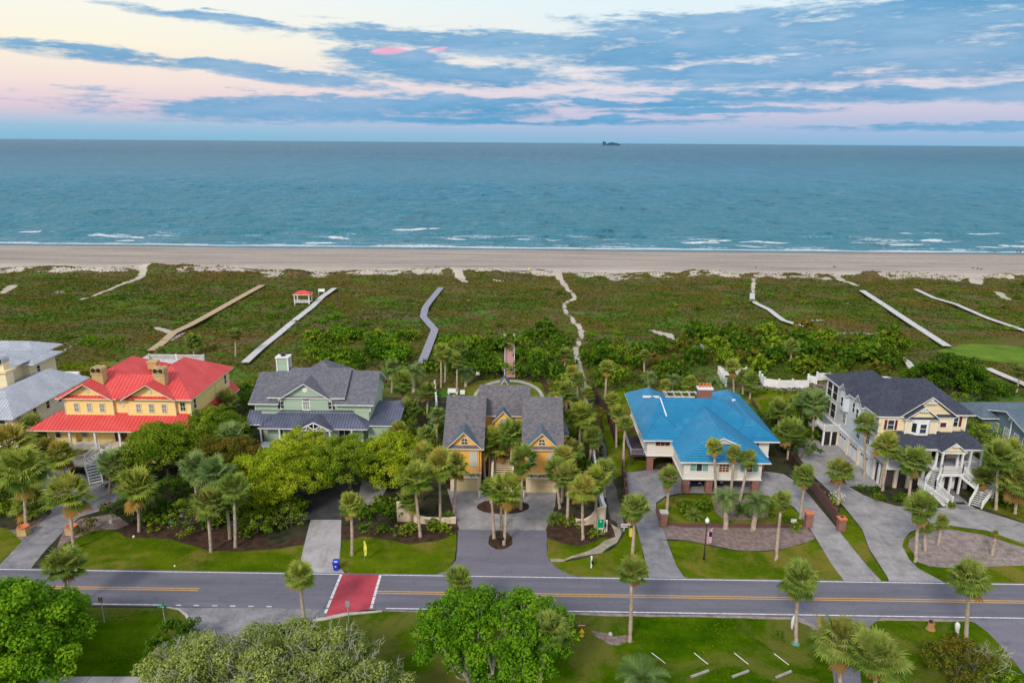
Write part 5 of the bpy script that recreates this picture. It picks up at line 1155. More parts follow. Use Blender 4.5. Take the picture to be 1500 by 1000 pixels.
def feather_crown(seed, n=34, mat='palm_b', arch=1.0, nl=20, stiff=.2):
    rg = np.random.default_rng(seed); V = []; F = []; T = []
    def quad(a, b, c, d, t): k = len(V); V.extend([a, b, c, d]); F.append((k, k+1, k+2, k+3)); T.append(t)
    for i in range(n):
        az = i*2.39996+rg.normal(0, .2); u = (i+.5)/n; elv = math.radians(82-95*u+rg.normal(0, 6)); h = np.array([math.cos(az), math.sin(az), 0])
        p = np.zeros(3); ang = elv; seg = 9; tl = float(np.clip(rg.uniform(.15, .85), 0, 1)); prev = p
        for s in range(seg):
            ang -= arch*(.10+.22*s/seg); d = h*math.cos(ang)+np.array([0, 0, math.sin(ang)]); p = prev+d*(1.25/seg)
            side = np.cross(d, [0, 0, 1.0]); side /= np.linalg.norm(side)+1e-6; upv = np.cross(side, d)
            quad(prev-side*.012, prev+side*.012, p+side*.010, p-side*.010, .8)
            if s > 0:
                for kk in range(3):
                    c = prev+(p-prev)*(kk/3)
                    for sg in (-1, 1):
                        l = .34*math.sin(math.pi*min(.97, (s+kk/3)/seg*.95+.08))**.6
                        q = side*sg*.8+d*.55+upv*stiff; q /= np.linalg.norm(q); e = c+q*l+np.array([0, 0, -.05*l]); w = d*.016
                        quad(c-w, c+w, e+w*.3, e-w*.3, float(np.clip(tl+rg.normal(0, .1), 0, 1)))
            prev = p
    return npmesh('crown', np.array(V), np.array(F), mat, np.array(T))
def trunk_mesh(seed, lean=.0, r0=.2, r1=.14, mat='trunk'):
    """a trunk one metre tall, stretched per palm"""
    rg = np.random.default_rng(seed); mb = MB(); n = 14; pts = []; rr = []; ph = rg.uniform(0, 6)
    for k in range(n):
        t = k/(n-1); pts.append((lean*math.sin(t*math.pi)*.5+.012*math.sin(t*9+ph), .012*math.cos(t*7+ph)+lean*.3*math.sin(t*math.pi), t)); rr.append((r0*(1.25 if k == 0 else 1)+(r1-r0)*t)*(1+.06*((k % 2)*2-1)))
    pts[-1] = (0, 0, 1.0); mb.tube(pts, rr, 9); return mb.mesh('trunk', mat, (0, 0, 0), True)
def boots_mesh(seed, r=.17):
    rg = np.random.default_rng(seed); mb = MB(); mb.lathe(0, 0, [(-.55, r*.8), (-.4, r*1.15), (-.15, r*1.5), (.1, r*1.55), (.25, r*.8)], 9)
    for k in range(26): a = rg.uniform(0, 6.28); z = rg.uniform(-.45, .15); e = rg.uniform(.1, .22); mb.beam((math.cos(a)*r, math.sin(a)*r, z), (math.cos(a)*(r+e), math.sin(a)*(r+e), z+e*1.2), .05, .03)
    return mb.mesh('boots', 'boots')
FAN = [fan_crown(10+i, 46+4*i, droop=.4+.12*i) for i in range(4)]
FANY = [fan_crown(30+i, 42+5*i, 'palm_y', droop=.45+.1*i) for i in range(3)]
FANB = [fan_crown(40+i, 40, 'palm_b', droop=.6) for i in range(2)]
FEA = [feather_crown(50+i) for i in range(2)]; SAGO = [feather_crown(60, 40, 'palm', .7, stiff=.5), feather_crown(61, 40, 'palm_b', .7, stiff=.5)]
TRK = [trunk_mesh(i, l) for i, l in enumerate((0, .07, -.08, .16, -.17))]; TRKF = [trunk_mesh(9, .03, .34, .26, 'trunk')]; BTS = [boots_mesh(i) for i in range(2)]
def inst(name, me, parent, loc=(0, 0, 0), sc=(1, 1, 1), rz=0.0, rx=0.0):
    o = bpy.data.objects.new(name, me); C.objects.link(o); o.parent = parent; o.location = loc; o.scale = sc; o.rotation_euler = (rx, 0, rz); return o
pcount = [0]
def palm(cx, cy, r, bx, by, label, kind='f', group='palmetto palms', h=None):
    """crown centre and radius, trunk foot, all measured on the photograph"""
    pcount[0] += 1; k = pcount[0]; g = G(bx, by); g = (g[0], g[1], tz(g[0], g[1]) if g[1] > 140 else 0.0)
    if g[1] > 140: g = (*G(bx, by, g[2])[:2], g[2])
    c = DY(cx, cy, g[1]); H_ = max(1.0, c[2]-g[2]) if h is None else h
    dist = math.sqrt(g[1]**2+c[0]**2+(46-c[2])**2); R = r*dist/1085*1.06*rnd.uniform(.92, 1.06)
    root = thing('palm_tree', label, 'palm tree', g, group, 0)
    dx = c[0]-g[0] if h is None else 0
    if kind in 'fyb':
        t = inst('trunk', TRK[k % 5], root, (0, 0, -.1), (.9+.2*rnd.random(), 1, H_+.1)); inst('boots', BTS[k % 2], root, (dx, 0, H_-.15), (1, 1, 1))
        me = {'f': FAN[k % 4], 'y': FANY[k % 3], 'b': FANB[k % 2]}[kind]; cr = inst('crown', me, root, (dx, 0, H_), (R*rnd.uniform(.92, 1.05), R, R*rnd.uniform(.82, 1.1)), rnd.random()*6.28, rnd.uniform(-.22, .22))
    else:
        t = inst('trunk', TRKF[0], root, (0, 0, -.1), (1, 1, H_+.1)); cr = inst('crown', FEA[k % 2], root, (dx, 0, H_), (R*.95, R*.95, R*.95), rnd.random()*6.28)
    if abs(dx) > .05:   # lean the trunk to its crown
        z = Vector((dx, 0, H_)); t.rotation_euler = z.to_track_quat('Z', 'Y').to_euler(); t.scale = (1, 1, z.length)
    return root
# crown x, y, radius, foot x, y, kind, label
PALMS = [
 (925, 838, 27, 923, 939, 'f', 'lone palmetto on the south verge beside the bare patch near the hydrant'),
 (1170, 850, 28, 1166, 942, 'f', 'palmetto on the south verge with a coiled teal hose at its foot'),
 (1418, 848, 28, 1414, 944, 'f', 'palmetto on the south verge beside the right-hand white street banner'),
 (439, 844, 24, 447, 917, 'y', 'palmetto at the mouth of the side street, left of the red crosswalk'),
 (93, 829, 27, 98, 893, 'f', 'palmetto beside the yellow centre line, behind the big left-edge tree'),
 (672, 851, 25, 674, 925, 'f', 'palmetto crown rising behind the round green tree at the road'),
 (1230, 938, 38, 1232, 1018, 'f', 'darker of the two palmettos standing in the park drive at the bottom edge'),
 (1284, 962, 40, 1276, 1050, 'f', 'larger yellow-green palmetto standing in the park drive at the bottom edge'),
 (941, 998, 36, 940, 1050, 'p', 'blue-green feather palm cut off by the bottom edge'),
 (806, 925, 32, 786, 1012, 'f', 'leaning palmetto with a scruffy trunk at the right side of the round tree'),
 (32, 690, 33, 39, 771, 'y', 'palmetto with orange dead fronds beside the left ochre planter of the drive'),
 (101, 724, 33, 108, 805, 'y', 'tall palmetto on the lawn edge by the right ochre planter of the drive'),
 (90, 668, 26, 97, 718, 'y', 'palmetto in front of the red-roofed house, left of its stair'),
 (68, 662, 20, 73, 698, 'y', 'shorter palmetto just left of the red-roofed house stair'),
 (42, 736, 22, 45, 760, 'y', 'low palmetto in the bed left of the curved drive'),
 (14, 652, 34, 16, 722, 'y', 'broad palmetto at the left edge below the silver-roofed house'),
 (48, 626, 22, 48, 668, 'f', 'dark palmetto between the silver-roofed and red-roofed houses'),
 (-8, 690, 26, -4, 745, 'f', 'palmetto crown cut by the left edge below the silver-roofed house'),
 (201, 716, 30, 204, 778, 'y', 'palmetto on the mulch edge in front of the red-roofed house stair'),
 (162, 680, 21, 160, 722, 'b', 'blue-green palmetto right of the red-roofed house stair'),
 (180, 692, 22, 166, 722, 'y', 'palmetto leaning behind the stair of the red-roofed house'),
 (304, 738, 27, 309, 808, 'f', 'palmetto standing alone at the lawn edge left of the bare-trunked pair'),
 (332, 728, 26, 337, 790, 'f', 'left trunk of the palmetto pair in the mulch under the bright oak'),
 (342, 716, 25, 345, 801, 'f', 'right trunk of the palmetto pair in the mulch under the bright oak'),
 (314, 694, 28, 322, 765, 'b', 'blue-green palmetto among the oaks right of the red-roofed house'),
 (286, 688, 27, 288, 750, 'b', 'grey-green palmetto in the shade of the dark oak'),
 (340, 640, 24, 342, 690, 'b', 'palmetto between the red-roofed and sage houses'),
 (330, 592, 22, 334, 636, 'f', 'palmetto close to the right wall of the red-roofed house'),
 (514, 739, 22, 516, 813, 'y', 'slim palmetto on the lawn right of the pale driveway'),
 (607, 702, 29, 616, 786, 'y', 'tall palmetto by the cream garden wall left of the orange house'),
 (643, 682, 26, 645, 766, 'y', 'tall palmetto behind the low cream wall beside the orange house'),
 (668, 684, 24, 665, 752, 'y', 'slender palmetto in front of the left gable of the orange house'),
 (602, 732, 21, 601, 768, 'f', 'short palmetto against the cream garden wall'),
 (617, 668, 23, 612, 735, 'y', 'palmetto behind the tall pair left of the orange house'),
 (625, 640, 20, 622, 700, 'f', 'palmetto left of the orange house roof corner'),
 (707, 650, 24, 711, 708, 'f', 'left palmetto of the clump beside the orange house stair'),
 (718, 642, 22, 716, 704, 'y', 'middle palmetto of the clump beside the orange house stair'),
 (727, 656, 24, 723, 702, 'y', 'right palmetto of the clump beside the orange house stair'),
 (750, 636, 27, 746, 704, 'f', 'palmetto right of the orange house front dormer'),
 (766, 675, 27, 763, 746, 'f', 'palmetto at the right edge of the oval entrance bed'),
 (719, 716, 23, 724, 788, 'f', 'left palmetto of the pair on the small drive island'),
 (743, 718, 29, 738, 798, 'y', 'right palmetto of the pair on the small drive island'),
 (733, 728, 19, 734, 776, 'f', 'palmetto between the island pair, its trunk at the concrete edge'),
 (816, 690, 26, 820, 745, 'f', 'palmetto just right of the orange house right garage'),
 (833, 698, 27, 831, 766, 'f', 'palmetto behind the cycad right of the entrance court'),
 (826, 668, 22, 823, 735, 'y', 'palmetto against the right wall of the orange house'),
 (853, 718, 28, 854, 790, 'y', 'tall palmetto in the bed left of the green beach access sign'),
 (873, 704, 25, 872, 772, 'y', 'palmetto directly behind the green beach access sign'),
 (851, 607, 24, 849, 672, 'y', 'palmetto right of the orange house roof'), (831, 573, 18, 829, 608, 'f', 'palmetto behind the right rear corner of the orange house'),
 (838, 660, 20, 836, 705, 'f', 'palmetto in the hedge right of the orange house'), (868, 640, 18, 862, 680, 'f', 'palmetto beside the beach path above the white wall'),
 (812, 590, 18, 812, 625, 'y', 'palmetto touching the right end of the orange house roof'), (884, 690, 20, 886, 728, 'f', 'palmetto overhanging the beach path'),
 (930, 744, 24, 926, 819, 'f', 'palmetto between the beach path and the left drive of the blue-roofed house'),
 (979, 699, 17, 977, 750, 'f', 'small palmetto on the brick-edged lawn by the left gate pier'),
 (1046, 655, 15, 1050, 736, 'y', 'left of three slim palmettos before the blue-roofed house'),
 (1075, 665, 14, 1069, 736, 'f', 'middle of three slim palmettos before the blue-roofed house'),
 (1095, 671, 15, 1083, 736, 'f', 'right of three slim palmettos before the blue-roofed house'),
 (1064, 730, 21, 1063, 774, 'p', 'left of two stout feather palms before the blue-roofed house'),
 (1109, 737, 19, 1103, 776, 'p', 'right of two stout feather palms before the blue-roofed house'),
 (1145, 733, 18, 1137, 820, 'f', 'palmetto on the front lawn between taupe bed and road'),
 (1178, 697, 18, 1172, 759, 'f', 'palmetto beside the right brick gate pier'),
 (916, 620, 16, 913, 684, 'f', 'front palmetto left of the blue-roofed house'), (903, 606, 14, 903, 655, 'y', 'slim palmetto left of the blue-roofed house'),
 (897, 586, 14, 896, 626, 'y', 'palmetto by the dark fence behind the blue-roofed house'), (889, 539, 15, 886, 582, 'y', 'tall pale-trunked palmetto behind the dark fence'),
 (951, 552, 12, 951, 574, 'p', 'pale feather palm at the lawn edge behind the blue-roofed house'), (974, 564, 12, 974, 582, 'y', 'small palmetto behind the blue roof, left one'),
 (985, 556, 13, 984, 576, 'p', 'feather palm behind the blue roof pergola'), (1010, 561, 13, 1010, 582, 'y', 'small palmetto behind the blue roof chimney'), (1048, 562, 14, 1052, 577, 'p', 'drooping feather palm by the white vinyl gate'),
 (1073, 538, 15, 1075, 576, 'y', 'pale-trunked palmetto in front of the white vinyl fence'), (1090, 552, 14, 1088, 577, 'f', 'palmetto between two others at the white vinyl fence'),
 (1102, 558, 17, 1098, 584, 'f', 'palmetto on the back lawn edge near the white vinyl fence'), (1156, 632, 24, 1154, 672, 'f', 'bushy palmetto right of the blue-roofed house'),
 (1140, 600, 20, 1142, 640, 'f', 'palmetto in the shrubs behind the right wing of the blue roof'), (1192, 590, 26, 1190, 642, 'b', 'dark bluish palmetto left of the cream house side stair'),
 (1176, 590, 18, 1178, 632, 'f', 'palmetto partly hidden left of the cream house side stair'),
 (1268, 622, 18, 1266, 698, 'f', 'palmetto before the west garages of the cream house'), (1297, 652, 22, 1293, 718, 'y', 'palmetto before the left end of the cream house porch'),
 (1338, 677, 24, 1331, 734, 'f', 'palmetto before the middle of the cream house porch'), (1230, 691, 23, 1227, 738, 'f', 'palmetto with white flowers at its foot behind the brick wall'),
 (1349, 744, 22, 1341, 823, 'f', 'tall palmetto inside the ring-shaped lawn of the cream house'), (1463, 670, 27, 1459, 746, 'f', 'palmetto right of the cream house twin stairs'),
 (1491, 706, 26, 1487, 752, 'f', 'palmetto at the right edge below the slate blue house'), (1482, 662, 20, 1480, 720, 'y', 'palmetto before the slate blue house'), (1496, 545, 13, 1489, 575, 'f', 'palmetto beyond the far lawn at the right edge'),
 (1358, 772, 11, 1355, 806, 'f', 'short palm at the left of the sandy ring bed'), (1380, 764, 11, 1374, 798, 'f', 'short dark-trunked palm in the middle of the sandy ring bed'), (1458, 781, 5, 1453, 812, 'f', 'nearly leafless young palm in the sandy ring bed'),
 (646, 515, 15, 646, 568, 'y', 'tall palmetto behind the orange house, left of the bench'), (653, 520, 14, 652, 560, 'f', 'second tall palmetto behind the orange house'), (669, 528, 15, 669, 577, 'f', 'palmetto standing beside the white bench'),
 (684, 547, 15, 682, 566, 'p', 'blue-green feather palm right of the white bench'), (674, 510, 14, 674, 545, 'f', 'palmetto in the thicket above the white bench'), (606, 546, 18, 606, 575, 'p', 'big pale feather palm right of the sage house chimney side'),
 (590, 560, 20, 590, 604, 'f', 'palmetto against the right wall of the sage house'), (574, 540, 16, 574, 575, 'b', 'grey-green palmetto behind the right gable of the sage house'), (626, 574, 20, 626, 612, 'f', 'palmetto at the left rear corner of the orange house'),
 (600, 600, 20, 600, 640, 'f', 'palmetto at the foot of the sage house side wing'), (584, 632, 17, 584, 668, 'y', 'palmetto before the sage house metal side roof'),
 (640, 610, 16, 640, 650, 'b', 'palmetto by the left wall of the orange house'), (828, 520, 14, 828, 552, 'f', 'palmetto crown left of the beach path thicket'), (846, 556, 14, 846, 590, 'f', 'palmetto beside the beach path, nearest the white bench side'),
 (838, 545, 13, 838, 575, 'y', 'palmetto at the bend of the beach path'), (283, 500, 14, 284, 520, 'f', 'palmetto in the scrub behind the red-roofed house'), (345, 490, 12, 345, 522, 'f', 'palmetto in the scrub left of the white boardwalk'), (236, 516, 9, 236, 527, 'f', 'small palmetto at the foot of the tan boardwalk'),
 (262, 560, 14, 262, 590, 'f', 'palmetto hidden behind the red roof ridge'), (1160, 508, 12, 1157, 536, 'f', 'palmetto in the thicket behind the white vinyl fence'), (944, 520, 10, 944, 545, 'f', 'small palmetto in the thicket beyond the dark fence'),
 (1440, 700, 16, 1440, 728, 'f', 'small palmetto behind the right foot of the twin stairs'), (860, 575, 12, 860, 600, 'y', 'palmetto by the low white wall on the beach path'),
]
for (cx, cy, r, bx, by, kd, lb) in PALMS:
    palm(cx, cy, r, bx, by, lb, kd, 'feather palms' if kd == 'p' else 'palmetto palms')
# ---------------------------------------------------------------- broadleaf trees
def blob_clumps(seed, rx, ry, z0, z1, n, cr):
    rg = np.random.default_rng(seed); out = []
    for k in range(n):
        a = k*2.39996+rg.uniform(0, .6); t = math.sqrt((k+.5)/n); x = rx*t*math.cos(a)*.8; y = ry*t*math.sin(a)*.8
        z = z0+(z1-z0)*(1-t*t*.75)*rg.uniform(.72, 1.0); q = cr*rg.uniform(.75, 1.2); out.append((x, y, z, q, q, q*.75))
    return out
def oak(px_, py_, rx, ry, z0, z1, n, cr, mat, seed, name, label, **kw):
    """px_, py_ : where the middle of the crown shows; its foot follows from the crown height"""
    g = G(px_, py_, (z0+z1)/2); return broad_tree(name, label, 'tree', (g[0], g[1], 0), blob_clumps(seed, rx, ry, z0, z1, n, cr), mat, seed, **kw)
oak(240, 655, 6.6, 5.6, 2.0, 7.0, 22, 2.3, 'leaf_m', 11, 'live_oak_tree', 'dark spreading oak between the red-roofed house stair and the sage house', trunk_r=.3)
oak(305, 628, 6.4, 5.4, 2.4, 7.6, 18, 2.2, 'leaf_m', 12, 'live_oak_tree', 'oak touching the right porch corner of the red-roofed house', trunk_r=.3)
oak(335, 665, 4.6, 4.8, 2.2, 6.6, 12, 2.0, 'leaf_o', 17, 'live_oak_tree', 'olive oak between the dark oak and the bright oak', trunk_r=.25)
oak(400, 695, 7.6, 6.4, 2.2, 7.0, 26, 2.2, 'leaf_l', 13, 'live_oak_tree', 'bright yellow-green oak in front of the left half of the sage house', trunk_r=.3, trunks=[(0, 0), (-2.5, -1), (.9, .5)])
oak(445, 660, 5.6, 4.8, 2.8, 6.6, 14, 2.0, 'leaf_l', 18, 'live_oak_tree', 'yellow-green oak close before the sage house porch gable', trunk_r=.25)
oak(510, 668, 6.2, 5.4, 2.6, 7.0, 18, 2.1, 'leaf_m', 14, 'live_oak_tree', 'oak with a visible forked trunk before the right half of the sage house', trunk_r=.28)
oak(575, 668, 5.8, 5.4, 2.6, 6.8, 17, 2.1, 'leaf_l', 15, 'live_oak_tree', 'yellow-green oak filling the corner between the sage and orange houses', trunk_r=.28)
oak(250, 720, 4.2, 3.4, .9, 3.4, 9, 1.5, 'leaf_d', 16, 'shrub_tree', 'low dark spreading shrub tree under the dark oak', trunk_r=.15, fork=.5)
oak(130, 770, 1.6, 1.2, .4, 1.2, 5, .8, 'leaf_o', 19, 'shrub', 'low olive shrub beside the right ochre planter', trunk_r=.06, fork=.2, size=.12)
oak(8, 930, 6.6, 6.8, 1.6, 8.8, 26, 2.4, 'leaf_b', 21, 'street_tree', 'big bright green tree at the left edge south of the road', trunk_r=.4, size=.15, per=190)
oak(722, 918, 8.0, 5.2, 3.9, 7.9, 32, 1.9, 'leaf_b', 22, 'street_tree', 'big round bright green tree with pale forked trunks beside the road', trunk_r=.22, size=.13, per=210, bark='greybark', trunks=[(0, -.5), (-1.6, -1.0), (1.4, -.6)])
oak(402, 990, 13.4, 6.5, 2.6, 6.6, 40, 2.2, 'leaf_g', 23, 'half_bare_oak_tree', 'wide grey-green oak with silvery bare twigs along the bottom edge', trunk_r=.35, size=.10, per=330, bare=2.6, bark='greybark')
oak(265, 935, 3.6, 2.2, .8, 2.6, 7, 1.3, 'leaf_d', 24, 'shrub', 'dark green shrub at the upper left of the half-bare oak', trunk_r=.1, fork=.4, size=.12)
oak(1388, 553, 8.2, 6.0, 2.0, 8.6, 22, 2.6, 'leaf_d', 25, 'live_oak_tree', 'large dark oak behind the cream house roof', trunk_r=.4, size=.2, per=110)
for k, (x, y) in enumerate(((1412, 592), (1428, 604), (1438, 622), (1444, 640), (1432, 646), (1420, 625), (1447, 655))):
    oak(x, y, 1.9, 2.2, 1.2, 5.4, 6, 1.3, 'leaf_l' if k % 2 else 'leaf_m', 30+k, 'hedge_tree', ['bright hedge tree nearest the big dark oak', 'second hedge tree along the cream house right side', 'hedge tree before the corner of the slate blue roof', 'hedge tree under the slate blue house windows', 'hedge tree touching the cream house upper right corner', 'hedge tree behind the cream house right wing', 'lowest hedge tree between the cream and slate blue houses'][k], trunk_r=.12, size=.15, per=110, group='hedge trees beside the cream house')
oak(1405, 968, 4.0, 3.0, .8, 3.2, 9, 1.4, 'leaf_o', 41, 'shrub_tree', 'yellow-olive bush at the bottom right of the park', trunk_r=.12, fork=.4, size=.12)
oak(1448, 975, 2.4, 2.0, .8, 2.4, 5, 1.1, 'leaf_g', 42, 'half_bare_shrub', 'grey half-bare bush at the bottom right corner of the park', trunk_r=.08, fork=.4, size=.09, per=150, bare=6)
oak(1460, 1000, 3.0, 2.0, .6, 1.8, 6, 1.1, 'leaf_m', 43, 'shrub', 'green bush at the bottom edge right of the olive bush', trunk_r=.08, fork=.3, size=.12)
for k, (x, y, rx, z1, n, mt, lb) in enumerate(((345, 585, 3.4, 6.0, 9, 'leaf_d', 'dark evergreen tree against the right side of the red-roofed house'), (352, 625, 3.0, 5.0, 8, 'leaf_d', 'dark evergreen tree at the left end of the sage house porch'),
    (598, 628, 2.8, 4.6, 7, 'leaf_m', 'round green tree at the right end of the sage house side wing'), (628, 655, 2.6, 4.4, 7, 'leaf_d', 'dark tree against the left wall of the orange house'), (596, 690, 2.8, 3.8, 7, 'leaf_d', 'dark low tree behind the high end of the curved cream wall'),
    (1150, 610, 3.0, 4.8, 8, 'leaf_m', 'green tree right of the blue roof corner'), (1175, 655, 2.2, 3.2, 6, 'leaf_d', 'dark low tree at the top of the right drive'), (1112, 612, 2.4, 3.8, 6, 'leaf_d', 'dark tree touching the right wing of the blue roof'),
    (52, 655, 2.8, 4.6, 7, 'leaf_d', 'dark tree between the silver-roofed house and the left palmettos'), (12, 715, 2.8, 3.6, 7, 'leaf_d', 'dark low tree at the left edge beside the curved drive'), (840, 625, 2.2, 4.0, 6, 'leaf_m', 'green tree in the strip right of the orange house'),
    (875, 610, 1.8, 3.4, 5, 'leaf_o', 'olive tree leaning over the beach path'), (660, 615, 1.6, 3.4, 5, 'leaf_d', 'slim dark tree at the left roof corner of the orange house'), (545, 700, 2.6, 3.6, 7, 'leaf_d', 'dark low tree beside the pale patio'),
    (190, 745, 2.6, 2.6, 7, 'leaf_d', 'low dark tree above the mulch left of the rocks'), (375, 762, 2.4, 2.4, 7, 'leaf_m', 'low green tree under the bright oak by the drive'), (275, 752, 3.2, 3.0, 8, 'leaf_m', 'low spreading green tree over the mulch below the dark oak'), (420, 752, 2.6, 3.0, 7, 'leaf_m', 'low green tree at the upper left corner of the pale driveway'), (1225, 545, 2.0, 3.4, 5, 'leaf_m', 'green tree behind the white fence end at the cream house'))):
    oak(x, y, rx, rx, .9, z1, n, 1.25, mt, 120+k, 'evergreen_tree' if 'evergreen' in lb else 'small_tree', lb, trunk_r=.12, fork=.5, size=.12, per=170)
# ---------------------------------------------------------------- shrubs: shared meshes
def shrub_mesh(seed, mat, n=5, flat=.7, size=.13, per=120):
    return crown_mesh('shrub', blob_clumps(seed, .95, .95, .25, .75*flat+.1, n, .55), per, size, mat, seed)
SHR = {k: [shrub_mesh(70+i+10*j, k, 5+i, size=.11, per=170) for i in range(3)] for j, k in enumerate(('leaf_d', 'leaf_m', 'leaf_l', 'leaf_b', 'leaf_o', 'leaf_g'))}
def shrub(x, y, s, k, label, group, sz=1.0, cat='shrub', name='shrub'):
    z = tz(x, y) if y > 130 else 0.0; o = bpy.data.objects.new(name, rnd.choice(SHR[k])); C.objects.link(o)
    o.location = (x, y, z-.08*s); o.scale = (s, s*rnd.uniform(.85, 1.15), s*sz); o.rotation_euler = (0, 0, rnd.random()*6.28); return tag(o, label, cat, group)
def inpoly(x, y, P):
    c = False; n = len(P)
    for i in range(n):
        (x1, y1), (x2, y2) = P[i], P[(i+1) % n]
        if (y1 > y) != (y2 > y) and x < (x2-x1)*(y-y1)/(y2-y1)+x1: c = not c
    return c
WALKS = [[(222, 513), (254, 488), (278, 478), (384, 417)], [(359, 531), (407, 487), (457, 448), (490, 420)], [(617, 534), (637, 483), (620, 462), (628, 443), (646, 421)],
         [(1102, 431), (1127, 454), (1187, 478), (1222, 492)], [(1263, 423), (1337, 477), (1387, 507)], [(1341, 423), (1400, 447), (1515, 489)], [(1293, 518), (1320, 523), (1337, 540)], [(1447, 539), (1515, 568)],
         [(746, 552), (746, 500)], [(1020, 503), (1033, 515)]]
_WS = [(G(*a)[:2], G(*b)[:2]) for w_ in WALKS+[p for p, _ in SANDPATHS] for a, b in zip(w_[:-1], w_[1:])]
def near_walk(x, y, d):
    for (ax, ay), (bx, by) in _WS:
        dx, dy = bx-ax, by-ay; t = max(0, min(1, ((x-ax)*dx+(y-ay)*dy)/(dx*dx+dy*dy)))
        if math.hypot(x-ax-t*dx, y-ay-t*dy) < d or (0 < y and math.hypot(x-ax-t*dx, y+2.2-ay-t*dy) < d*.8): return True
    return False
# thickets: outline in photo pixels, count, size range, kinds, label, group
THICK = [
 ([(430, 535), (440, 503), (500, 493), (560, 500), (620, 515), (640, 545), (600, 560), (430, 545)], 40, 1.5, 2.6, ['leaf_m', 'leaf_b', 'leaf_m', 'leaf_d', 'leaf_d'], 'leafy shrub in the coastal thicket behind the sage house'),
 ([(655, 512), (690, 498), (738, 500), (740, 552), (700, 552), (670, 556), (650, 540)], 20, 1.6, 2.6, ['leaf_d', 'leaf_m', 'leaf_d'], 'dark shrub in the thicket left of the pink walkway'),
 ([(757, 552), (756, 500), (800, 490), (845, 505), (850, 545), (835, 570), (790, 560)], 24, 1.6, 2.7, ['leaf_d', 'leaf_m', 'leaf_d'], 'dark shrub in the thicket right of the pink walkway'),
 ([(862, 570), (858, 535), (870, 512), (935, 498), (1000, 500), (1010, 545), (960, 562), (915, 560), (885, 585)], 34, 1.3, 2.5, ['leaf_m', 'leaf_d', 'leaf_d', 'leaf_m', 'leaf_o'], 'shrub in the thicket behind the blue-roofed house lawn'),
 ([(1000, 500), (1040, 483), (1110, 486), (1200, 492), (1290, 500), (1345, 505), (1340, 540), (1290, 552), (1210, 548), (1050, 545), (1010, 545)], 78, 1.7, 3.1, ['leaf_d', 'leaf_d', 'leaf_m', 'leaf_o', 'leaf_m', 'leaf_d'], 'shrub in the broad dark thicket between the blue-roofed and cream houses'),
 ([(470, 492), (540, 484), (640, 496), (690, 492), (740, 500), (690, 515), (600, 508), (500, 502)], 16, 1.4, 2.3, ['leaf_m', 'leaf_d', 'leaf_b'], 'mid green shrub at the seaward edge of the centre-left thicket'),
 ([(1125, 598), (1165, 590), (1190, 620), (1195, 655), (1150, 665), (1130, 640)], 14, 1.4, 2.3, ['leaf_d', 'leaf_m'], 'dark shrub right of the blue-roofed house'),
 ([(330, 590), (362, 560), (372, 600), (350, 640), (320, 660)], 11, 1.3, 2.2, ['leaf_d', 'leaf_d', 'leaf_m'], 'dark shrub between the red-roofed and sage houses'),
 ([(590, 610), (655, 600), (650, 690), (600, 700)], 14, 1.2, 2.0, ['leaf_d', 'leaf_m', 'leaf_o'], 'shrub between the sage and orange houses'),
 ([(822, 590), (862, 600), (888, 690), (850, 700), (826, 660)], 12, 1.1, 1.9, ['leaf_d', 'leaf_m', 'leaf_o'], 'shrub in the strip between the orange house and beach path'),
 ([(0, 720), (60, 690), (30, 760), (0, 770)], 6, 1.2, 1.9, ['leaf_d', 'leaf_m'], 'dark shrub at the left edge by the curved drive'),
 ([(230, 745), (330, 750), (345, 772), (260, 782), (200, 765)], 9, 1.0, 1.7, ['leaf_d', 'leaf_d', 'leaf_m'], 'dark shrub along the mulch under the oaks'),
 ([(345, 745), (450, 735), (448, 772), (380, 788), (350, 790)], 14, 1.0, 1.7, ['leaf_d', 'leaf_m', 'leaf_m'], 'green shrub left of the pale driveway under the bright oak'),
 ([(525, 745), (585, 740), (600, 758), (560, 766), (520, 762)], 8, .9, 1.4, ['leaf_d', 'leaf_m'], 'dark shrub right of the pale driveway'),
 ([(1400, 700), (1440, 690), (1500, 730), (1500, 755), (1450, 745)], 12, .8, 1.4, ['leaf_d', 'leaf_m'], 'low hedge shrub right of the twin stairs'),
 ([(1250, 712), (1290, 722), (1360, 728), (1400, 742), (1350, 745), (1290, 735)], 12, .5, .95, ['leaf_d', 'leaf_m', 'leaf_m'], 'low shrub along the cream house foundation'),
 ([(60, 600), (90, 580), (60, 640), (40, 650)], 5, 1.2, 1.8, ['leaf_d', 'leaf_m'], 'shrub between the silver-roofed and red-roofed houses'),
 ([(110, 503), (215, 500), (220, 512), (120, 520)], 9, 1.0, 1.6, ['leaf_b', 'leaf_m'], 'low green shrub on the bank behind the red-roofed house'),
 ([(1420, 560), (1500, 575), (1500, 600), (1440, 600)], 7, 1.3, 2.0, ['leaf_d'], 'shrub below the right-hand boardwalk end'),
]
for poly, cnt, s0, s1, kinds, lab in THICK:
    pg = [G(*p)[:2] for p in poly]; xs = [p[0] for p in pg]; ys = [p[1] for p in pg]; k = 0; t = 0
    while k < cnt and t < 4000:
        t += 1; x = rnd.uniform(min(xs), max(xs)); y = rnd.uniform(min(ys), max(ys))
        if not inpoly(x, y, pg) or near_walk(x, y, 2.3): continue
        shrub(x, y, rnd.uniform(s0, s1)*(1.32 if cnt > 15 else 1.15), rnd.choice(kinds), lab, lab.split(' in ')[0].split(' along ')[0]+' group' if False else 'shrubs: '+lab, rnd.uniform(.95, 1.4)); k += 1
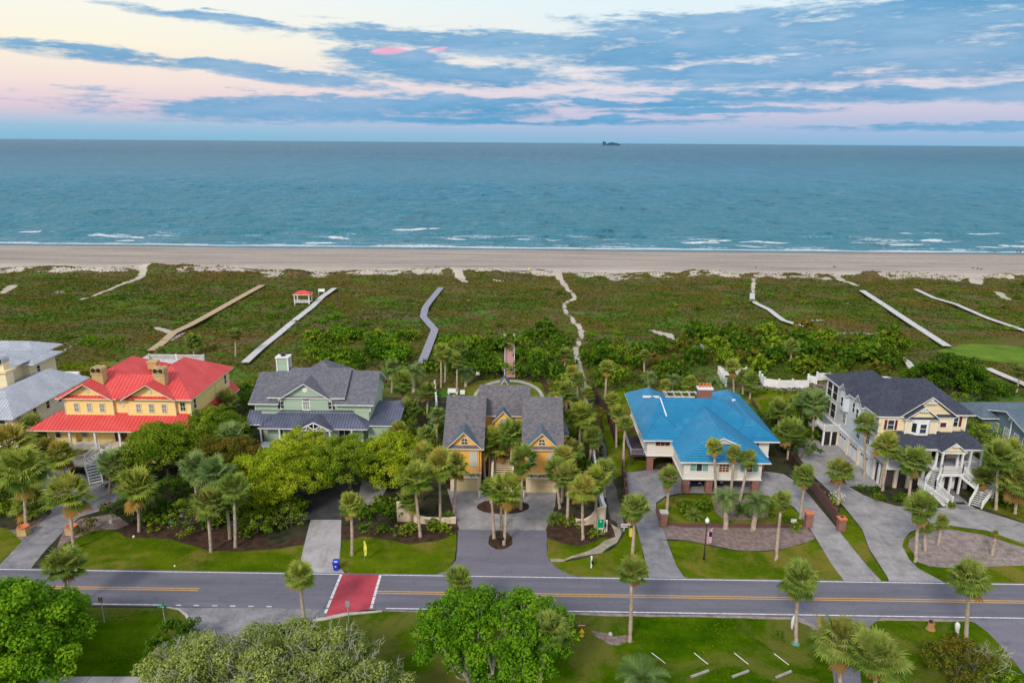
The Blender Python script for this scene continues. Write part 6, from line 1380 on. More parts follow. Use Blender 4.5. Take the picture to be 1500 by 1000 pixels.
# single shrubs with names of their own: px, py, size, kind, label
for px_, py_, s, k, lab in [(1012, 750, 1.9, 'leaf_d', 'big dark round shrub at the left of the fronting bed of the blue-roofed house'), (1030, 744, 1.7, 'leaf_d', 'second dark round shrub behind the left one before the blue-roofed house'),
    (1090, 752, 1.6, 'leaf_d', 'dark round shrub between the two feather palms'), (1120, 750, 1.6, 'leaf_d', 'dark round shrub right of the second feather palm'),
    (597, 780, 1.5, 'leaf_m', 'clipped shrub left of the tall palmetto at the cream wall'), (635, 775, 1.5, 'leaf_m', 'clipped shrub right of the tall palmetto at the cream wall'), (650, 778, 1.2, 'leaf_m', 'smaller clipped shrub near the entrance court left corner'),
    (873, 784, 1.1, 'leaf_m', 'round bush at the foot of the green beach access sign'), (828, 765, 1.3, 'leaf_m', 'hedge end at the right corner of the entrance court'), (843, 768, 1.1, 'leaf_m', 'low hedge bush beside the curved cream wall'),
    (535, 777, 1.0, 'leaf_b', 'bright low palmetto bush left of the pair in the mulch'), (562, 778, 1.0, 'leaf_b', 'bright low palmetto bush right of the pair in the mulch'),
    (1166, 775, 1.0, 'leaf_m', 'small bush below the white mail sign on the taupe bed'), (1141, 934, .75, 'leaf_d', 'small dark bush on the south verge left of the coiled hose'),
    (1222, 735, 1.0, 'leaf_l', 'flowering bush behind the brick wall'), (1152, 556, .5, 'leaf_d', 'tiny clipped bush before the white vinyl fence'),
    (1200, 640, 1.2, 'leaf_d', 'dark bush at the foot of the cream house side stair'), (153, 746, 1.1, 'leaf_o', 'ochre-tinged low bush right of the curved drive'), (52, 757, 1.0, 'leaf_o', 'ochre-tinged low bush left of the curved drive'),
    (158, 714, .8, 'leaf_d', 'clipped low hedge at the foot of the red-roofed house stair'), (838, 920, 1.0, 'leaf_g', 'wispy pale bush right of the round tree'), (700, 700, 1.2, 'leaf_d', 'dark hedge left of the orange house stair'), (765, 700, 1.2, 'leaf_d', 'dark hedge right of the orange house stair'),
    (820, 430, 1.6, 'leaf_d', 'dark solitary bush left of the sandy beach path'), (800, 424, 1.2, 'leaf_d', 'lower dark bush beside the sandy beach path'), (975, 430, 1.3, 'leaf_m', 'solitary round bush in the dunes beyond the blue roof'),
    (1380, 432, 1.7, 'leaf_d', 'dark bush beside the second right-hand boardwalk'), (1490, 437, 1.6, 'leaf_d', 'dark bush in the dunes at the right edge'), (890, 452, 1.3, 'leaf_m', 'round bush in the dunes right of the sandy path')]:
    g = G(px_, py_); g = G(px_, py_, tz(g[0], g[1])+.3) if g[1] > 140 else g; shrub(g[0], g[1], s, k, lab, None)
# clipped hedge over the garages
for u0, u1, lb in ((-9.1, -5.7, 'left'), (1.2, 4.8, 'right')):
    me = crown_mesh('hedge', [((u1-u0)*t/6, 0, .18, .42, .2, .2) for t in range(7)], 420, .07, 'leaf_d', 90); o = bpy.data.objects.new('hedge', me); C.objects.link(o); o.location = (u0, 88.6, 2.35)
    tag(o, 'clipped hedge strip above the %s garage door of the orange house' % lb, 'hedge', 'hedge strips over the garages')
# cycads
for px_, py_, s, lab in [(656, 762, .9, 'dark cycad at the left corner of the entrance court'), (812, 765, 1.0, 'dark cycad at the right corner of the entrance court'), (1016, 760, 1.1, 'spiky cycad before the dark round shrubs of the blue-roofed house')]:
    g = G(px_, py_); r_ = thing('cycad', lab, 'cycad', g); inst('trunk', TRKF[0], r_, (0, 0, 0), (.6, .6, .4)); inst('crown', SAGO[0], r_, (0, 0, .4), (s, s, s*.9))
# dune bushes: bright low mounds scattered in the grass
k = 0
while k < 165:
    px_, py_ = rnd.uniform(-20, 1520), 412+88*rnd.random()**.75; g = G(px_, py_)
    if fbm(np.array(g[0]/22), np.array(g[1]/11), 99) < .57: continue
    if near_walk(g[0], g[1], 2.4): continue
    shrub(g[0], g[1], rnd.uniform(.7, 1.7), rnd.choice(['leaf_b', 'leaf_m', 'leaf_b', 'leaf_d', 'leaf_b', 'leaf_m']), 'low green bush scattered in the dune grass', 'low bushes scattered in the dune grass', rnd.uniform(.6, .95), name='dune_bush'); k += 1
# ---------------------------------------------------------------- dune grass (beyond counting): one mesh
def dune_grass():
    n = 190000; X = rng.uniform(-260, 260, n); Y = rng.uniform(130, 262, n)
    keep = np.abs(X) < Y*.78+12; X, Y = X[keep], Y[keep]
    edge = 259+(fbm(X/30, X*0, 21)-.5)*9
    dens = sst(fbm(X/9, Y/5, 66), .25, .5)*.75+.25; band = sst(Y, edge-15, edge-6)*sst(fbm(X/8, Y/4, 77)+.06*sst(X, -60, 60), .44, .56)
    dens = dens*(1-band*.78)*(Y < edge+3)
    for pth, w in SANDPATHS:
        P = [G(*p)[:2] for p in pth]
        for k in range(len(P)-1):
            ax, ay = P[k]; bx, by = P[k+1]; dx, dy = bx-ax, by-ay; t = np.clip(((X-ax)*dx+(Y-ay)*dy)/(dx*dx+dy*dy), 0, 1); dens = dens*(np.hypot(X-ax-t*dx, Y-ay-t*dy) > w[k]*(1-t)+w[k+1]*t+.3)
    for poly in ([(1370, 512), (1420, 500), (1560, 498), (1600, 530), (1500, 535), (1440, 528), (1385, 530)], [(672, 572), (700, 557), (750, 553), (792, 560), (800, 578), (780, 596), (660, 600)]):
        pg = [G(*p)[:2] for p in poly]; ins = np.array([inpoly(a, b, pg) for a, b in zip(X, Y)]) if len(X) < 200000 else 0; dens = dens*(1-ins)
    keep = rng.random(len(X)) < dens; X, Y = X[keep], Y[keep]; Z = terrain(X, Y); n = len(X)
    big = fbm(X/12, Y/7, 44); t0 = np.clip(.0+2.4*(big-.36)+.22*sst(Y, 195, 250)+1.1*(fbm(X/40, Y/16, 45)-.5)+.06+rng.normal(0, .10, n), 0, 1)
    parts = []
    for b in range(3):
        a = rng.uniform(0, 6.28, n); h = rng.uniform(.10, .30, n)*(.6+.9*big); w = rng.uniform(.14, .34, n); ln = rng.uniform(.05, .35, n)
        ox = rng.normal(0, .12, n); oy = rng.normal(0, .12, n)
        V = np.empty((n, 3, 3)); V[:, 0] = np.stack([X+ox-np.cos(a)*w, Y+oy-np.sin(a)*w, Z-.05], 1); V[:, 1] = np.stack([X+ox+np.cos(a)*w, Y+oy+np.sin(a)*w, Z-.05], 1)
        V[:, 2] = np.stack([X+ox+np.sin(a)*ln, Y+oy-np.cos(a)*ln, Z+h], 1); parts.append((V.reshape(-1, 3), np.arange(n*3).reshape(n, 3), np.clip(t0+rng.normal(0, .08, n), 0, 1)))
    V, F, T = join(parts); o = bpy.data.objects.new('dune_grass', npmesh('dune_grass', V, F, 'dunegrass', T)); C.objects.link(o)
    tag(o, 'tawny and green grass covering the dunes', 'grass', kind='stuff')
dune_grass()

def lawn_tufts():
    VV = []
    for pts, z in LAWNS+[([G(*p)[:2] for p in [(102, 892), (228, 893), (262, 900), (274, 915), (272, 940), (240, 985), (110, 985)]], .012), ([G(*p)[:2] for p in [(640, 900), (1160, 908), (1196, 930), (1210, 1000), (640, 1000)]], .012), ([G(*p)[:2] for p in [(1290, 910), (1410, 912), (1440, 930), (1500, 1000), (1275, 1000)]], .012)]:
        xs = [p[0] for p in pts]; ys = [p[1] for p in pts]; A = (max(xs)-min(xs))*(max(ys)-min(ys))
        if max(ys) > 130 or min(xs) < -75: pts2 = None; continue
        n = int(min(26000, A*26)); X = rng.uniform(min(xs)-.1, max(xs)+.1, n); Y = rng.uniform(min(ys)-.1, max(ys)+.1, n)
        c = np.zeros(n, bool)
        for i in range(len(pts)):
            (x1, y1), (x2, y2) = pts[i], pts[(i+1) % len(pts)]
            if y1 == y2: continue
            c ^= ((y1 > Y) != (y2 > Y)) & (X < (x2-x1)*(Y-y1)/(y2-y1)+x1)
        X = X[c]+rng.normal(0, .12, c.sum()); Y = Y[c]+rng.normal(0, .12, c.sum())
        k = rng.random(len(X)) < sst(fbm(X/3.0, Y/2.2, 7), .30, .62); VV.append(np.stack([X[k], Y[k], np.full(k.sum(), z)], 1))
    P = np.concatenate(VV); k = (P[:, 1] < 68.6) | (P[:, 1] > 69.4); P = P[k]; n = len(P); X, Y, Z = P.T
    t0 = np.clip(.15+1.3*(fbm(X/6, Y/4, 8)-.3)+rng.normal(0, .12, n), 0, 1); a = rng.uniform(0, 6.28, n); w = rng.uniform(.03, .08, n); h = rng.uniform(.03, .09, n)
    V = np.empty((n, 3, 3)); V[:, 0] = np.stack([X-np.cos(a)*w, Y-np.sin(a)*w, Z-.01], 1); V[:, 1] = np.stack([X+np.cos(a)*w, Y+np.sin(a)*w, Z-.01], 1); V[:, 2] = np.stack([X+np.sin(a)*w, Y-np.cos(a)*w, Z+h], 1)
    o = bpy.data.objects.new('lawn_grass', npmesh('lawn_grass', V.reshape(-1, 3), np.arange(n*3).reshape(n, 3), 'tuft', t0)); C.objects.link(o); tag(o, 'short tufty grass covering the lawns on both sides of the road', 'grass', kind='stuff')
lawn_tufts()
# ---------------------------------------------------------------- boardwalks
def boardwalk(px_pts, w, mat, label, rail=None, zoff=.55, cat='boardwalk', rail_mat='white', thickness=.12):
    pts = []
    for p in px_pts:
        g = G(*p); g = G(p[0], p[1], (tz(g[0], g[1]) if g[1] > 130 else 0)+zoff); pts.append(Vector((g[0], g[1], (tz(g[0], g[1]) if g[1] > 130 else 0)+zoff)))
    sm = []
    for a, b in zip(pts[:-1], pts[1:]):      # level out along the line
        n = max(1, int((b-a).length/6))
        for k in range(n): sm.append(a.lerp(b, k/n))
    sm.append(pts[-1])
    zz = [max(q.z, (tz(q.x, q.y) if q.y > 130 else 0)+.5) for q in sm]
    for _ in range(6): zz = [max((zz[max(i-1, 0)]+zz[i]+zz[min(i+1, len(zz)-1)])/3, (tz(sm[i].x, sm[i].y) if sm[i].y > 130 else 0)+.35) for i in range(len(zz))]
    for q, z_ in zip(sm, zz): q.z = z_
    root = thing('boardwalk', label, cat, sm[0])
    deck = MB(); gap = MB(); post = MB(); L = []
    for i, q in enumerate(sm):
        a = sm[max(i-1, 0)]; b = sm[min(i+1, len(sm)-1)]; d = (b-a); d.z = 0; d.normalize(); n = Vector((d.y, -d.x, 0)); L.append((q, n))
    for (a, na), (b, nb) in zip(L[:-1], L[1:]):
        deck.slab([a-na*w/2, a+na*w/2, b+nb*w/2, b-nb*w/2], (0, 0, -thickness))
        d = b-a; m = max(1, int(d.length/1.15))
        for k in range(m):
            q = a+d*(k/m); e = d.normalized()*.05; gap.slab([q-na*w*.49-e, q+na*w*.49-e, q+na*w*.49+e, q-na*w*.49+e], (0, 0, .012))
        m = max(1, int(d.length/2.4))
        for k in range(m+1):
            q = a+d*(k/m)
            for s in (-1, 1):
                r = q+na*s*(w/2-.08); t = (tz(r.x, r.y) if r.y > 130 else 0)
                post.box(r.x-.07, r.x+.07, r.y-.07, r.y+.07, t-.1, r.z-thickness-.02)
            post.beam(q-na*(w/2-.1)-Vector((0, 0, thickness+.06)), q+na*(w/2-.1)-Vector((0, 0, thickness+.06)), .1, .12)
        for s in (-1, 1): post.beam(a+na*s*(w/2-.1)-Vector((0, 0, thickness+.1)), b+nb*s*(w/2-.1)-Vector((0, 0, thickness+.1)), .08, .16)
    gap.v = [tuple(v_) for v_ in gap.v]; k0 = len(deck.v); deck.v += gap.v; deck.f += [tuple(i+k0 for i in f_) for f_ in gap.f]; deck.m += [1]*len(gap.f); deck.t += [None]*len(gap.f)
    deck.build('deck', [mat, 'gap' if mat != 'deck_w' else 'deck_g'], root); post.build('posts', 'wood_d', root)
    if rail:
        for s in (-1, 1):
            mb = MB(); R_ = [a+n*s*w/2 for a, n in L]
            for a, b in zip(R_[:-1], R_[1:]):
                mb.beam(a+Vector((0, 0, rail)), b+Vector((0, 0, rail)), .09, .07); mb.beam(a+Vector((0, 0, rail*.5)), b+Vector((0, 0, rail*.5)), .06)
                m = max(1, int((b-a).length/2))
                for k in range(m+1): q = a.lerp(b, k/m); mb.box(q.x-.06, q.x+.06, q.y-.06, q.y+.06, q.z-.1, q.z+rail)
            mb.build('railing', rail_mat, root)
    return root
boardwalk([(222, 513), (237, 500), (254, 488), (278, 478), (330, 448), (384, 417)], 2.0, 'deck_t', 'straight tan wooden boardwalk behind the red-roofed house')
boardwalk([(359, 531), (382, 508), (407, 487), (434, 466), (457, 448), (472, 435), (490, 420)], 1.7, 'deck_w', 'white boardwalk passing the red-roofed shelter')
boardwalk([(617, 534), (626, 510), (637, 483), (628, 472), (620, 462), (623, 452), (628, 443), (636, 433), (646, 421)], 1.9, 'deck_g', 'grey zigzag boardwalk behind the orange house')
boardwalk([(1102, 431), (1102, 437), (1107, 443), (1127, 454), (1138, 462), (1147, 468), (1165, 474), (1187, 478), (1205, 484), (1222, 492)], 1.5, 'deck_w', 'curving pale boardwalk behind the blue-roofed house')
boardwalk([(1263, 423), (1300, 449), (1337, 477), (1387, 507)], 1.9, 'deck_w', 'long straight grey-white boardwalk behind the cream house')
boardwalk([(1341, 423), (1368, 434), (1400, 447), (1450, 466), (1515, 489)], 1.4, 'deck_w', 'narrow pale boardwalk running to the right edge')
boardwalk([(1293, 518), (1308, 519), (1320, 523), (1330, 530), (1337, 540)], 1.5, 'deck_w', 'short curved boardwalk end above the cream house roof')
boardwalk([(1447, 539), (1475, 551), (1515, 568)], 1.7, 'deck_w', 'boardwalk right of the large dark oak')
boardwalk([(1020, 503), (1026, 509), (1033, 515)], 2.2, 'deck_g', 'short dark deck section inside the thicket')
boardwalk([(746.5, 552), (746.5, 540), (746.5, 520), (746.5, 500)], 2.1, 'deck_p', 'pinkish brick walkway with white rails leading out of the orange house garden', .55, .5, 'walkway')
r_ = thing('gate_post_pair', 'grey newel posts at the seaward end of the pink walkway', 'gate posts', G(746, 498))
for s in (-1, 1): g = G(746+s*7, 498); part(r_, 'post', 'metal_w', (g[0]-.25, g[0]+.25, g[1]-.2, g[1]+.2, tz(*g[:2])-.1, 1.5))
# shelter with red roof
g = G(444, 447); x, y = g[0], g[1]; z = tz(x, y); r_ = thing('beach_shelter', 'white open shelter with a red hipped roof by the white boardwalk', 'gazebo', (x, y, z))
roof(r_, hip(x-2.5, x+2.5, y-1.3, y+2.3, z+3.0, z+3.9, 'x', 1.7, 1.7), ['redroof', 'white', 'redrib'], rib=.5, th=.15)
for a in (-2.1, 2.1):
    for b in (-.9, 1.9): part(r_, 'post', 'white', (x+a-.12, x+a+.12, y+b-.12, y+b+.12, z-.2, z+2.86))
part(r_, 'deck', 'deck_w', (x-2.2, x+2.2, y-1.0, y+2.0, z+.5, z+.65)); part(r_, 'bench', 'white', (x-1.9, x+1.9, y-.8, y-.4, z+.95, z+1.05)); railing(r_, [(x-2.1, y-.95, z+.65), (x+2.1, y-.95, z+.65)], h=.8, gap=.3)
g = G(471, 431); r_ = thing('deck_bench', 'white bench on the boardwalk seaward of the red-roofed shelter', 'bench', (g[0], g[1], tz(g[0], g[1])+.6))
part(r_, 'seat', 'white', (g[0]-1, g[0]+1, g[1]-.3, g[1]+.2, tz(*g[:2])+1.0, tz(*g[:2])+1.1)); part(r_, 'backrest', 'white', (g[0]-1, g[0]+1, g[1]+.2, g[1]+.28, tz(*g[:2])+1.0, tz(*g[:2])+1.8)); part(r_, 'leg', 'white', (g[0]-.9, g[0]-.8, g[1]-.2, g[1]+.1, tz(*g[:2]), tz(*g[:2])+1.0)); part(r_, 'leg', 'white', (g[0]+.8, g[0]+.9, g[1]-.2, g[1]+.1, tz(*g[:2]), tz(*g[:2])+1.0))
# ---------------------------------------------------------------- walls and fences
def panel_fence(name, label, cat, px_pts, z, h, mat, pmat=None, step=2.4, th=.12, cap=None, tops=None):
    pts = [Vector((*G(*p)[:2], z)) for p in px_pts]; root = thing(name, label, cat, pts[0]); hs = tops or [h]*(len(pts)-1)
    for (a, b), hh in zip(zip(pts[:-1], pts[1:]), hs):
        n = max(1, round((b-a).length/step))
        for k in range(n):
            p, q = a.lerp(b, k/n), a.lerp(b, (k+1)/n); d = (q-p).normalized()*.0; mb = MB(); c = Vector((0, 0, hh*.5)); mb.beam(p+c, q+c, th, hh); mb.build('panel', mat, root)
            mb = MB(); mb.box(p.x-.14, p.x+.14, p.y-.14, p.y+.14, z, z+hh+.16); mb.box(p.x-.19, p.x+.19, p.y-.19, p.y+.19, z+hh+.16, z+hh+.24); mb.build('post', pmat or mat, root)
    q = pts[-1]; mb = MB(); mb.box(q.x-.14, q.x+.14, q.y-.14, q.y+.14, z, z+hs[-1]+.16); mb.box(q.x-.19, q.x+.19, q.y-.19, q.y+.19, z+hs[-1]+.16, z+hs[-1]+.24); mb.build('post', pmat or mat, root)
    return root
panel_fence('brick_wall', 'dark brick panel wall between the right drive and the cream house drive', 'wall', [(1186, 714), (1205, 737), (1231, 775)], 0, 1.5, 'dbrick', 'dbrick', 2.6, .2)
panel_fence('board_fence', 'dark wooden fence beside the beach path, upper section', 'fence', [(869, 575), (874, 588), (888, 606), (895, 630), (902, 652)], 0, 1.7, 'wood_d', 'wood_d', 2.2)
panel_fence('board_fence', 'dark wooden fence beside the left drive of the blue-roofed house', 'fence', [(911, 690), (914, 706), (917, 732)], 0, 1.6, 'wood_d', 'dbrick', 2.4)
panel_fence('board_fence', 'dark fence hidden in shrubs right of the blue-roofed house', 'fence', [(1136, 642), (1152, 668), (1172, 696)], 0, 1.5, 'wood_d', 'wood_d', 2.4)
panel_fence('vinyl_fence', 'white vinyl zigzag fence behind the back lawn, left of the cream house', 'fence', [(1112, 556), (1119, 565), (1140, 568), (1160, 568), (1183, 568), (1183, 560), (1195, 563), (1196, 557), (1214, 557), (1222, 560)], 0, 1.6, 'white', 'white', 2.4, .1)
panel_fence('vinyl_fence', 'short white vinyl fence with an open gate beside the drooping feather palm', 'fence', [(1052, 548), (1056, 557), (1063, 566)], 0, 1.5, 'white', 'white', 2.4, .1)
panel_fence('vinyl_fence', 'short white vinyl panel between two palmettos behind the blue-roofed house', 'fence', [(1054, 549), (1076, 550), (1092, 550)], 0, 1.6, 'white', 'white', 2.4, .1)
panel_fence('garden_wall', 'stepped white stucco wall along the beach path', 'wall', [(859, 596), (861, 618), (866, 650), (872, 690), (877, 722)], 0, 1.4, 'white', 'white', 3.0, .22)
panel_fence('garden_wall', 'white stucco wall behind the tall palmettos left of the orange house', 'wall', [(637, 568), (640, 600), (628, 640), (622, 700)], 0, 1.3, 'white', 'white', 3.2, .22)
panel_fence('rail_fence', 'thin pale rail fence round the yard of the silver-roofed house', 'fence', [(-10, 507), (58, 508), (112, 508), (80, 524), (47, 541)], 0, .5, 'metal_w', 'metal_w', 2.2, .06)
def swept_wall(name, label, px_pts, hs, th=.3, mat='cream'):
    pts = [Vector(G(*p)) for p in px_pts]; root = thing(name, label, 'wall', pts[0]); mb = MB(); cap = MB()
    for i in range(len(pts)-1):
        a, b = pts[i], pts[i+1]; d = (b-a).normalized(); n = Vector((d.y, -d.x, 0))*th/2
        mb.prism([(a-n)[:2], (a+n)[:2], (b+n)[:2], (b-n)[:2]], 0, [hs[i], hs[i], hs[i+1], hs[i+1]])
        n *= 1.25; cap.prism([(a-n)[:2], (a+n)[:2], (b+n)[:2], (b-n)[:2]], [hs[i]+.002, hs[i]+.002, hs[i+1]+.002, hs[i+1]+.002], [hs[i]+.09, hs[i]+.09, hs[i+1]+.09, hs[i+1]+.09])
    mb.build('wall_body', 'buff' if mat == 'cream' else mat, root); cap.build('wall_cap', mat, root); return root
swept_wall('garden_wall', 'curved cream wall with a high left end beside the tall palmetto', [(582, 763), (597, 763), (604, 764), (612, 766), (625, 766), (640, 766), (655, 766), (668, 766)], [2.6, 2.5, 1.6, 1.0, .7, .65, .65, .75])
swept_wall('garden_wall', 'curved cream wall rising towards the green beach access sign', [(843, 768), (850, 768), (858, 768), (866, 767), (873, 766), (880, 766), (885, 766)], [.7, .6, .7, 1.1, 1.9, 2.2, 2.2])
swept_wall('garden_wall', 'white sloping wall running back from the beach access sign', [(885, 764), (882, 748), (878, 728)], [2.2, 1.4, 1.7], .35, 'white')
for bx, by, lb in ((971, 770, 'left brick gate pier at the drive of the blue-roofed house'), (1183, 771, 'right brick gate pier at the drive of the blue-roofed house'), (1231, 776, 'brick end pier of the dark panel wall')):
    g = G(bx, by); r_ = thing('gate_pier', lb, 'gate pier', g); h = 1.9 if bx < 1230 else 1.6; part(r_, 'pier_shaft', 'brick', (g[0]-.42, g[0]+.42, g[1]-.4, g[1]+.4, 0, h)); part(r_, 'pier_cap', 'terra' if bx > 1180 else 'rock', (g[0]-.5, g[0]+.5, g[1]-.48, g[1]+.48, h, h+.14))
for pts, lb in (([(974, 768), (1003, 771), (1100, 771.5), (1179, 771.5)], 'long low brick edging in front of the blue-roofed house lawn'), ([(962, 748), (966, 760), (970, 770)], 'short curved brick edging by the left drive')):
    P = [Vector(G(*p)) for p in pts]; mb = MB()
    for a, b in zip(P[:-1], P[1:]): mb.beam(a+Vector((0, 0, .18)), b+Vector((0, 0, .18)), .3, .36)
    solo(mb, 'brick_edging', 'dbrick', lb, 'garden edging', tuple(P[0]))
for bx, by, lb in ((36, 782, 'ochre planter column with a rim at the left of the curved drive'), (106, 781, 'ochre planter column with a rim at the right of the curved drive')):
    g = G(bx, by); r_ = thing('planter', lb, 'planter', g); part(r_, 'planter_base', 'ochre', (g[0]-.55, g[0]+.55, g[1]-.5, g[1]+.5, 0, .9)); mb = MB(); mb.lathe(g[0], g[1], [(.9, .5), (1.0, .66), (1.1, .66), (1.1, .5), (.95, .4)], 14); mb.build('planter_rim', 'terra', r_)
# ---------------------------------------------------------------- street furniture and small things
g = G(493, 834); x, y = g[0], g[1]; r_ = thing('recycling_bin', 'blue wheeled recycling bin at the end of the pale driveway', 'bin', g)
mb = MB(); mb.prism([(x-.30, y-.34), (x+.30, y-.34), (x+.30, y+.34), (x-.30, y+.34)], .08, 1.0); k0 = len(mb.v); b = mb; v = b.v
b.v = [((vx-x)*(.80 if vz < .5 else 1.08)+x, (vy-y)*(.80 if vz < .5 else 1.08)+y, vz) for vx, vy, vz in v]; b.build('bin_body', 'binblue', r_)
l = MB(); l.prism([(x-.36, y-.42), (x+.36, y-.42), (x+.36, y+.40), (x-.36, y+.40)], 1.0, [1.04, 1.04, 1.14, 1.14]); l.beam((x-.3, y+.46, 1.05), (x+.3, y+.46, 1.05), .05); l.build('lid', 'binblue', r_)
part(r_, 'lid_label', 'white', (x-.18, x+.18, y-.2, y, 1.075, 1.09)); part(r_, 'front_label', 'white', (x-.08, x+.08, y-.345, y-.33, .55, .68))
for s in (-1, 1): w_ = MB(); w_.tube([(x+s*.28, y+.3, .12), (x+s*.36, y+.3, .12)], [.12, .12], 12); w_.build('wheel', 'rubber', r_)
def mpost(x, y, z0, z1, r=.04): m_ = MB(); m_.tube([(x, y, z0), (x, y, z1)], [r, r], 8); return m_
g = G(534, 822); x, y = g[0], g[1]; r_ = thing('feather_flag', 'narrow yellow feather flag on the lawn right of the pale driveway', 'flag', g); mpost(x, y, 0, 2.6, .02).build('pole', 'metal_w', r_)
mb = MB(); n = 8
for k in range(n):
    z0, z1 = .75+k*.24, .99+k*.24; w0 = .16+.18*math.sin(k/n*2.6+.4); w1 = .16+.18*math.sin((k+1)/n*2.6+.4); o = .07*math.sin(k*1.4); o1 = .07*math.sin((k+1)*1.4); mb.slab([(x, y+o, z0), (x+w0, y+o*.5, z0), (x+w1, y+o1*.5, z1), (x, y+o1, z1)], (0, .015, 0))
mb.build('flag_cloth', 'flagyel', r_)
g = G(1031, 819); x, y = g[0], g[1]; r_ = thing('street_lamp', 'black lamp post with a white globe on the blue-roofed house lawn', 'street lamp', g)
mb = MB(); mb.lathe(x, y, [(0, .16), (.25, .15), (.3, .09), (1.0, .07), (1.05, .09), (1.1, .06), (4.5, .045), (4.55, .12), (4.65, .12)], 12); mb.beam((x, y, 3.3), (x+.55, y, 3.75), .04); mb.build('post', 'black', r_)
mb = MB(); mb.lathe(x, y, [(4.65, .12), (4.8, .22), (5.0, .25), (5.15, .2), (5.25, .08), (5.4, .03)], 14); mb.build('lamp_globe', 'lampglow', r_, True)
fr = thing('flag', 'small striped red, white and blue flag hanging from the black lamp post', 'flag', (x+.1, y-.05, 3.4)); mb = MB(); mb.beam((x+.06, y-.06, 3.4), (x+.75, y-.06, 4.15), .03); mb.build('staff', 'white', fr)
for k in range(7):
    mb = MB(); a = .30+.06*k
    mb.slab([(x+.12+k*.085, y-.08, 1.95+a*.4), (x+.195+k*.085, y-.08+.02*math.sin(k*2), 1.98+a*.4), (x+.195+k*.085, y-.08+.02*math.sin(k*2), 3.42+.09*k), (x+.12+k*.085, y-.08, 3.33+.09*k)], (0, -.012, 0)); mb.build('stripe', 'cloth_r' if k % 2 == 0 else 'cloth_w', fr)
part(fr, 'canton', 'carblue', (x+.32, x+.66, y-.12, y-.1, 3.0, 3.62))
# green beach access sign, posts and signs round the path mouth
g = G(879, 783); x, y = g[0], g[1]; r_ = thing('access_sign', 'tall green beach access sign with a white mark at the path mouth', 'sign', g)
for s in (-.3, .3): mpost(x+s, y, 0, 1.0, .04).build('post', 'white', r_)
part(r_, 'sign_board', 'signgreen', (x-.40, x+.40, y-.04, y, .95, 2.1)); part(r_, 'sign_foot', 'white', (x-.36, x+.36, y-.05, y, .78, .95)); mb = MB(); mb.slab([(x+.10*math.cos(a*.785), y-.045, 1.85+.10*math.sin(a*.785)) for a in range(8)], (0, -.012, 0)); mb.build('sign_mark', 'white', r_); part(r_, 'sign_frame', 'white', (x-.43, x-.40, y-.05, y+.01, .95, 2.1), (x+.40, x+.43, y-.05, y+.01, .95, 2.1))
g = G(888, 778); r_ = thing('marker_post', 'pale yellow-green marker post right of the beach access sign', 'post', g); part(r_, 'post', 'cream', (g[0]-.1, g[0]+.1, g[1]-.1, g[1]+.1, 0, 1.45)); part(r_, 'cap', 'white', (g[0]-.12, g[0]+.12, g[1]-.12, g[1]+.12, 1.45, 1.52))
g = G(885, 778); x, y = g[0], g[1]-.3; r_ = thing('mailbox', 'black mailbox on a white post beside the beach access sign', 'mailbox', (x, y, 0)); part(r_, 'post', 'white', (x-.06, x+.06, y-.06, y+.06, 0, .85)); mb = MB(); mb.prism([(x-.36, y-.15), (x+.16, y-.15), (x+.16, y+.15), (x-.36, y+.15)], .86, 1.1); mb.tube([(x-.36, y, 1.1), (x+.16, y, 1.1)], [.15, .15], 12); mb.build('box', 'black', r_)
g = G(921, 783); x, y = g[0], g[1]; r_ = thing('sign_post', 'post with a teal-topped white sign left of the lone drive palmetto', 'sign', g); mpost(x, y, 0, 2.2).build('post', 'metal_w', r_); part(r_, 'sign_board', 'white', (x-.2, x+.2, y-.06, y-.03, 1.35, 1.75)); part(r_, 'sign_board', 'signgreen', (x-.22, x+.22, y-.06, y-.03, 1.8, 2.2))
g = G(914, 777); x, y = g[0], g[1]; r_ = thing('realty_sign', 'small white and pinkish board sign at the beach path', 'sign', g); part(r_, 'post', 'white', (x-.04, x+.04, y-.02, y+.02, 0, .9)); part(r_, 'sign_board', 'cloth_w', (x-.42, x+.42, y-.06, y-.03, .5, 1.0)); part(r_, 'sign_band', 'cloth_r', (x-.38, x+.38, y-.075, y-.061, .68, .82))
g = G(924, 787); x, y = g[0], g[1]; r_ = thing('warning_board', 'upright yellow board leaning by the palmetto at the drive', 'sign', g); part(r_, 'sign_board', 'hyd_y', (x-.2, x+.2, y-.05, y, .15, 1.25)); part(r_, 'post', 'metal_w', (x-.03, x+.03, y+.01, y+.05, 0, 1.3))
g = G(866, 831); x, y = g[0], g[1]; r_ = thing('mailbox', 'white mail post with a black box on the verge left of the lone palmetto', 'mailbox', g); part(r_, 'post', 'white', (x-.08, x+.08, y-.08, y+.08, 0, 1.35)); mb = MB(); mb.lathe(x, y, [(1.35, .13), (1.42, .13), (1.5, .03)], 8); mb.build('finial', 'white', r_)
mb = MB(); mb.prism([(x-.02, y-.35), (x+.22, y-.35), (x+.22, y+.1), (x-.02, y+.1)], .7, .9); mb.tube([(x+.1, y-.35, .9), (x+.1, y+.1, .9)], [.12, .12], 12); mb.build('box', 'black', r_)
g = G(733, 799); x, y = g[0], g[1]; r_ = thing('mailbox', 'pair of dark mailboxes on the small drive island of the orange house', 'mailbox', g); part(r_, 'post', 'black', (x-.06, x+.06, y-.06, y+.06, 0, .9))
mb = MB(); mb.box(x-.45, x+.45, y-.05, y+.05, .9, .96)
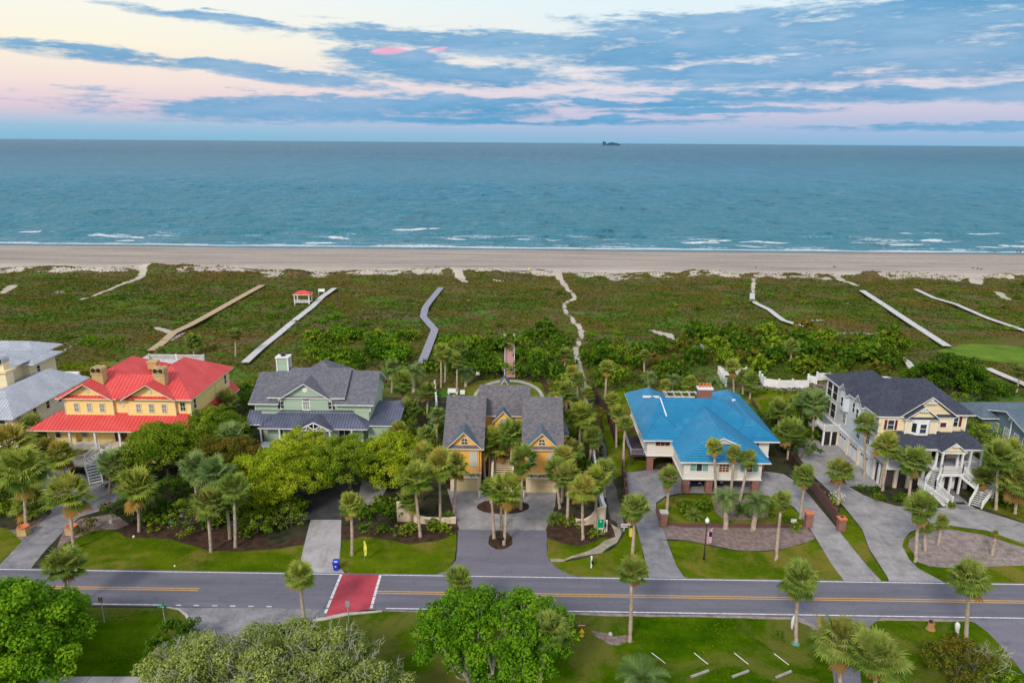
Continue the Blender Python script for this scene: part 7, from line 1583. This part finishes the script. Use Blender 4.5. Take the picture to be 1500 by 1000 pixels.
for s in (-.26, .26): mb.prism([(x+s-.12, y-.25), (x+s+.12, y-.25), (x+s+.12, y+.2), (x+s-.12, y+.2)], .96, 1.1); mb.tube([(x+s, y-.25, 1.1), (x+s, y+.2, 1.1)], [.12, .12], 10)
mb.build('box', 'black', r_)
g = G(1162, 770); x, y = g[0], g[1]; r_ = thing('name_sign', 'low white double sign by the right brick gate pier', 'sign', g); part(r_, 'post', 'white', (x-.04, x+.04, y-.04, y+.04, 0, .8)); part(r_, 'sign_board', 'white', (x-.4, x+.3, y-.06, y-.04, .55, .95)); part(r_, 'sign_frame', 'rock', (x-.42, x+.32, y-.04, y-.02, .95, 1.02))
# hydrant with marker
g = G(852, 931); x, y = g[0], g[1]; r_ = thing('fire_hydrant', 'yellow fire hydrant with red marker on the south verge', 'fire hydrant', g)
mb = MB(); mb.lathe(x, y, [(0, .2), (.06, .2), (.08, .13), (.5, .13), (.52, .17), (.56, .17), (.66, .13), (.74, .06), (.8, .05)], 12); mb.build('hydrant_body', 'hyd_y', r_, True)
for s in (-1, 1): mb = MB(); mb.tube([(x+s*.1, y, .42), (x+s*.24, y, .42)], [.07, .08], 8); mb.build('outlet_cap', 'hyd_y', r_)
mb = MB(); mb.tube([(x, y-.1, .35), (x, y-.24, .35)], [.09, .1], 8); mb.build('outlet_cap', 'hyd_y', r_)
part(r_, 'marker_plate', 'red', (x-.3, x+.3, y+.25, y+.28, .75, 1.05)); part(r_, 'marker_band', 'white', (x-.3, x+.3, y+.235, y+.249, .97, 1.05)); part(r_, 'marker_post', 'metal_w', (x-.03, x+.03, y+.29, y+.33, 0, 1.0))
# wheel stops and stall poles in the grass
for k, (a, b) in enumerate((((1012, 991.5), (1038, 982)), ((1072.5, 991.5), (1096.5, 982.5)), ((1136.5, 992.5), (1159, 983)))):
    A, B = Vector(G(*a)), Vector(G(*b)); d = (B-A).normalized(); n = Vector((d.y, -d.x, 0)); mb = MB()
    mb.prism([(A-n*.11)[:2], (A+n*.11)[:2], (B+n*.11)[:2], (B-n*.11)[:2]], .01, .10); mb.prism([(A-n*.07)[:2], (A+n*.07)[:2], (B+n*.07)[:2], (B-n*.07)[:2]], .101, .15)
    solo(mb, 'wheel_stop', 'conc_l', ['left of the three concrete wheel stops in the park grass', 'middle of the three concrete wheel stops in the park grass', 'right of the three concrete wheel stops in the park grass'][k], 'wheel stop', tuple(A), 'wheel stops in the park grass')
for k, (a, b) in enumerate((((954.7, 956.5), (974.5, 971.5)), ((1016.8, 956.5), (1037, 973)), ((1075.5, 956.5), (1096, 973)), ((1134, 957.5), (1155.5, 974)))):
    A, B = Vector(G(*a)), Vector(G(*b)); mb = MB(); mb.tube([A+Vector((0, 0, .06)), B+Vector((0, 0, .06))], [.035, .035], 8)
    solo(mb, 'stall_marker', 'white', ['leftmost white stall marker in the park grass', 'second white stall marker from the left in the park grass', 'third white stall marker from the left in the park grass', 'rightmost white stall marker in the park grass'][k], 'parking marker', tuple(A), 'stall markers in the park grass')
# furled street banners
for bx, by, lb, ln in ((1160, 922, 'white furled banner on a short post by the palmetto with the hose', .05), (1403, 932, 'white furled banner leaning beside the right south palmetto', -.18)):
    g = G(bx, by); x, y = g[0], g[1]; r_ = thing('furled_banner', lb, 'banner', g); part(r_, 'post', 'metal_w', (x-.04, x+.04, y-.04, y+.04, 0, .5)); mb = MB(); pts = []; rr = []
    for k in range(9): t = k/8; pts.append((x+ln*t*2-.05*math.sin(t*5), y, .1+1.55*t)); rr.append([.10, .11, .13, .17, .20, .22, .24, .20, .06][k])
    mb.tube(pts, rr, 9); mb.build('banner_cloth', 'white', r_, True)
g = G(1165, 943); x, y = g[0], g[1]; mb = MB()
for q in range(3):
    R0 = .34-.06*q; mb.tube([(x+R0*math.cos(a*.4488), y+R0*math.sin(a*.4488), .06+.05*q) for a in range(15)], [.035]*15, 6)
solo(mb, 'garden_hose', 'tealhose', 'coiled teal hose at the foot of the south verge palmetto', 'hose', (x, y, 0))
g = G(1363, 921); x, y = g[0], g[1]; r_ = thing('tree_stump', 'orange-brown tree stump on the verge left of the leaning banner', 'tree stump', g); mb = MB(); mb.lathe(x, y, [(0, .45), (.15, .38), (.45, .32), (.75, .30)], 12); mb.build('stump_body', 'stump', r_)
mb = MB(); mb.lathe(x, y, [(.751, .28), (.8, .22)], 12); mb.build('cut_face', 'boots', r_); mb = MB(); mb.lathe(x-.1, y, [(.8, .18), (.95, .2), (1.05, .1)], 8); mb.build('fern_cap', 'wood_d', r_)
# street name sign and plain sign posts
g = G(243, 921); x, y = g[0], g[1]; r_ = thing('street_name_sign', 'crossed green street name blades on a pole at the side street corner', 'street sign', g); mpost(x, y, 0, 2.75, .04).build('pole', 'metal_w', r_)
mb = MB(); mb.beam((x-.45, y-.1, 2.55), (x+.45, y+.1, 2.55), .02, .2); mb.build('name_blade', 'signgreen', r_); mb = MB(); mb.beam((x-.1, y+.42, 2.8), (x+.1, y-.42, 2.8), .02, .2); mb.build('name_blade', 'signgreen', r_); part(r_, 'blade_edge', 'white', (x-.2, x+.2, y-.07, y-.055, 2.53, 2.57))
for bx, by, h, lb in ((153, 911, 2.9, 'grey sign post with a small brown board near the left south palmetto'), (511, 912, 2.5, 'grey sign post standing at the red crosswalk foot')):
    g = G(bx, by); x, y = g[0], g[1]; r_ = thing('sign_post', lb, 'sign post', g); mpost(x, y, 0, h, .05).build('pole', 'metal_w', r_); part(r_, 'sign_board', 'deck_g' if bx > 200 else 'boots', (x-.22, x+.22, y-.04, y-.015, h-.6, h))
# garden seats
g = G(668, 577); x, y = g[0], g[1]; r_ = thing('garden_bench', 'long white bench with a square end table behind the orange house', 'bench', g); part(r_, 'seat', 'white', (x-1.6, x+.4, y-.4, y+.3, .35, .5)); part(r_, 'backrest', 'white', (x-1.6, x+.4, y+.3, y+.42, .5, 1.0)); part(r_, 'bench_base', 'white', (x-1.5, x-1.2, y-.3, y+.3, 0, .35)); part(r_, 'bench_base', 'white', (x, x+.3, y-.3, y+.3, 0, .35)); part(r_, 'end_table', 'white', (x+.8, x+1.7, y-.4, y+.3, .1, .75))
for k, (bx, by, lb) in enumerate(((700, 551, 'small white garden chair in the mulch behind the orange house'), (736, 545, 'white bench end left of the pink walkway'), (757, 545, 'white bench end right of the pink walkway'))):
    g = G(bx, by); x, y = g[0], g[1]; r_ = thing('garden_chair', lb, 'garden chair', g); w = .35 if k == 0 else .6; part(r_, 'seat', 'white', (x-w, x+w, y-.3, y+.3, .4, .48)); part(r_, 'backrest', 'white', (x-w, x+w, y+.25, y+.33, .48, 1.0))
    for sx in (-1, 1): part(r_, 'leg', 'white', (x+sx*w-.04, x+sx*w+.04, y-.3, y+.3, 0, .4))
# white stones and lawn lights
for k, (bx, by, s, lb) in enumerate(((196, 786, .16, 'tiny white lawn light at the mulch edge near the stair palmetto'), (86, 812, .12, 'tiny white lawn light left of the tall lawn palmetto'), (266, 756, .3, 'pale rock in the mulch below the dark oak'), (250, 765, .3, 'green utility box in the mulch below the dark oak'), (894, 929, .22, 'white cap in the bare patch on the south verge'), (256, 829, .12, 'tiny white dot light at the road edge of the left lawn'), (163, 765, .3, 'pale boulder at the edge of the curved bed'))):
    g = G(bx, by); x, y = g[0], g[1]; mb = MB(); mb.lathe(x, y, [(0, s), (s*.7, s*.9), (s*1.2, s*.5), (s*1.4, s*.1)], 7); solo(mb, 'garden_stone' if s > .2 else 'lawn_light', 'palm' if False else ('rock' if s > .2 and k != 3 else ('greenbl' if k == 3 else 'white')), lb, 'garden stone' if s > .2 else 'lawn light', (x, y, 0))
# white flowers on the bush behind the brick wall
g = G(1226, 735); mb = MB()
for q in range(60): a = rnd.uniform(0, 6.28); rr = rnd.uniform(.3, 1.2); z = rnd.uniform(.3, 1.4); x, y = g[0]+rr*math.cos(a), g[1]+rr*math.sin(a); mb.lathe(x, y, [(z, .02), (z+.05, .07), (z+.1, .03)], 5)
solo(mb, 'flower_cluster', 'white', 'white blossoms on the bush behind the dark brick wall', 'flowers', (g[0], g[1], 0))
# ---------------------------------------------------------------- parked cars under the blue-roofed house
def car(x, y, label, mat):
    r_ = thing('parked_car', label, 'car', (x, y, 0), 'cars parked under the blue-roofed house'); prof = [(0, .35), (.05, .62), (.25, .78), (1.15, .92), (1.75, 1.38), (2.1, 1.46), (3.3, 1.46), (3.9, 1.1), (4.4, 1.02), (4.5, .7), (4.5, .35)]
    mb = MB(); secs = [(-.80, .0), (-.88, .05), (.88, .05), (.80, .0)]
    for (h0, d0), (h1, d1) in (((-.86, 0), (.86, 0)),): mb.slab([(x+h0, y+a, b) for a, b in prof], (h1-h0, 0, 0))
    b = mb.build('car_body', mat, r_); md = b.modifiers.new('bevel', 'BEVEL'); md.width = .09; md.segments = 3
    mb = MB(); mb.slab([(x-.7, y+1.2, .97), (x+.7, y+1.2, .97), (x+.66, y+1.70, 1.36), (x-.66, y+1.70, 1.36)], (0, -.03, .02)); mb.build('windscreen', 'glass', r_)
    for s in (-1, 1):
        mb = MB(); mb.slab([(x+s*.865, y+1.5, .98), (x+s*.865, y+3.6, 1.0), (x+s*.865, y+3.2, 1.36), (x+s*.865, y+1.9, 1.36)], (s*.01, 0, 0)); mb.build('side_window', 'glass', r_)
        part(r_, 'headlight', 'lampglow', (x+s*.72-.16, x+s*.72+.16, y-.02, y+.05, .58, .72))
        for yy in (.85, 3.6):
            w_ = MB(); w_.tube([(x+s*.70, y+yy, .33), (x+s*.90, y+yy, .33)], [.33, .33], 16); wh = w_.build('wheel', 'rubber', r_); w_ = MB(); w_.tube([(x+s*.905, y+yy, .33), (x+s*.915, y+yy, .33)], [.2, .2], 12); w_.build('rim', 'metal_w', wh)
    part(r_, 'grille', 'black', (x-.45, x+.45, y-.02, y+.04, .42, .6)); part(r_, 'bumper', 'black', (x-.8, x+.8, y-.05, y+.05, .26, .38))
car(24.3, 91.0, 'dark blue car between the left and middle brick piers', 'carblue'); car(27.4, 91.3, 'dark blue car right of the middle brick pier', 'carblue')
# ---------------------------------------------------------------- people at the waterline (small in the photo)
def person(bx, by, label, top, leg, pose='stand', rz=0.0, sc=1.0):
    g = G(bx, by, -.6); g = G(bx, by, tz(g[0], g[1])); x, y, z = g; z = tz(x, y)
    root = thing('person', label, 'person', (x, y, z), None, rz)
    J = {'pel': (0, 0, .92), 'chest': (0, 0, 1.28), 'neck': (0, 0, 1.47), 'head': (0, .02, 1.62), 'hl': (-.09, 0, .88), 'kl': (-.11, .10, .5), 'al': (-.11, .02, .08), 'tl': (-.11, .15, .03), 'hr': (.09, 0, .88), 'kr': (.11, .02, .5), 'ar': (.11, -.16, .1), 'tr': (.11, -.03, .03), 'sl': (-.19, 0, 1.4), 'el': (-.25, -.03, 1.13), 'wl': (-.24, .1, .9), 'sr': (.19, 0, 1.4), 'er': (.26, .03, 1.13), 'wr': (.24, -.06, .88)}
    if pose == 'bend': J.update(chest=(0, .25, 1.12), neck=(0, .38, 1.22), head=(0, .48, 1.3), sl=(-.18, .3, 1.15), el=(-.2, .36, .85), wl=(-.16, .42, .62), sr=(.18, .3, 1.15), er=(.2, .38, .86), wr=(.16, .45, .62))
    E_ = [('pel', 'chest'), ('chest', 'neck'), ('neck', 'head'), ('pel', 'hl'), ('hl', 'kl'), ('kl', 'al'), ('al', 'tl'), ('pel', 'hr'), ('hr', 'kr'), ('kr', 'ar'), ('ar', 'tr'), ('chest', 'sl'), ('sl', 'el'), ('el', 'wl'), ('chest', 'sr'), ('sr', 'er'), ('er', 'wr')]
    RAD = dict(pel=.14, chest=.15, neck=.06, head=.11, hl=.10, hr=.10, kl=.065, kr=.065, al=.045, ar=.045, tl=.04, tr=.04, sl=.06, sr=.06, el=.045, er=.045, wl=.035, wr=.035)
    ks = list(J); me = bpy.data.meshes.new('body'); me.from_pydata([J[k] for k in ks], [(ks.index(a), ks.index(b)) for a, b in E_], []); me.materials.append(M['skin'])
    o = bpy.data.objects.new('body', me); C.objects.link(o); o.parent = root; md = o.modifiers.new('skin', 'SKIN'); o.modifiers.new('sub', 'SUBSURF').levels = 1; o.modifiers['sub'].render_levels = 2
    if not me.skin_vertices: me.attributes  # created with the modifier
    lay = me.skin_vertices[0].data if me.skin_vertices else None
    if lay:
        for k, q in zip(ks, lay): q.radius = (RAD[k], RAD[k]); q.use_root = (k == 'pel')
    mb = MB(); c, n = Vector(J['chest']), Vector(J['neck']); p = Vector(J['pel']); mb.tube([p+Vector((0, 0, -.02)), p.lerp(c, .5), c, c.lerp(n, .7)], [.175, .17, .19, .12], 12)
    for s in 'lr': mb.tube([J['s'+s], J['e'+s]], [.085, .07], 8)
    t = bpy.data.objects.new('shirt', mb.mesh('shirt', top, (0, 0, 0), True)); C.objects.link(t); t.parent = root
    mb = MB(); mb.tube([p+Vector((0, 0, .04)), p+Vector((0, 0, -.1))], [.185, .17], 12)
    for s in 'lr': mb.tube([J['h'+s], J['k'+s]], [.125, .09], 8)
    t = bpy.data.objects.new('shorts', mb.mesh('shorts', leg, (0, 0, 0), True)); C.objects.link(t); t.parent = root
    h = Vector(J['head']); mb = MB(); mb.lathe(h.x, h.y-.015, [(h.z-.02, .115), (h.z+.06, .12), (h.z+.11, .08), (h.z+.135, .02)], 12); t = bpy.data.objects.new('hair', mb.mesh('hair', 'boots', (0, 0, 0), True)); C.objects.link(t); t.parent = root
    root.scale = (sc, sc, sc); return root
person(849.5, 365.2, 'person in pale clothes at the waterline, left one of the central pair', 'cloth_w', 'cloth_w', rz=1.2)
person(854.0, 365.4, 'person in pale top and dark shorts, right one of the central pair', 'cloth_w', 'cloth_d', rz=1.4)
person(1457.5, 371.5, 'person bending over at the waterline in a dark top and rose shorts', 'cloth_d', 'cloth_r', 'bend', rz=1.0)
person(1489.3, 370.9, 'leftmost of three people walking at the waterline near the right edge', 'cloth_d', 'cloth_d', rz=-1.4)
person(1492.3, 371.2, 'middle person in rose of the three near the right edge', 'cloth_r', 'cloth_r', rz=-1.5)
person(1494.6, 371.2, 'rightmost dark-clothed person of the three near the right edge', 'cloth_d', 'cloth_d', rz=-1.3)
# beach bits
for bx, by, mt, lb in ((212, 396.5, 'hyd_y', 'small yellow sign where the left sand path meets the beach'), (775, 401.5, 'hyd_y', 'small yellow sign left of the central beach access')):
    g = G(bx, by); x, y = g[0], g[1]; z = tz(x, y); r_ = thing('beach_sign', lb, 'sign', (x, y, z)); part(r_, 'post', 'white', (x-.06, x+.06, y, y+.1, z, z+1.3)); part(r_, 'sign_board', mt, (x-.3, x+.3, y-.06, y-.01, z+.7, z+1.3))
for k, (bx, by, s) in enumerate(((320, 390, .8), (1222, 392, .9), (1425, 393.5, .6), (1432, 394.5, .8), (1437, 395.5, .6), (1107, 393, .4))):
    g = G(bx, by, .2); x, y = g[0], g[1]; z = tz(x, y); mb = MB(); rg = np.random.default_rng(200+k)
    for q in range(7): a = rg.uniform(0, 6.28); l = s*rg.uniform(.4, 1.1); mb.tube([(x-l*math.cos(a), y-l*.4*math.sin(a), z+.05), (x, y, z+.15+rg.uniform(0, .3)*s), (x+l*math.cos(a), y+l*.4*math.sin(a), z+.06)], [.06, .12, .05], 5)
    solo(mb, 'driftwood', 'wood_d', ['driftwood heap on the sand above the tan boardwalk', 'driftwood heap on the sand above the long straight boardwalk', 'left piece of the driftwood row near the right edge', 'largest piece of the driftwood row near the right edge', 'right piece of the driftwood row near the right edge', 'small lone driftwood on the sand right of centre'][k], 'driftwood', (x, y, z))
# ship on the horizon
r_ = thing('container_ship', 'distant blue-hazed container ship on the horizon', 'ship', (1900, 14000, -1)); x, y = DY(895.5, 208, 14000)[0], 14000.0; r_.location = (x, y, -1)
mb = MB(); mb.prism([(x-160, y-20), (x+120, y-20), (x+168, y), (x+120, y+20), (x-160, y+20)], -2, [22, 22, 26, 22, 22]); mb.build('hull', 'ship', r_)
part(r_, 'superstructure', 'ship', (x-162, x-98, y-18, y+18, 22.5, 66)); mb = MB()
for k in range(12): mb.box(x-70+k*18, x-54+k*18, y-17, y+17, 22.5, [44, 48, 50, 54, 60, 56, 52, 50, 48, 44, 40, 32][k])
mb.build('container_stacks', 'ship', r_); part(r_, 'funnel', 'ship', (x-150, x-135, y-6, y+6, 66.2, 78))
